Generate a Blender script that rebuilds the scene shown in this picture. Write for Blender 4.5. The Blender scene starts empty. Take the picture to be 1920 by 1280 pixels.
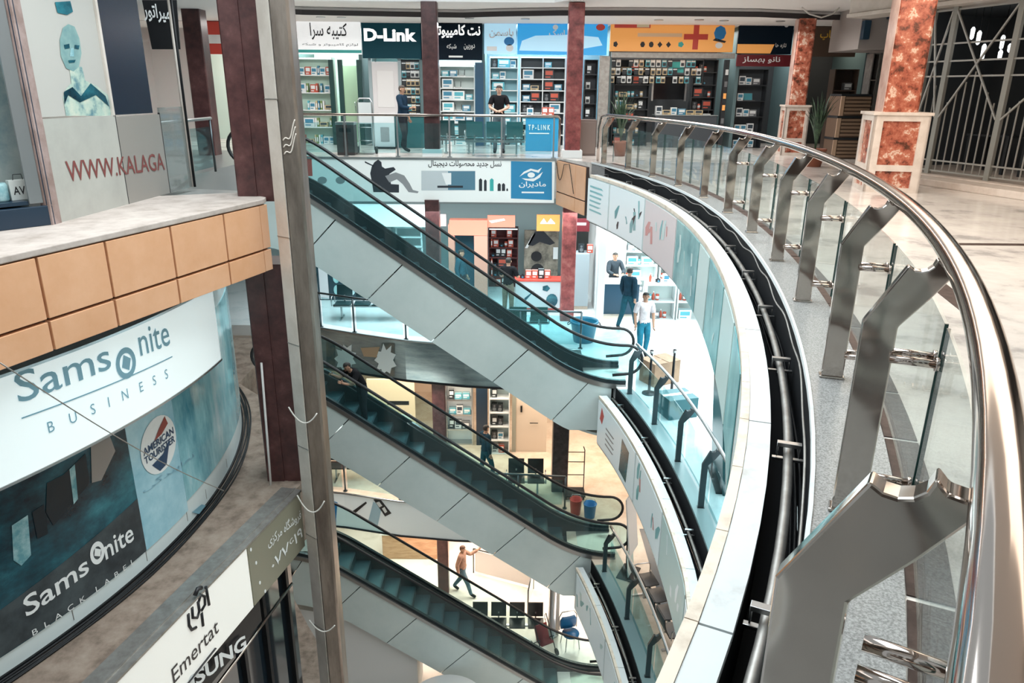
import bpy, math, random
import numpy as np
from mathutils import Vector, Matrix
random.seed(7)
C = bpy.context.scene.collection
SC = bpy.context.scene
PI = math.pi
# ------------------------------------------------------------------ camera
FPX, PITCH, ROLL, HC = 1380.0, math.radians(18.8), math.radians(0.5), 1.68
RCAM = Matrix.Rotation(PI/2 - PITCH, 3, 'X') @ Matrix.Rotation(ROLL, 3, 'Z')
cd = bpy.data.cameras.new('camera'); cam = bpy.data.objects.new('camera', cd); C.objects.link(cam)
cd.sensor_width = 36.0; cd.lens = 36.0*FPX/1920.0; cd.clip_start = 0.02; cd.clip_end = 200
cam.matrix_world = Matrix.Translation((0, 0, HC)) @ RCAM.to_4x4()
SC.camera = cam
# ------------------------------------------------------------------ light and exposure
SC.view_settings.view_transform = 'Standard'; SC.view_settings.look = 'None'
SC.view_settings.gamma = 1.0; SC.view_settings.use_curve_mapping = False
SC.view_settings.exposure = 0.0
w = bpy.data.worlds.new('world'); SC.world = w; w.use_nodes = True
w.node_tree.nodes['Background'].inputs[0].default_value = (0.86, 0.96, 1.0, 1)
w.node_tree.nodes['Background'].inputs[1].default_value = 0.6

def area(name, loc, sx, sy, power, col=(1, 1, 1), rot=(0, 0, 0)):
    l = bpy.data.lights.new(name, 'AREA'); l.shape = 'RECTANGLE'; l.size = sx; l.size_y = sy
    l.energy = power; l.color = col
    o = bpy.data.objects.new(name, l); C.objects.link(o); o.location = loc; o.rotation_euler = rot
    return o
COOL = (0.80, 0.96, 1.0); WARM = (1.0, 0.84, 0.68); NEUT = (1.0, 0.97, 0.93)
area('atrium_fill', (-1.2, 9.5, 6.5), 5.5, 13, 1500, (0.88, 0.97, 1.0))  # unseen soft area light added above the open void
area('ceiling_lamp_walkway', (5.5, 9, 3.35), 4, 10, 330, WARM)
area('ceiling_lamp_bridge', (0, 21.0, 3.3), 15, 1.6, 480, NEUT)
area('ceiling_lamp_left', (-5.6, 5.5, 3.2), 2, 6, 60, NEUT)
for k, (zz, p) in enumerate(((-1.40, 620), (-5.85, 520), (-10.3, 520))):
    area('ceiling_lamp_lower', (1.0, 20.2, zz), 12, 1.8, p, (COOL, WARM, WARM)[k])
    area('ceiling_lamp_side', (5.2, 13.5, zz), 3, 8, p*(0.9, 0.3, 0.6)[k], (COOL, NEUT, NEUT)[k])
area('ceiling_lamp_hall', (-3.5, 17.2, -5.95), 3, 2.0, 150, NEUT)

# ------------------------------------------------------------------ pixel helpers (1920 x 1280)
CAM = Vector((0, 0, HC))
def ray(px, py):
    return RCAM @ Vector((px-960.0, -(py-640.0), -FPX))
def at(px, py, z=None, Y=None):
    d = ray(px, py)
    t = (z-HC)/d.z if z is not None else Y/d.y
    return CAM + d*t
def on_plane(px, py, p0, n):
    d = ray(px, py); p0 = Vector(p0); n = Vector(n)
    return CAM + d*((p0-CAM).dot(n)/d.dot(n))
def proj(p):
    v = RCAM.transposed() @ (Vector(p)-CAM)
    return (960+FPX*v.x/-v.z, 640-FPX*v.y/-v.z)

# ------------------------------------------------------------------ mesh builder
class MB:
    def __init__(s): s.v = []; s.f = []; s.m = []; s.sm = []
    def add(s, vs, fs, mat=0, smooth=False):
        b = len(s.v); s.v += [tuple(v) for v in vs]
        for f in fs: s.f.append([b+i for i in f]); s.m.append(mat); s.sm.append(smooth)
        return s
    def box(s, x0, x1, y0, y1, z0, z1, mat=0):
        vs = [(x, y, z) for z in (z0, z1) for y in (y0, y1) for x in (x0, x1)]
        return s.add(vs, [(0,2,3,1),(4,5,7,6),(0,1,5,4),(2,6,7,3),(0,4,6,2),(1,3,7,5)], mat)
    def obox(s, c, ux, uy, uz, mat=0):
        c, ux, uy, uz = map(Vector, (c, ux, uy, uz))
        vs = [c+ux*i+uy*j+uz*k for k in (-1,1) for j in (-1,1) for i in (-1,1)]
        return s.add(vs, [(0,2,3,1),(4,5,7,6),(0,1,5,4),(2,6,7,3),(0,4,6,2),(1,3,7,5)], mat)
    def bar(s, a, b, wd, th, up=(0,0,1), mat=0):
        a, b, up = Vector(a), Vector(b), Vector(up); d = (b-a)
        sd = d.cross(up)
        if sd.length < 1e-6: sd = d.cross(Vector((1,0,0)))
        sd.normalize(); u = sd.cross(d).normalized()
        return s.obox((a+b)/2, d/2, sd*wd/2, u*th/2, mat)
    def prism(s, poly, z0, z1, mat=0):
        n = len(poly)
        vs = [(p[0], p[1], z0) for p in poly]+[(p[0], p[1], z1) for p in poly]
        fs = [tuple(range(n-1,-1,-1)), tuple(range(n,2*n))]+[(i,(i+1)%n,n+(i+1)%n,n+i) for i in range(n)]
        return s.add(vs, fs, mat)
    def extrude(s, poly, vec, mat=0):      # 3D planar polygon pushed along vec
        vec = Vector(vec); n = len(poly); P = [Vector(p) for p in poly]
        fs = [tuple(range(n-1,-1,-1)), tuple(range(n,2*n))]+[(i,(i+1)%n,n+(i+1)%n,n+i) for i in range(n)]
        return s.add(P+[p+vec for p in P], fs, mat)
    def tube(s, pts, r, n=8, mat=0, caps=True, closed=False):
        P = [Vector(p) for p in pts]; m = len(P)
        rr = r if isinstance(r, (list, tuple)) else [r]*m
        vs = []; ref = None
        for i in range(m):
            if closed: t = P[(i+1)%m]-P[i-1]
            else: t = P[min(i+1,m-1)]-P[max(i-1,0)]
            t = t.normalized() if t.length > 1e-9 else Vector((0,0,1))
            if ref is None:
                ref = t.cross(Vector((0,0,1)))
                if ref.length < 1e-3: ref = t.cross(Vector((1,0,0)))
            ref = (ref - t*ref.dot(t)).normalized(); q = t.cross(ref)
            for k in range(n):
                a = 2*PI*k/n
                vs.append(P[i]+(ref*math.cos(a)+q*math.sin(a))*rr[i])
        fs = []
        for i in range(m if closed else m-1):
            j = (i+1)%m
            for k in range(n):
                fs.append((i*n+k, i*n+(k+1)%n, j*n+(k+1)%n, j*n+k))
        s.add(vs, fs, mat, True)
        if caps and not closed:
            b = len(s.v)-len(vs)
            s.f.append([b+k for k in range(n-1,-1,-1)]); s.m.append(mat); s.sm.append(False)
            s.f.append([b+(m-1)*n+k for k in range(n)]); s.m.append(mat); s.sm.append(False)
        return s
    def cyl(s, a, b, r, n=12, mat=0, r2=None):
        return s.tube([a, b], [r, r if r2 is None else r2], n, mat)
    def lathe(s, prof, c=(0,0,0), n=20, mat=0, smooth=True):
        c = Vector(c); vs = []
        for r, z in prof:
            for k in range(n):
                a = 2*PI*k/n; vs.append((c.x+r*math.cos(a), c.y+r*math.sin(a), c.z+z))
        fs = [(i*n+k, i*n+(k+1)%n, (i+1)*n+(k+1)%n, (i+1)*n+k) for i in range(len(prof)-1) for k in range(n)]
        s.add(vs, fs, mat, smooth)
        b = len(s.v)-len(vs)
        if prof[0][0] > 1e-5: s.f.append([b+k for k in range(n-1,-1,-1)]); s.m.append(mat); s.sm.append(False)
        if prof[-1][0] > 1e-5: s.f.append([b+(len(prof)-1)*n+k for k in range(n)]); s.m.append(mat); s.sm.append(False)
        return s
    def ball(s, c, rx, ry=None, rz=None, n=12, m=8, mat=0):
        ry = ry or rx; rz = rz or rx
        vs = [(c[0], c[1], c[2]-rz)]
        for i in range(1, m):
            p = -PI/2+PI*i/m
            for k in range(n):
                a = 2*PI*k/n
                vs.append((c[0]+rx*math.cos(p)*math.cos(a), c[1]+ry*math.cos(p)*math.sin(a), c[2]+rz*math.sin(p)))
        vs.append((c[0], c[1], c[2]+rz)); L = len(vs)-1
        fs = [(0, 1+(k+1)%n, 1+k) for k in range(n)]
        for i in range(m-2):
            for k in range(n):
                a = 1+i*n; fs.append((a+k, a+(k+1)%n, a+n+(k+1)%n, a+n+k))
        a = 1+(m-2)*n
        fs += [(a+k, a+(k+1)%n, L) for k in range(n)]
        return s.add(vs, fs, mat, True)
    def sheet(s, rows, mat=0, smooth=True, closed=False):   # grid of points
        n = len(rows[0]); vs = [p for r in rows for p in r]
        fs = []
        for i in range(len(rows)-1):
            for k in range(n if closed else n-1):
                fs.append((i*n+k, i*n+(k+1)%n, (i+1)*n+(k+1)%n, (i+1)*n+k))
        return s.add(vs, fs, mat, smooth)
    def mesh(s, name, mats, flip=False):
        me = bpy.data.meshes.new(name)
        me.from_pydata(s.v, [], s.f); me.update()
        for m in (mats if isinstance(mats, (list, tuple)) else [mats]): me.materials.append(m)
        me.polygons.foreach_set('material_index', s.m)
        me.polygons.foreach_set('use_smooth', s.sm)
        return me

def obj(name, mb, mats, parent=None, bevel=0, loc=None, rz=0, fix=True):
    me = mb if isinstance(mb, bpy.types.Mesh) else mb.mesh(name, mats)
    if fix and not isinstance(mb, bpy.types.Mesh):
        import bmesh
        b = bmesh.new(); b.from_mesh(me); bmesh.ops.recalc_face_normals(b, faces=b.faces); b.to_mesh(me); b.free()
    o = bpy.data.objects.new(name, me); C.objects.link(o)
    if parent: o.parent = parent
    if loc is not None: o.location = loc
    if rz: o.rotation_euler.z = rz
    if bevel:
        m = o.modifiers.new('bevel', 'BEVEL'); m.width = bevel; m.segments = 2; m.limit_method = 'ANGLE'
    return o
def tag(o, label, cat, group=None, kind=None):
    if label: o['label'] = label
    if cat: o['category'] = cat
    if group: o['group'] = group
    if kind: o['kind'] = kind
    return o
def thing(name, label, cat, loc=(0,0,0), rz=0, group=None):
    o = bpy.data.objects.new(name, None); C.objects.link(o); o.empty_display_size = 0.1
    o.location = loc; o.rotation_euler.z = rz
    return tag(o, label, cat, group)
def struct(name, mb, mats, bevel=0, parent=None):
    o = obj(name, mb, mats, parent, bevel)
    if not parent: o['kind'] = 'structure'
    return o
def copy_tree(o, parent=None, label=None):
    c = o.copy(); C.objects.link(c)
    if parent: c.parent = parent
    if label: c['label'] = label
    for ch in list(o.children): copy_tree(ch, c)
    return c

# ------------------------------------------------------------------ materials
MATS = {}
def mat(name, col, rough=0.5, metal=0.0, emit=None, es=0.0, noise=None, bump=0.0, nscale=6.0, spec=None, coat=0.0, stretch=None, detail=6):
    if name in MATS: return MATS[name]
    m = bpy.data.materials.new(name); m.use_nodes = True; nt = m.node_tree; b = nt.nodes['Principled BSDF']
    b.inputs['Base Color'].default_value = (*col, 1); b.inputs['Roughness'].default_value = rough
    b.inputs['Metallic'].default_value = metal
    if spec is not None: b.inputs['Specular IOR Level'].default_value = spec
    if coat: b.inputs['Coat Weight'].default_value = coat
    if emit: b.inputs['Emission Color'].default_value = (*emit, 1); b.inputs['Emission Strength'].default_value = es
    if noise or bump:
        tc = nt.nodes.new('ShaderNodeTexCoord'); n = nt.nodes.new('ShaderNodeTexNoise')
        mp = nt.nodes.new('ShaderNodeMapping'); nt.links.new(tc.outputs['Object'], mp.inputs[0])
        if stretch: mp.inputs['Scale'].default_value = stretch
        nt.links.new(mp.outputs[0], n.inputs['Vector'])
        n.inputs['Scale'].default_value = nscale; n.inputs['Detail'].default_value = detail
        n.inputs['Roughness'].default_value = 0.65
        if noise:
            r = nt.nodes.new('ShaderNodeValToRGB'); e = r.color_ramp.elements
            stops = noise
            e[0].position = stops[0][0]; e[0].color = (*stops[0][1], 1)
            e[1].position = stops[-1][0]; e[1].color = (*stops[-1][1], 1)
            for p, c in stops[1:-1]:
                q = e.new(p); q.color = (*c, 1)
            nt.links.new(n.outputs['Fac'], r.inputs[0]); nt.links.new(r.outputs[0], b.inputs['Base Color'])
        if bump:
            bp = nt.nodes.new('ShaderNodeBump'); bp.inputs['Strength'].default_value = bump; bp.inputs['Distance'].default_value = 0.02
            nt.links.new(n.outputs['Fac'], bp.inputs['Height']); nt.links.new(bp.outputs[0], b.inputs['Normal'])
    MATS[name] = m
    return m
def glass(name, tint=(0.93, 0.98, 0.98), refl=1.0, rough=0.02, alpha=0.0, body=(0.5, 0.7, 0.7)):
    m = bpy.data.materials.new(name); m.use_nodes = True; nt = m.node_tree
    for n in list(nt.nodes): nt.nodes.remove(n)
    out = nt.nodes.new('ShaderNodeOutputMaterial')
    tr = nt.nodes.new('ShaderNodeBsdfTransparent'); tr.inputs[0].default_value = (*tint, 1)
    gl = nt.nodes.new('ShaderNodeBsdfGlossy'); gl.inputs['Roughness'].default_value = rough
    lw = nt.nodes.new('ShaderNodeLayerWeight'); lw.inputs[0].default_value = 0.5
    pw = nt.nodes.new('ShaderNodeMath'); pw.operation = 'POWER'; pw.inputs[1].default_value = 4.0
    mul = nt.nodes.new('ShaderNodeMath'); mul.operation = 'MULTIPLY_ADD'; mul.inputs[1].default_value = 0.45*refl; mul.inputs[2].default_value = 0.03*refl; mul.use_clamp = True
    mx = nt.nodes.new('ShaderNodeMixShader')
    nt.links.new(lw.outputs['Facing'], pw.inputs[0]); nt.links.new(pw.outputs[0], mul.inputs[0]); nt.links.new(mul.outputs[0], mx.inputs[0])
    src = tr
    if alpha:
        df = nt.nodes.new('ShaderNodeBsdfDiffuse'); df.inputs[0].default_value = (*body, 1)
        m2 = nt.nodes.new('ShaderNodeMixShader'); m2.inputs[0].default_value = alpha
        nt.links.new(tr.outputs[0], m2.inputs[1]); nt.links.new(df.outputs[0], m2.inputs[2]); src = m2
    nt.links.new(src.outputs[0], mx.inputs[1]); nt.links.new(gl.outputs[0], mx.inputs[2]); nt.links.new(mx.outputs[0], out.inputs[0])
    return m
G = lambda v: (v, v, v)
M_white = mat('white_panel', (0.62, 0.70, 0.69), 0.35, noise=[(0.35, (0.55, 0.63, 0.62)), (0.7, (0.66, 0.73, 0.72))], nscale=0.9)
M_ledge = mat('white_enamel', (0.66, 0.70, 0.71), 0.4, noise=[(0.28, (0.50, 0.50, 0.49)), (0.42, (0.66, 0.70, 0.71)), (0.8, (0.70, 0.74, 0.75))], nscale=3.0)
M_cream = mat('cream_strip', (0.74, 0.65, 0.54), 0.5, noise=[(0.3, (0.55, 0.45, 0.36)), (0.5, (0.76, 0.67, 0.56))], nscale=5)
M_ceil = mat('ceiling_plaster', (0.84, 0.82, 0.80), 0.8)
M_wallw = mat('white_wall', (0.75, 0.76, 0.75), 0.7)
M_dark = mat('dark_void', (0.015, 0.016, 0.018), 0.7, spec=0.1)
M_black = mat('black_plastic', (0.010, 0.011, 0.013), 0.45, spec=0.25)
M_rubber = mat('black_rubber', (0.010, 0.012, 0.014), 0.45)
M_chrome = mat('polished_steel', (0.52, 0.45, 0.41), 0.09, 1.0)
M_plate = mat('bent_steel_plate', (0.50, 0.45, 0.41), 0.10, 1.0, bump=0.55, nscale=5.0, detail=0)
M_steel = mat('satin_steel', (0.52, 0.53, 0.54), 0.28, 1.0)
M_dull = mat('dull_steel', (0.36, 0.35, 0.33), 0.45, 0.8, noise=[(0.3, (0.28, 0.26, 0.24)), (0.7, (0.42, 0.41, 0.39))], nscale=8)
M_floor = mat('white_marble', (0.70, 0.66, 0.62), 0.16, noise=[(0.36, (0.42, 0.39, 0.37)), (0.46, (0.66, 0.61, 0.57)), (0.62, (0.76, 0.71, 0.66)), (0.8, (0.62, 0.58, 0.55))], nscale=1.3)
M_floorc = mat('cool_marble', (0.74, 0.78, 0.78), 0.14, noise=[(0.34, (0.60, 0.66, 0.67)), (0.5, (0.78, 0.80, 0.80))], nscale=1.2)
M_floorb = mat('beige_tile', (0.62, 0.50, 0.40), 0.2, noise=[(0.35, (0.55, 0.43, 0.33)), (0.6, (0.68, 0.57, 0.46))], nscale=2)
M_grey = mat('grey_granite', (0.33, 0.33, 0.33), 0.25, noise=[(0.38, (0.19, 0.19, 0.19)), (0.5, (0.30, 0.30, 0.295)), (0.62, (0.40, 0.40, 0.395))], nscale=110)
M_brownt = mat('brown_stone', (0.06, 0.04, 0.034), 0.45, spec=0.15, noise=[(0.4, (0.045, 0.029, 0.025)), (0.6, (0.075, 0.05, 0.043))], nscale=12)
M_ledgestone = mat('worn_ledge_stone', (0.40, 0.34, 0.30), 0.7, noise=[(0.30, (0.36, 0.30, 0.26)), (0.5, (0.50, 0.43, 0.39)), (0.65, (0.58, 0.51, 0.46))], nscale=3)
M_brownledge = mat('brown_cement', (0.20, 0.155, 0.125), 0.8, noise=[(0.34, (0.15, 0.11, 0.085)), (0.5, (0.25, 0.19, 0.15)), (0.7, (0.33, 0.265, 0.215))], nscale=4)
M_orange = mat('orange_tile', (0.74, 0.40, 0.22), 0.4, noise=[(0.35, (0.69, 0.355, 0.185)), (0.65, (0.77, 0.43, 0.25))], nscale=1.5)
M_grout = mat('dark_joint', (0.05, 0.03, 0.025), 0.8)
M_red = mat('dark_red_stone', (0.13, 0.045, 0.045), 0.28, noise=[(0.30, (0.035, 0.014, 0.015)), (0.48, (0.075, 0.027, 0.027)), (0.62, (0.115, 0.046, 0.044)), (0.78, (0.20, 0.10, 0.095))], nscale=3)
M_redb = mat('red_stone', (0.30, 0.08, 0.07), 0.3, noise=[(0.34, (0.12, 0.03, 0.03)), (0.52, (0.28, 0.07, 0.065)), (0.70, (0.40, 0.15, 0.13))], nscale=4)
M_omarble = mat('orange_marble', (0.50, 0.16, 0.08), 0.25, noise=[(0.36, (0.10, 0.035, 0.02)), (0.45, (0.38, 0.10, 0.06)), (0.56, (0.52, 0.18, 0.11)), (0.62, (0.78, 0.60, 0.48)), (0.70, (0.50, 0.17, 0.10))], nscale=6)
M_stone = mat('cream_stone', (0.72, 0.62, 0.55), 0.5, noise=[(0.35, (0.62, 0.52, 0.45)), (0.6, (0.75, 0.66, 0.59))], nscale=3)
M_bgm = mat('beige_metal', (0.68, 0.62, 0.56), 0.4, 0.1, noise=[(0.35, (0.60, 0.54, 0.48)), (0.6, (0.72, 0.66, 0.60))], nscale=2)
M_bronze = mat('grey_bronze_metal', (0.26, 0.22, 0.19), 0.36, 0.75, noise=[(0.35, (0.16, 0.13, 0.11)), (0.65, (0.34, 0.29, 0.25))], nscale=1.2, stretch=(3, 3, 0.6))
M_glass = glass('clear_glass', (0.93, 0.98, 0.98), 1.0, 0.02, 0.025, (0.75, 0.85, 0.85))
M_gedge = mat('green_glass_edge', (0.02, 0.06, 0.055), 0.15)
M_gteal = glass('teal_glass', (0.80, 0.93, 0.94), 1.0, 0.03, 0.02, (0.30, 0.55, 0.57))
M_step = mat('dark_step', (0.02, 0.05, 0.06), 0.45, 0.3)
M_tread = mat('grooved_tread', (0.035, 0.085, 0.10), 0.4, 0.5)
def lit(name, col, es): return mat(name, col, 0.4, emit=col, es=es)

# ------------------------------------------------------------------ text
ISO = {}
_AR = {'ا':(0xFE8D,0xFE8E,0,0),'آ':(0xFE81,0xFE82,0,0),'ب':(0xFE8F,0xFE90,0xFE91,0xFE92),'پ':(0xFB56,0xFB57,0xFB58,0xFB59),
 'ت':(0xFE95,0xFE96,0xFE97,0xFE98),'ج':(0xFE9D,0xFE9E,0xFE9F,0xFEA0),'خ':(0xFEA5,0xFEA6,0xFEA7,0xFEA8),'د':(0xFEA9,0xFEAA,0,0),
 'ر':(0xFEAD,0xFEAE,0,0),'ز':(0xFEAF,0xFEB0,0,0),'س':(0xFEB1,0xFEB2,0xFEB3,0xFEB4),'ش':(0xFEB5,0xFEB6,0xFEB7,0xFEB8),
 'ص':(0xFEB9,0xFEBA,0xFEBB,0xFEBC),'ف':(0xFED1,0xFED2,0xFED3,0xFED4),'ک':(0xFB8E,0xFB8F,0xFB90,0xFB91),'گ':(0xFB92,0xFB93,0xFB94,0xFB95),
 'ل':(0xFEDD,0xFEDE,0xFEDF,0xFEE0),'م':(0xFEE1,0xFEE2,0xFEE3,0xFEE4),'ن':(0xFEE5,0xFEE6,0xFEE7,0xFEE8),'و':(0xFEED,0xFEEE,0,0),
 'ه':(0xFEE9,0xFEEA,0xFEEB,0xFEEC),'ی':(0xFBFC,0xFBFD,0xFBFE,0xFBFF),'ح':(0xFEA1,0xFEA2,0xFEA3,0xFEA4),'ط':(0xFEC1,0xFEC2,0xFEC3,0xFEC4)}
def persian(s):
    out = []
    for i, ch in enumerate(s):
        if ch not in _AR: out.append(ch); continue
        prv = i > 0 and s[i-1] in _AR and _AR[s[i-1]][2]
        nxt = i+1 < len(s) and s[i+1] in _AR and _AR[ch][2]
        k = 3 if prv and nxt else 1 if prv else 2 if nxt else 0
        out.append(chr(_AR[ch][k] or _AR[ch][0]))
    return ''.join(reversed(out))
def text_geo(s, height=None, width=None, bold=0.0, depth=0.004):
    """flat lettering: list of verts (x right, y up, z out) and faces, origin at left baseline"""
    cu = bpy.data.curves.new('lettering', 'FONT'); cu.body = s; cu.size = 1.0; cu.offset = bold
    cu.resolution_u = 3
    o = bpy.data.objects.new('lettering', cu); C.objects.link(o)
    dg = bpy.context.evaluated_depsgraph_get(); dg.update()
    me = bpy.data.meshes.new_from_object(o.evaluated_get(dg))
    vs = [tuple(v.co) for v in me.vertices]; fs = [tuple(p.vertices) for p in me.polygons]
    bpy.data.objects.remove(o); bpy.data.curves.remove(cu); bpy.data.meshes.remove(me)
    if not vs: return [], [], 0, 0
    x0 = min(v[0] for v in vs); x1 = max(v[0] for v in vs); y0 = min(v[1] for v in vs); y1 = max(v[1] for v in vs)
    sy = (height/(y1-y0)) if height else None; sx = (width/(x1-x0)) if width else None
    sx = sx or sy; sy = sy or sx
    return [((v[0]-x0)*sx, (v[1]-y0)*sy, 0.0) for v in vs], fs, (x1-x0)*sx, (y1-y0)*sy
def put_text(mbd, s, o, ux, uy, height=None, width=None, bold=0.0, mat=0, out=0.006, mapf=None, shear=0.0):
    vs, fs, W, Hh = text_geo(s, height, width, bold)
    if mapf: P = [mapf(v[0]+shear*v[1], v[1]) for v in vs]
    else:
        o, ux, uy = Vector(o), Vector(ux).normalized(), Vector(uy).normalized(); n = ux.cross(uy).normalized()
        P = [o+ux*(v[0]+shear*v[1])+uy*v[1]+n*out for v in vs]
    mbd.add(P, fs, mat)
    return W
# ================================================================== setting
L1, L2, L3 = -4.45, -8.9, -13.35
HFL = 4.45
MC = np.polyfit([18.681,16.916,15.851,13.954,12.518,10.911,9.343,7.679,6.028,4.269,2.782,1.06,-.05],
                [2.127,2.534,2.898,3.064,3.229,3.142,3.008,2.743,2.478,2.027,1.444,.52,-.2], 5)
MD = np.polyder(MC)
def shift(Y, z):                             # the lower floors reach a little further into the void
    if z > -2.3: return 0.0
    return 0.085*max(0.0, Y-8.5) if z > -6.6 else 0.35+0.10*max(0.0, Y-9.5)
def curve(Y, off=0.0, z=0.0):
    d = float(np.polyval(MD, Y)); x = float(np.polyval(MC, Y))-shift(Y, z); L = math.hypot(d, 1)
    return Vector((x+off/L, Y-off*d/L, z))
def cnorm(Y):
    d = float(np.polyval(MD, Y)); L = math.hypot(d, 1); return Vector((1/L, -d/L, 0))
def ctan(Y):
    d = float(np.polyval(MD, Y)); L = math.hypot(d, 1); return Vector((d/L, 1/L, 0))
def spans(y0, y1, step=0.35):
    n = max(2, int(round((y1-y0)/step))+1); return [y0+(y1-y0)*i/(n-1) for i in range(n)]
def sweep(mb, ys, prof, mat=0, zb=0.0, smooth=False):
    rows = [[curve(y, o, zb+z) for o, z in prof] for y in ys]
    n = len(prof); b = len(mb.v)
    mb.add([p for r in rows for p in r], [(i*n+k, i*n+(k+1)%n, (i+1)*n+(k+1)%n, (i+1)*n+k) for i in range(len(ys)-1) for k in range(n)], mat, smooth)
    mb.add(rows[0], [tuple(range(n-1, -1, -1))], mat); mb.add(rows[-1], [tuple(range(n))], mat)

YE = 19.2                                   # where the curved edge meets the bridge
def right_poly(y1, back, off=-0.13, z=0.0):
    return [tuple(curve(y, off, z)[:2]) for y in spans(-1.6, y1)] + back
# top storey
EDGE0 = right_poly(18.9, [])
mb = MB(); mb.prism(EDGE0 + [(1.2, 20.0), (-6.0, 20.0), (-13, 20.0), (-13, 28.5), (14, 28.5), (14, -2.5), (-1.7, -2.5)], -0.30, 0.0)
struct('floor', mb, M_floor)
mb = MB(); mb.prism([(p[0]+.25, p[1]) for p in EDGE0] + [(1.6, 20.3), (-13, 20.3), (-13, 28.5), (14, 28.5), (14, -2.5), (-1.4, -2.5)], -1.1, -0.302)
struct('ceiling', mb, M_ceil)
# granite kerb under the posts and brown border strip on the floor
mb = MB(); sweep(mb, spans(-1.5, 18.8), [(-0.135, -0.28), (-0.135, 0.012), (0.20, 0.012), (0.20, -0.28)])
struct('trim_kerb', mb, M_grey)
mb = MB(); sweep(mb, spans(-1.5, 18.8), [(-0.150, -0.018), (-0.150, 0.022), (-0.132, 0.022), (-0.132, -0.018)])
struct('trim_edge', mb, M_ledge)
mb = MB()
for k, y in enumerate(spans(-1.5, 18.6, 0.62)[:-1]):
    sweep(mb, spans(y, y+0.60, 0.3), [(0.205, -0.1), (0.205, 0.006), (0.36, 0.006), (0.36, -0.1)])
struct('trim_border', mb, M_brownt)
mb = MB()
mb.prism([tuple(at(1732, 528, 0)[:2]), tuple(at(1812, 592, 0)[:2]), tuple(at(1822, 570, 0)[:2]), tuple(at(1760, 522, 0)[:2])], 0.0, 0.004)
mb.prism([(5.0, 8.60), (13, 8.60), (13, 8.72), (5.0, 8.72)], 0.0, 0.004)
mb.prism([(4.5, 1.5), (4.62, 1.5), (4.62, 6.0), (4.5, 6.0)], 0.0, 0.004)
struct('trim_inlay', mb, M_brownt)
# left of the void, top storey
def lx(Y): return -4.72 + (Y-6.66)*0.30
LEFT0 = [(lx(2.0)-.06, 2.0), (lx(10.45)-.06, 10.45), (lx(10.45)+.0, 10.62), (-4.3, 11.9), (-6.0, 12.3), (-6.0, 20.0), (-13, 20.0), (-13, 2.0)]
mb = MB(); mb.prism(LEFT0, -0.80, 0.13); struct('floor_left', mb, mat('grey_left_floor', (.26, .26, .25), .3))
mb = MB(); mb.prism([(lx(2.0)+.03, 2.0), (lx(10.5)+.03, 10.5), (lx(10.5)-.0, 10.72), (-4.1, 11.2), (lx(8)-1.6, 10.4), (lx(2)-1.9, 2.0)], 0.13, 0.20)
struct('trim_ledge', mb, M_ledgestone, bevel=0.012)
# tile fascia on the left: each tile over a dark backing
mb = MB(); mb.prism([(lx(2.0)-.05, 2.0), (lx(10.45)-.05, 10.45), (lx(10.45)+.0, 10.60), (lx(10.45)-.15, 10.60), (lx(2.0)-.3, 2.0)], -0.84, 0.128)
struct('trim_fascia', mb, M_grout)
mb = MB()
u = Vector((0.30, 1, 0)).normalized(); n = Vector((1, -0.30, 0)).normalized()
tiles = [(2.2, 3.25), (3.27, 4.32), (4.34, 5.4), (5.42, 6.42), (6.44, 7.44)]
xs = [(0, 60), (60, 194), (194, 305), (305, 397), (397, 474)]
ys_ = [6.95, 7.72, 8.67, 9.63, 10.42]
brk = [2.1, 3.15, 4.2, 5.25, 6.1, 6.98, 7.78, 8.72, 9.66, 10.42]
for a, b in zip(brk[:-1], brk[1:]):
    for z0, z1 in ((-0.83, -0.53), (-0.50, 0.115)):
        p = Vector((lx(a+.014), a+.014, 0)); q = Vector((lx(b-.014), b-.014, 0))
        mb.obox((p+q)/2 - n*0.02 + Vector((0, 0, (z0+z1)/2)), (q-p)/2, n*0.045, (0, 0, (z1-z0)/2))
for z0, z1 in ((-0.83, -0.53), (-0.50, 0.115)):
    p = Vector((lx(10.43), 10.43, 0)); q = Vector((lx(10.43)+.05, 10.60, 0))
    mb.obox((p+q)/2 - Vector((.03, 0, 0)) + Vector((0, 0, (z0+z1)/2)), (q-p)/2, (0.045, -.012, 0), (0, 0, (z1-z0)/2))
struct('trim_tiles', mb, M_orange, bevel=0.006)

# storeys below: right and far floors
FAR1 = [(1.75, 15.35), (1.72, 17.35), (0.2, 17.45), (-1.2, 17.6), (-2.75, 17.95), (-4.2, 18.5), (-5.2, 18.95), (-6.5, 19.2)]
FAR2 = [(1.4, 15.3), (1.45, 17.1), (0.2, 17.2), (-1.5, 17.3), (-3.0, 17.5), (-4.6, 17.9), (-6.5, 18.2)]
for zf, far, m, nm in ((L1, FAR1, M_floorc, 'floor_second'), (L2, FAR2, M_floorb, 'floor_third')):
    P = right_poly(15.25, z=zf, back=far + [(-13, far[-1][1]), (-13, 28.5), (14, 28.5), (14, -2.5), (-1.7, -2.5)])
    mb = MB(); mb.prism(P, zf-0.30, zf); struct(nm, mb, m)
    Q = [(p[0]+.25, p[1]) for p in right_poly(15.25, [], z=zf)] + [(p[0]+.1, p[1]+.12) for p in far] + [(-13, far[-1][1]+.12), (-13, 28.5), (14, 28.5), (14, -2.5), (-1.4, -2.5)]
    mb = MB(); mb.prism(Q, zf-1.05, zf-0.302); struct('ceiling_second' if zf == L1 else 'ceiling_third', mb, M_ceil)
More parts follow.
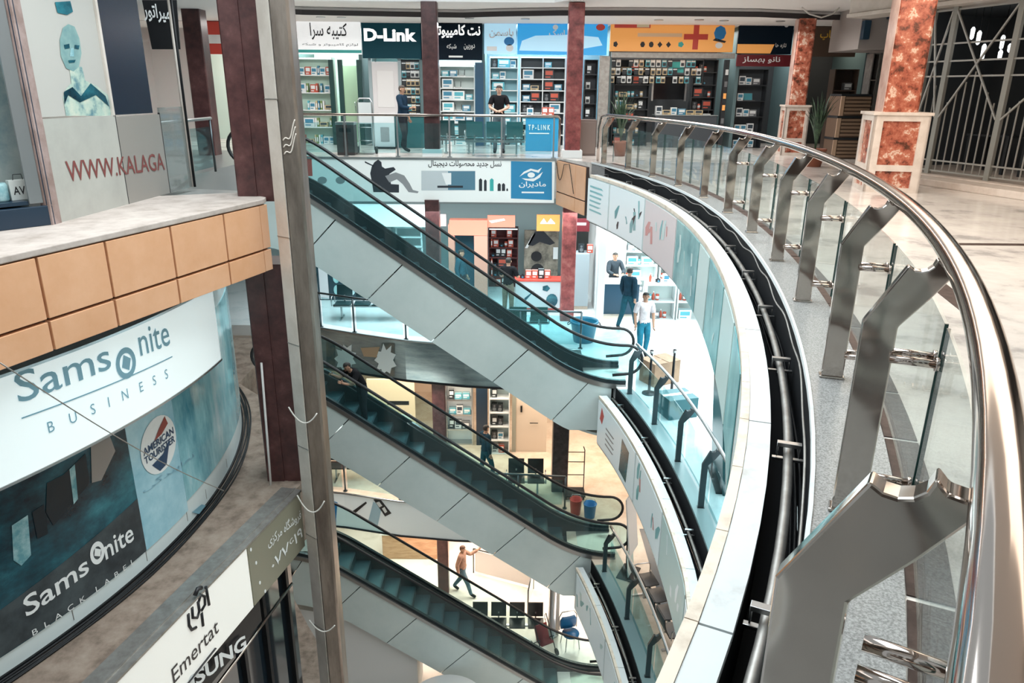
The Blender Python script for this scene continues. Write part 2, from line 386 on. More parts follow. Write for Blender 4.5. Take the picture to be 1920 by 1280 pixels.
mb = MB(); mb.box(-14, 14, -3, 29, L3-0.3, L3); struct('floor_ground', mb, mat('cream_marble', (0.78, 0.72, 0.67), 0.2, noise=[(0.35, (0.62, 0.55, 0.49)), (0.55, (0.80, 0.74, 0.69))], nscale=0.8))
# left of the void below
def lx2(Y): return -3.43 + (Y-10.48)*0.22
for zf, nm in ((L1, 'floor_left_second'), (L2, 'floor_left_third')):
    mb = MB(); mb.prism([(lx2(2.0)-.05, 2.0), (lx2(11.3)-.05, 11.3), (-4.2, 12.6), (-5.2, 14.2), (-6.0, 15.0), (-6.0, 18.1), (-13, 18.1), (-13, 2.0)], zf-1.05, zf)
    struct(nm, mb, M_brownledge)
# far walls and outer walls
mb = MB(); mb.box(-13, 14, 28.2, 28.5, L3, 4.2); struct('wall_back', mb, M_wallw)
mb = MB(); mb.box(-13.3, -13, 2, 28.5, L3, 4.2); struct('wall_left', mb, M_wallw)
mb = MB(); mb.box(14, 14.3, -3, 28.5, L3, 4.2); struct('wall_right', mb, M_wallw)
mb = MB(); mb.box(6.9, 14, -2.8, -2.5, L3, 4.2); mb.box(-13, 6.9, -2.8, -2.5, L3, 4.2); struct('wall_near', mb, M_wallw)
mb = MB()
for k in range(9): mb.box(-7+2.3*k, -7+2.3*k+1.5, -2.5, -2.44, 0, 3.1)
struct('wall_near_reflection_panels', mb, mat('dark_reflection_panel', (.045, .028, .022), .35))  # unseen dark panels added behind the camera to stripe the steel reflections
# ceiling of the top storey with its stepped, curved edge
mb = MB()
mb.prism([tuple(curve(y, -0.1)[:2]) for y in spans(1.0, 18.5)] + [(1.0, 20.4), (-13, 20.4), (-13, 28.5), (14, 28.5), (14, 1.0)], 3.80, 4.2)
struct('ceiling_top', mb, M_ceil)
def arcpts(cx, cy, r, a0, a1, n=24): return [(cx+r*math.cos(math.radians(a0+(a1-a0)*i/n)), cy+r*math.sin(math.radians(a0+(a1-a0)*i/n))) for i in range(n+1)]
mb = MB()
rim = [(-13, 21.6), (-6.4, 21.6), (-5.8, 21.9), (-2.8, 22.25), (-1.4, 22.3), (-.4, 21.9), (1.2, 21.5), (3.2, 21.35), (6.5, 21.4), (8.4, 22.0), (12, 22.3)]
mb.prism(rim + [(12, 24.9), (-13, 24.9)], 3.62, 3.79)
struct('ceiling_step', mb, M_ceil)
mb = MB()
for a, b in zip(rim[:-1], rim[1:]): mb.bar((a[0], a[1]-.02, 3.66), (b[0], b[1]-.02, 3.66), 0.05, 0.13)
struct('trim_ceiling_shadow', mb, mat('painted_step_shadow', (0.035, 0.030, 0.032), 0.4))  # dark band along the rim, painted as the shadow line of the step
mb = MB(); mb.prism([(-13, 2.0), (-6.6, 2.0), (-4.8, 8.2), (-4.6, 12.2), (-6.0, 12.5), (-6.0, 20.4), (-13, 20.4)], 3.4, 3.7); struct('ceiling_left', mb, M_ceil)
mb = MB(); mb.box(-13, 14, -2.5, 2.0, 6.9, 7.1); struct('ceiling_near', mb, M_ceil)

# ------------------------------------------------------------------ curved white gutter ledge with sign boards, three storeys
def gutter(name, label, zf, y0, y1, lastlow, joint):
    t = thing(name, label, 'fascia', curve(y0, -0.4, zf))
    t.location = (0, 0, 0)
    ys = [y0]
    while ys[-1]+joint < y1-0.4: ys.append(ys[-1]+joint)
    ys.append(y1)
    for a, b in zip(ys[:-1], ys[1:]):
        mb = MB(); sweep(mb, spans(a+.006, b-.006), [(-0.335, -0.235), (-0.335, -0.195), (-0.460, -0.195), (-0.460, -0.235)], 0, zf)
        obj('ledge_panel', mb, M_ledge, t)
        mb = MB()
        s = spans(a, b, 0.62)
        for c, d in zip(s[:-1], s[1:]):
            sweep(mb, spans(c+.003, d-.003, .3), [(-0.462, -0.25), (-0.462, -0.188), (-0.515, -0.188), (-0.515, -0.25)], 0, zf)
        obj('outer_trim', mb, M_cream, t)
        mb = MB(); sweep(mb, spans(a+.01, b-.01), [(-0.482, lastlow), (-0.482, -0.252), (-0.507, -0.252), (-0.507, lastlow)], 0, zf)
        obj('fascia_board', mb, M_white, t)
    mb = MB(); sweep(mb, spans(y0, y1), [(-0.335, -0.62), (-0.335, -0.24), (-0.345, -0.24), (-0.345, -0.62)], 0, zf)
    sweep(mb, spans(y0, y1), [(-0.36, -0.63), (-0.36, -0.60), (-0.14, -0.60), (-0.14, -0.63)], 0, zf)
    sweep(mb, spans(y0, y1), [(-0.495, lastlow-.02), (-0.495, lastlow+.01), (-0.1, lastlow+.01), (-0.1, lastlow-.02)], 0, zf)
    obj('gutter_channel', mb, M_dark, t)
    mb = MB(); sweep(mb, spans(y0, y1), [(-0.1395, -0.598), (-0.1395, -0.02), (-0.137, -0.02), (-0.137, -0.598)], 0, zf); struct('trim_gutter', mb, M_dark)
    return t
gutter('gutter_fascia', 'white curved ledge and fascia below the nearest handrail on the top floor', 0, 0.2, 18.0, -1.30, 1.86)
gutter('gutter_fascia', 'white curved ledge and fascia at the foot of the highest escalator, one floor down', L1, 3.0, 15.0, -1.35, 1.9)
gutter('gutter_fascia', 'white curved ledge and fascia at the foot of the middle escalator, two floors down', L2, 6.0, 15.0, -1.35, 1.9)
# pipe with clamps, and cables, lying in the gutters
def pipe_run(zf, y0, y1, lab, near=False):
    t = thing('conduit_pipe', 'grey metal pipe on small steel clamps, in the gutter '+lab, 'pipe')
    mb = MB(); mb.tube([curve(y, -0.235, zf-0.235) for y in spans(y0, y1, .3)], 0.026, 10); obj('pipe', mb, M_dull, t)
    for y in spans(y0+.5, y1-.5, 1.45):
        mb = MB(); c = curve(y, -0.235, zf-0.2); tt, nn = ctan(y), cnorm(y)
        mb.obox(c+Vector((0, 0, .03)), nn*.065, tt*.02, (0, 0, .012)); mb.obox(c-nn*.06+Vector((0, 0, -.0)), nn*.004, tt*.02, (0, 0, .04)); mb.obox(c+nn*.06, nn*.004, tt*.02, (0, 0, .04))
        mb.obox(c+Vector((0, 0, -.06)), nn*.085, tt*.014, (0, 0, .008))
        obj('clamp', mb, M_steel, t, bevel=.002)
    rnd = random.Random(int(zf*10)+3)
    for k in range(5 if near else 2):
        ph = rnd.random()*6; mb = MB()
        amp = .010 if k < 4 else .014; zc = -0.34-0.045*k if k < 4 else -0.06-.07*(k-4)
        mb.tube([curve(y, -0.166-0.005*(k % 4)+amp*math.sin(y*2.1+ph)*(1 if k < 4 else .6), zf+zc+amp*1.6*math.sin(y*(3.3 if k < 4 else 5.1)+ph)) for y in spans(y0, y1, .16)], 0.009 if k < 4 else .007, 6)
        tag(obj('gutter_cable', mb, M_black if k < 4 else M_dull), ('black' if k < 4 else 'grey')+' cable in the gutter '+lab, 'cable', ('black' if k < 4 else 'grey')+' cables in the gutter '+lab)
pipe_run(0, 0.3, 18.2, 'below the nearest handrail', True)
pipe_run(L1, 6.0, 14.9, 'one floor down')
pipe_run(L2, 8.0, 14.8, 'two floors down')

# ------------------------------------------------------------------ curved balustrade on the top floor
RZ, ROFF, RR = 1.13, 0.19, 0.041
def post_mesh(y, zf, wd=0.125, th=0.055, rz=RZ):
    b = curve(y, -0.045 if y == 1.10 else 0, zf); nn, tt = cnorm(y), ctan(y); h = wd/2; mb = MB()
    e = rz-1.13
    prof = [(-h, 0.012), (h, 0.012), (h, .84+e), (.147, .955+e), (.235, 1.090+e), (.200, 1.086+e), (.172, 1.090+e), (.152, 1.112+e), (.142, 1.084+e), (.126, 1.069+e), (.105, 1.062+e), (.083, 1.064+e), (.060, 1.078+e), (-h, .845+e)]
    P = [b+nn*o+Vector((0, 0, z))-tt*th/2 for o, z in prof]
    mb.extrude(P, tt*th)
    mb.obox(b+Vector((0, 0, .02)), nn*(h+.012), tt*(th/2+.012), (0, 0, .008))
    return mb
POSTY = [1.10, 2.72, 4.27, 6.03, 7.60, 9.25, 10.85, 12.45, 14.05, 15.6, 17.0, 18.4]
t = thing('curved_balustrade', 'curved balustrade with polished handrail, bent steel posts and glass along the top floor', 'balustrade', (0, 0, 0))
mb = MB(); mb.tube([curve(y, ROFF, RZ) for y in spans(-0.9, 18.75, .18)] + [curve(18.9, ROFF-.06, RZ-.05), curve(18.98, ROFF-.08, RZ-.3), curve(19.0, ROFF-.08, .02)], RR, 20)
hr = obj('handrail', mb, M_chrome, t)
POSTY0 = [-0.55] + POSTY
for y in POSTY0:
    p = obj('post', post_mesh(y, 0), M_plate, t, bevel=0.006)
    if y < 12:
        for z in (0.17, 0.72):
            for s in (-1, 1):
                mb = MB(); a = curve(y, 0.05, z)+ctan(y)*s*0.045
                mb.cyl(a, a+cnorm(y)*0.16, 0.017, 12); mb.cyl(a+cnorm(y)*0.155, a+cnorm(y)*0.168, 0.027, 12)
                obj('standoff_pin', mb, M_chrome, p)
for a, b in zip(POSTY0[:-1], POSTY0[1:]):
    mb = MB(); sweep(mb, spans(a+.03, b-.03, .3), [(0.222, 0.06), (0.222, 0.86), (0.234, 0.86), (0.234, 0.06)])
    gp = obj('glass_panel', mb, M_glass, t)
    for yy in (a+.03, b-.03):
        mb = MB(); q = curve(yy, 0.228, 0.46); mb.obox(q, cnorm(yy)*.0065, ctan(yy)*.005, (0, 0, .40))
        obj('glass_edge', mb, M_gedge, gp)

# lower curved balustrades
def lower_rail(zf, y0, y1, step, label):
    t = thing('curved_balustrade', label, 'balustrade', (0, 0, 0))
    mb = MB(); mb.tube([curve(y, ROFF, zf+1.05) for y in spans(y0, y1, .25)], 0.03, 12); obj('handrail', mb, M_steel, t)
    ys = spans(y1-.25, y0, step)
    for y in ys: obj('post', post_mesh(y, zf, 0.09, 0.05, 1.05), M_pdark, t)
    for b, a in zip(ys[:-1], ys[1:]):
        mb = MB(); sweep(mb, spans(a+.05, b-.05, .3), [(0.10, 0.06), (0.10, 0.84), (0.112, 0.84), (0.112, 0.06)], 0, zf); obj('glass_panel', mb, M_gteal, t)
    mb = MB(); sweep(mb, spans(y0, y1), [(-0.135, -0.2), (-0.135, 0.02), (0.16, 0.02), (0.16, -0.2)], 0, zf); obj('base_kerb', mb, M_tk, t)
M_pdark = mat('dark_steel_post', (0.10, 0.12, 0.13), 0.3, 0.9)
M_tk = mat('teal_grey_kerb', (0.16, 0.24, 0.25), 0.3)
def spans_rev(a, b, s): return spans(a, b, s)
_sp = spans
def spans(y0, y1, step=0.35):
    n = max(2, int(round(abs(y1-y0)/step))+1); return [y0+(y1-y0)*i/(n-1) for i in range(n)]
lower_rail(L1, 4.0, 14.8, 1.5, 'curved balustrade with dark posts and teal glass one floor down, near the cardboard box')
lower_rail(L2, 8.0, 14.75, 1.5, 'curved balustrade with dark posts and teal glass two floors down, near the row of seats')
# ================================================================== escalators
SLOPE = 0.695; XB = 1.66; XT = XB-HFL/SLOPE; EY0, EY1 = 15.0, 16.35
M_cladd = mat('escalator_cladding', (0.60, 0.70, 0.69), 0.32, 0.15, noise=[(0.3, (0.52, 0.62, 0.61)), (0.6, (0.62, 0.71, 0.70))], nscale=0.7)
M_deck = mat('brushed_deck', (0.36, 0.35, 0.34), 0.3, 0.9)
M_skirt = mat('dark_skirt', (0.012, 0.022, 0.026), 0.35, 0.2)
M_comb = mat('comb_metal', (0.45, 0.45, 0.42), 0.4, 0.8)
def nose(X, sm=0.75):
    def raw(x): return min(max((x-XT)*-SLOPE, -HFL), 0.0)
    k = 12; return sum(raw(X+sm*(i/k-.5)*2) for i in range(k+1))/(k+1)
def escalator(z0, label):
    t = thing('escalator', label, 'escalator', (XB, (EY0+EY1)/2, z0-HFL))
    def O(name, mb, m, parent=t, bevel=0):
        mb.v = [(v[0]-XB, v[1]-(EY0+EY1)/2, v[2]+HFL) for v in mb.v]
        return obj(name, mb, m, parent, bevel)
    xs = [XT-.65+(XB+1.0-XT+.65)*i/60 for i in range(61)]
    def strip(mb, xa, xb, y0, y1, d0, d1, n=None):
        n = n or max(2, int((xb-xa)/.14)); X = [xa+(xb-xa)*i/n for i in range(n+1)]
        mb.sheet([[(x, y0, nose(x)+d0), (x, y1, nose(x)+d0), (x, y1, nose(x)+d1), (x, y0, nose(x)+d1)] for x in X], smooth=False, closed=True)
        for x in (xa, xb):
            mb.add([(x, y0, nose(x)+d0), (x, y1, nose(x)+d0), (x, y1, nose(x)+d1), (x, y0, nose(x)+d1)], [(0, 1, 2, 3)])
    # cladding panels with joints square to the slope
    jx = [XT-.6, XT-.25, XT+1.12, XT+2.45, XT+3.78, XT+5.1, XT+6.42, XB+0.55]
    sh = 1.32*SLOPE/(1+SLOPE*SLOPE)
    for (ya, yb) in ((EY0, EY0+.03), (EY1-.03, EY1)):
        for i, (a, b) in enumerate(zip(jx[:-1], jx[1:])):
            sa = 0 if i == 0 else sh*1.25; sb = 0 if i == len(jx)-2 else sh*1.25
            mb = MB(); n = 10; top = []; bot = []
            for k in range(n+1):
                x = a+.010+(b-a-.020)*k/n; xbm = (a-sa)+.010+(b-sb-a+sa-.020)*k/n
                top.append((x, nose(x)-.06)); bot.append((xbm, max(nose(xbm)-1.36, -HFL-1.06)))
            rows = [[(p[0], ya, p[1]), (q[0], ya, q[1]), (q[0], yb, q[1]), (p[0], yb, p[1])] for p, q in zip(top, bot)]
            mb.sheet(rows, smooth=False, closed=True)
            mb.add(rows[0], [(0, 1, 2, 3)]); mb.add(rows[-1], [(0, 1, 2, 3)])
            O('cladding_panel', mb, M_cladd)
    mb = MB(); strip(mb, XT-.5, XB+.5, EY0+.05, EY1-.05, -1.28, -1.22); O('underside', mb, M_cladd)
    for ya, yb in ((EY0-.02, EY0+.16), (EY1-.16, EY1+.02)):
        mb = MB(); strip(mb, XT-.6, XB+.85, ya, yb, -.055, .045); O('deck', mb, M_deck)
        mb = MB(); strip(mb, XT-.6, XB+.85, ya+.05, yb-.05, .045, .125); O('rail_base', mb, M_skirt)
        yc = (ya+yb)/2
        mb = MB(); strip(mb, XT-.55, XB+.85, yc-.006, yc+.006, .125, .90); O('glass_balustrade', mb, M_gteal)
        pts = [(x, yc, nose(x)+.93) for x in [XT-.6+(XB+.85-XT+.6)*i/50 for i in range(51)]]
        c = Vector((XB+.85, yc, -HFL+.93-.33))
        pts += [(c.x+.33*math.sin(a), yc, c.z+.33*math.cos(a)) for a in [PI*k/12 for k in range(1, 13)]]
        pts += [(XB+.55, yc, -HFL+.24)]
        c = Vector((XT-.6, yc, .93-.33))
        pts = [(XT-.3, yc, .24)]+[(c.x-.33*math.sin(a), yc, c.z-.33*math.cos(a)*-1) for a in [PI-PI*k/12 for k in range(0, 12)]]+pts
        mb = MB(); mb.tube(pts, 0.034, 10); O('handrail', mb, M_rubber)
        mb = MB()
        for cx, s in ((XB+.85, 1),):
            ring = [(cx+.29*math.sin(a), c2) for a, c2 in [(PI*k/10, -HFL+.60+.29*math.cos(PI*k/10)) for k in range(11)]]
            mb.extrude([(x, yc-.006, z) for x, z in ring], (0, .012, 0))
        O('newel_glass', mb, M_gteal)
    for ya, yb in ((EY0+.16, EY0+.19), (EY1-.19, EY1-.16)):
        mb = MB(); strip(mb, XT-.55, XB+.85, ya, yb, -.42, .06); O('skirt', mb, M_skirt)
    # steps
    n = 17; run = HFL/n/SLOPE
    for i in range(n):
        x = XT+run*(i+.5); z = -HFL*(i+1)/n; mb = MB()
        z -= .13; mb.box(x-run/2, x+run/2, EY0+.20, EY1-.20, z-.05, z, 0)
        mb.box(x-run/2-.015, x-run/2+.02, EY0+.20, EY1-.20, z-.05, z+HFL/n-.02, 1)
        mb.box(x+run/2-.03, x+run/2+.004, EY0+.20, EY1-.20, z-.002, z+.004, 1)
        O('step', mb, [M_tread, M_step])
    for xa, xb, z in ((XT-.6, XT, 0), (XB, XB+.9, -HFL)):
        mb = MB(); mb.box(xa, xb, EY0+.2, EY1-.2, z-.06, z+.004); O('landing_plate', mb, M_comb)
    return t
escalator(0, 'highest of the three escalators, pale metal sides, from the top floor down')
escalator(-HFL, 'middle of the three escalators, man in black leaning on its handrail')
escalator(-2*HFL, 'lowest of the three escalators, dark teal steps in full view')
# ================================================================== columns
def sq_column(name, label, cx, cy, wd, z0, z1, m, rz=0.0, groove=False, base=None):
    t = thing(name, label, 'column', (cx, cy, z0), rz)
    mb = MB(); h = wd/2; H = z1-z0; zb = base[0] if base else 0
    poly = [(-h+.02, -h), (h-.02, -h), (h, -h+.02), (h, h-.02), (h-.02, h), (-h+.02, h), (-h, h-.02), (-h, -h+.02)]
    if groove: poly = [(-h+.02, -h), (-.03, -h), (-.03, -h+.02), (.03, -h+.02), (.03, -h), (h-.02, -h), (h, -h+.02), (h, h), (-h, h), (-h, -h+.02)]
    mb.prism(poly, zb, H); obj('shaft', mb, m, t)
    if base:
        mb = MB(); q = base[1]/2; mb.box(-q, q, -q, q, 0, zb); obj('plinth', mb, base[2], t, bevel=.01)
    return t
# the big red column on the left with the metal riser in front of it
sq_column('stone_column', 'thick dark red stone column at the end of the orange tile fascia', -3.70, 11.08, 0.62, 0.13, 3.75, M_red, 0.05, True)
sq_column('stone_column', 'thick dark red stone column below the orange tile fascia, beside the curved shop front', -3.72, 11.06, 0.62, L1, -0.80, M_red, 0.05, True)
t = thing('riser_column', 'tall beige and grey metal riser casing running through all floors', 'column', (0, 0, 0))
def vline(px, py, Y): p = at(px, py, Y=Y); return p
xa, xb, xc = -3.345, -3.135, -2.905
mb = MB(); mb.prism([(xa, 10.38), (xb, 10.22), (xb, 10.42), (xa, 10.52)], L3, 3.9)
obj('light_casing', mb, M_bgm, t, bevel=.006)
mb = MB(); mb.prism([(xb+.012, 10.24), (xc-.03, 10.30), (xc, 10.34), (xc, 10.62), (xb+.012, 10.62)], L3, 3.9)
obj('dark_casing', mb, M_bronze, t, bevel=.006)
for z in (2.9, 1.55, -0.3, -1.9, -3.6, -5.2, -7.0):
    mb = MB(); mb.prism([(xa-.004, 10.375), (xb, 10.212), (xb+.01, 10.23), (xb+.01, 10.5), (xa-.004, 10.5)], z-.006, z+.006); obj('joint_band', mb, M_dull, t)
# swirl relief on the riser and cable loops
for k, (z, w_) in enumerate(((1.02, .10), (0.93, .08), (0.84, .06))):
    mb = MB(); P = []
    for i in range(17):
        s = i/16; P.append((xb+.03+s*.17, 10.235+s*.05, z+.26*s**2.2+.03*math.sin(s*9)))
    mb.tube(P, .010, 6); obj('swirl_moulding', mb, M_bgm, t)
for z, r_, lab in ((-3.05, .20, 'hanging from the riser casing beside the middle escalator'), (-4.6, .24, 'hanging from the riser casing above the khaki sign'), (-6.9, .16, 'hanging low on the riser casing beside the lowest escalator')):
    mb = MB()
    mb.tube([(xb-.22+.42*s+.0, 10.16-.02*math.sin(s*PI), z+r_*(2*s-1)**2-.1*s) for s in [i/14 for i in range(15)]], .011, 6)
    tag(obj('cable_loop', mb, mat('white_cable', (.66, .64, .60), .5)), 'white cable loop '+lab, 'cable')
mb = MB(); a = at(498, 690, Y=10.25); b = at(512, 985, Y=10.1)
mb.tube([at(490, 680, Y=10.68), at(513, 975, Y=10.6)], .018, 8)
tag(obj('conduit_pipe', mb, mat('white_pipe', (.7, .68, .66), .4)), 'thin white pipe on the lower red stone column beside the curved shop front', 'pipe')
# bridge columns, one storey each
for px, X, lab in ((812, None, 'left'), (1072, None, 'right')):
    p = at(px, 290, Y=20.3); X = p.x
    top = 'thin dark red stone column on the bridge, ' + ('near the man in the dark blue jacket' if lab == 'left' else 'beside the blue counter')
    sq_column('stone_column', top, X, 20.32, 0.40, 0, 3.78, M_red if lab == 'left' else M_redb, 0, base=(0.20, 0.52, M_wallw))
    sq_column('stone_column', 'red stone column one floor down, ' + ('beside the salmon door frame' if lab == 'left' else 'beside the camera shop counter'), X-.02, 20.0 if lab == 'left' else 20.0, 0.38, L1, -1.1, M_red if lab == 'left' else M_redb)
sq_column('stone_column', 'dark stone column two floors down, behind the middle escalator handrails', at(825, 800, Y=18.6).x, 18.6, 0.36, L2, L1-1.05, M_red)
sq_column('stone_column', 'thick dark stone column two floors down, beside the row of black seats', at(1050, 850, Y=18.3).x, 18.3, 0.44, L2, L1-1.05, mat('charcoal_stone', (.045, .04, .045), .3, noise=[(.35, (.02, .018, .02)), (.65, (.07, .06, .065))], nscale=5))
sq_column('stone_column', 'dark stone column on the ground floor, behind the man in the tan shirt', at(832, 1080, Y=19.6).x, 19.6, 0.34, L3, L2-1.05, M_red)
# steel column at the right end of the ground floor
t = thing('steel_column', 'round grey steel column on the ground floor beside the blue seat', 'column', (at(1036, 1150, Y=17.6).x, 17.6, L3))
mb = MB(); mb.lathe([(.16, 0), (.16, .05), (.12, .06), (.12, 3.3)], n=18); obj('shaft', mb, M_steel, t)
mb = MB(); mb.box(.10, .19, -.03, .03, 0, 3.3); obj('side_strip', mb, M_bgm, t)
# orange marble columns at the right
def marble_column(label, cx, cy, wd, ped, rz, hp, zt=3.8):
    t = thing('marble_column', label, 'column', (cx, cy, 0), rz)
    h = wd/2; mb = MB(); mb.prism([(-h+.04, -h), (h-.04, -h), (h, -h+.04), (h, h-.04), (h-.04, h), (-h+.04, h), (-h, h-.04), (-h, -h+.04)], hp, zt); obj('shaft', mb, M_omarble, t)
    q = ped/2; mb = MB(); mb.box(-q+.04, q-.04, -q+.04, q-.04, 0, hp-.02); core = obj('pedestal', mb, M_omarble, t)
    fw = ped*.17
    for s in (-1, 1):
        for ax in (0, 1):
            mb = MB()
            def bx(u0, u1, z0, z1):
                d0, d1 = (q-.04)*s, q*s
                if d0 > d1: d0, d1 = d1, d0
                if ax == 0: mb.box(u0, u1, d0, d1, z0, z1)
                else: mb.box(d0, d1, u0, u1, z0, z1)
            bx(-q, -q+fw, 0, hp); bx(q-fw, q, 0, hp); bx(-q+fw, q-fw, hp-.10, hp); bx(-q+fw, q-fw, hp*.28, hp*.36); bx(-q+fw, q-fw, 0, .08)
            obj('stone_frame', mb, M_stone, core)
    mb = MB(); mb.box(-h-.012, -h-.002, -h+.02, h-.02, hp+.05, zt-.01); obj('side_slab', mb, mat('pale_pink_stone', (.62, .42, .36), .35, noise=[(.35, (.50, .30, .25)), (.6, (.68, .49, .43))], nscale=3), t)['label'] = 'pale pink stone slab on the left face'
    mb = MB(); mb.box(-q-.03, q+.03, -q-.03, q+.03, hp, hp+.05); obj('cap', mb, M_stone, t)
    return t
marble_column('orange marble column on a white-framed pedestal, the nearer one beside the barred shop', at(1672, 352, Y=13.6).x, 13.9, 0.58, 0.92, -0.20, 1.33)
marble_column('orange marble column on a white-framed pedestal, the farther one beside the potted plant', at(1485, 270, Y=21.8).x, 21.9, 0.46, 0.66, -0.12, 1.32, 3.6)
# ================================================================== left side: curved shop front one floor down
DC, DR = Vector((-13.3, 10.1, 0)), 8.6
def drum(s, z, r=DR): a = s/DR; return Vector((DC.x+r*math.cos(a), DC.y+r*math.sin(a), z))
def on_drum(px, py, r=DR):
    d = ray(px, py); ox, oy = CAM.x-DC.x, CAM.y-DC.y
    A = d.x**2+d.y**2; B = 2*(ox*d.x+oy*d.y); K = ox**2+oy**2-r**2
    disc = B*B-4*A*K
    if disc < 0: disc = 0
    t = (-B-math.sqrt(disc))/(2*A)
    p = CAM+d*t
    return DR*math.atan2(p.y-DC.y, p.x-DC.x), p.z
def dpanel(mb, s0, s1, z0, z1, r0, r1, mat=0, n=None):
    n = n or max(2, int(abs(s1-s0)/.25)); S = [s0+(s1-s0)*i/n for i in range(n+1)]
    mb.sheet([[drum(s, z0, r0), drum(s, z0, r1), drum(s, z1, r1), drum(s, z1, r0)] for s in S], mat, False, True)
    for s in (s0, s1): mb.add([drum(s, z0, r0), drum(s, z0, r1), drum(s, z1, r1), drum(s, z1, r0)], [(0, 1, 2, 3)], mat)
def dpoly(mb, pts, r, mat=0):              # pts as (s, z)
    mb.add([drum(s, z, r) for s, z in pts], [tuple(range(len(pts)))], mat)
M_vinyl = mat('white_vinyl', (0.70, 0.78, 0.79), 0.22, coat=0.3)
M_tealprint = mat('teal_photo_print', (0.02, 0.10, 0.13), 0.2, noise=[(0.34, (0.005, 0.018, 0.03)), (0.48, (0.012, 0.075, 0.105)), (0.62, (0.03, 0.19, 0.24)), (0.76, (0.16, 0.38, 0.43))], nscale=0.9, stretch=(1, 1, 1.6))
M_bluepale = mat('pale_blue_print', (0.36, 0.62, 0.72), 0.2, noise=[(0.34, (0.22, 0.48, 0.60)), (0.55, (0.42, 0.67, 0.76)), (0.72, (0.62, 0.78, 0.84))], nscale=0.8)
M_road = mat('dark_grey_print', (0.035, 0.05, 0.06), 0.3, noise=[(0.35, (0.02, 0.028, 0.035)), (0.65, (0.06, 0.08, 0.09))], nscale=3)
M_tshine = mat('teal_painted_sheen', (0.10, 0.36, 0.44), 0.12, noise=[(0.36, (0.06, 0.25, 0.33)), (0.55, (0.30, 0.58, 0.64)), (0.7, (0.70, 0.84, 0.86))], nscale=1.1, stretch=(1, 1, .35))  # pale reflection streaks put into the teal colour
M_wtxt = mat('white_lettering', (0.85, 0.87, 0.87), 0.4)
M_btxt = mat('steel_blue_lettering', (0.22, 0.42, 0.52), 0.4)
M_ktxt = mat('black_lettering', (0.015, 0.015, 0.018), 0.4)
S_END = on_drum(452, 800)[0] + .5
t = thing('storefront', 'curved glass-fronted shop one floor down, wrapped in teal and white prints', 'storefront', drum(0, L1))
def DO(name, mb, m, parent=t, bevel=0):
    q = drum(0, L1); mb.v = [(v[0]-q.x, v[1]-q.y, v[2]-q.z) for v in mb.v]; return obj(name, mb, m, parent, bevel)
mb = MB(); dpanel(mb, -5.6, 4.9, L1, L1+3.35, DR-.10, DR-.02, n=60); DO('curved_wall', mb, M_vinyl)
mb = MB(); dpanel(mb, -5.6, 4.9, L1, L1+.035, DR-.02, DR+.01, n=60); DO('base_strip', mb, M_black)
sA, _ = on_drum(237, 800); sB, _ = on_drum(272, 1030)
sP = (sA+sB)/2
zA = on_drum(272, 1035)[1]
# dark suitcase poster
mb = MB(); dpanel(mb, -5.2, sP, zA, L1+2.75, DR-.02, DR-.005, n=24); post = DO('dark_poster', mb, M_tealprint)
post['label'] = 'dark teal suitcase poster with white lettering'
zr = zA+.62
mb = MB(); S = [-5.2+(sP+5.2)*i/24 for i in range(25)]
mb.sheet([[drum(s, zA+.01, DR-.001), drum(s, zA+.35+.45*((s+5.2)/(sP+5.2)), DR-.001)] for s in S]); DO('road_picture', mb, M_road)
# suitcase pictures in the poster
M_case = mat('pale_case_print', (0.30, 0.52, 0.56), 0.25, noise=[(0.4, (0.12, 0.32, 0.37)), (0.6, (0.45, 0.66, 0.68))], nscale=3)
M_seat = mat('dark_seat_print', (0.008, 0.016, 0.024), 0.3)
M_beigep = mat('beige_print', (0.30, 0.27, 0.25), 0.3)
def rrect(px0, py0, px1, py1, px2, py2, px3, py3): return [on_drum(*p) for p in ((px0, py0), (px1, py1), (px2, py2), (px3, py3))]
for nm, q, m in (('case_picture', [(22, 985), (52, 965), (58, 1040), (40, 1060), (25, 1050)], M_case), ('seat_picture', [(88, 905), (118, 890), (160, 850), (168, 905), (100, 985), (86, 960)], M_seat),
                 ('seat_picture', [(170, 835), (205, 815), (216, 845), (190, 900), (172, 905)], M_beigep), ('seat_picture', [(60, 960), (82, 945), (90, 1000), (70, 1010)], M_seat), ('window_picture', [(130, 880), (140, 870), (146, 935), (138, 945)], M_case)):
    mb = MB(); dpoly(mb, [on_drum(*p) for p in q], DR+.002); DO(nm, mb, m)
def drum_text(mb, s, p0, p1, hpx, r, mat=0, bold=0.0):
    """lettering between two baseline pixels of the photograph"""
    s0, z0 = on_drum(*p0, r=r); s1, z1 = on_drum(*p1, r=r)
    W = s1-s0
    vs, fs, w_, h_ = text_geo(s, None, W, bold)
    hh = hpx; k = hh/h_ if h_ else 1
    mb.add([drum(s0+v[0], z0+(z1-z0)*v[0]/W+v[1]*k, r) for v in vs], fs, mat)
mb = MB(); drum_text(mb, 'Sams', (50, 1158), (168, 1072), 0.255, DR+.004, bold=.012); drum_text(mb, 'nite', (199, 1050), (252, 1012), 0.255, DR+.004, bold=.012)
DO('lettering', mb, M_wtxt)['label'] = 'white lettering on the dark poster'
mb = MB(); so, zo = on_drum(183, 1040, r=DR)
def ring_logo(mb, s, z, ro, ri, r, mat=0, seg=28, sx=.8):
    mb.sheet([[drum(s+ri*sx*math.cos(a), z+ri*math.sin(a), r), drum(s+ro*sx*math.cos(a), z+ro*math.sin(a), r)] for a in [2*PI*k/seg for k in range(seg+1)]], mat, False)
ring_logo(mb, so, zo+.03, .15, .085, DR+.004, sx=.7)
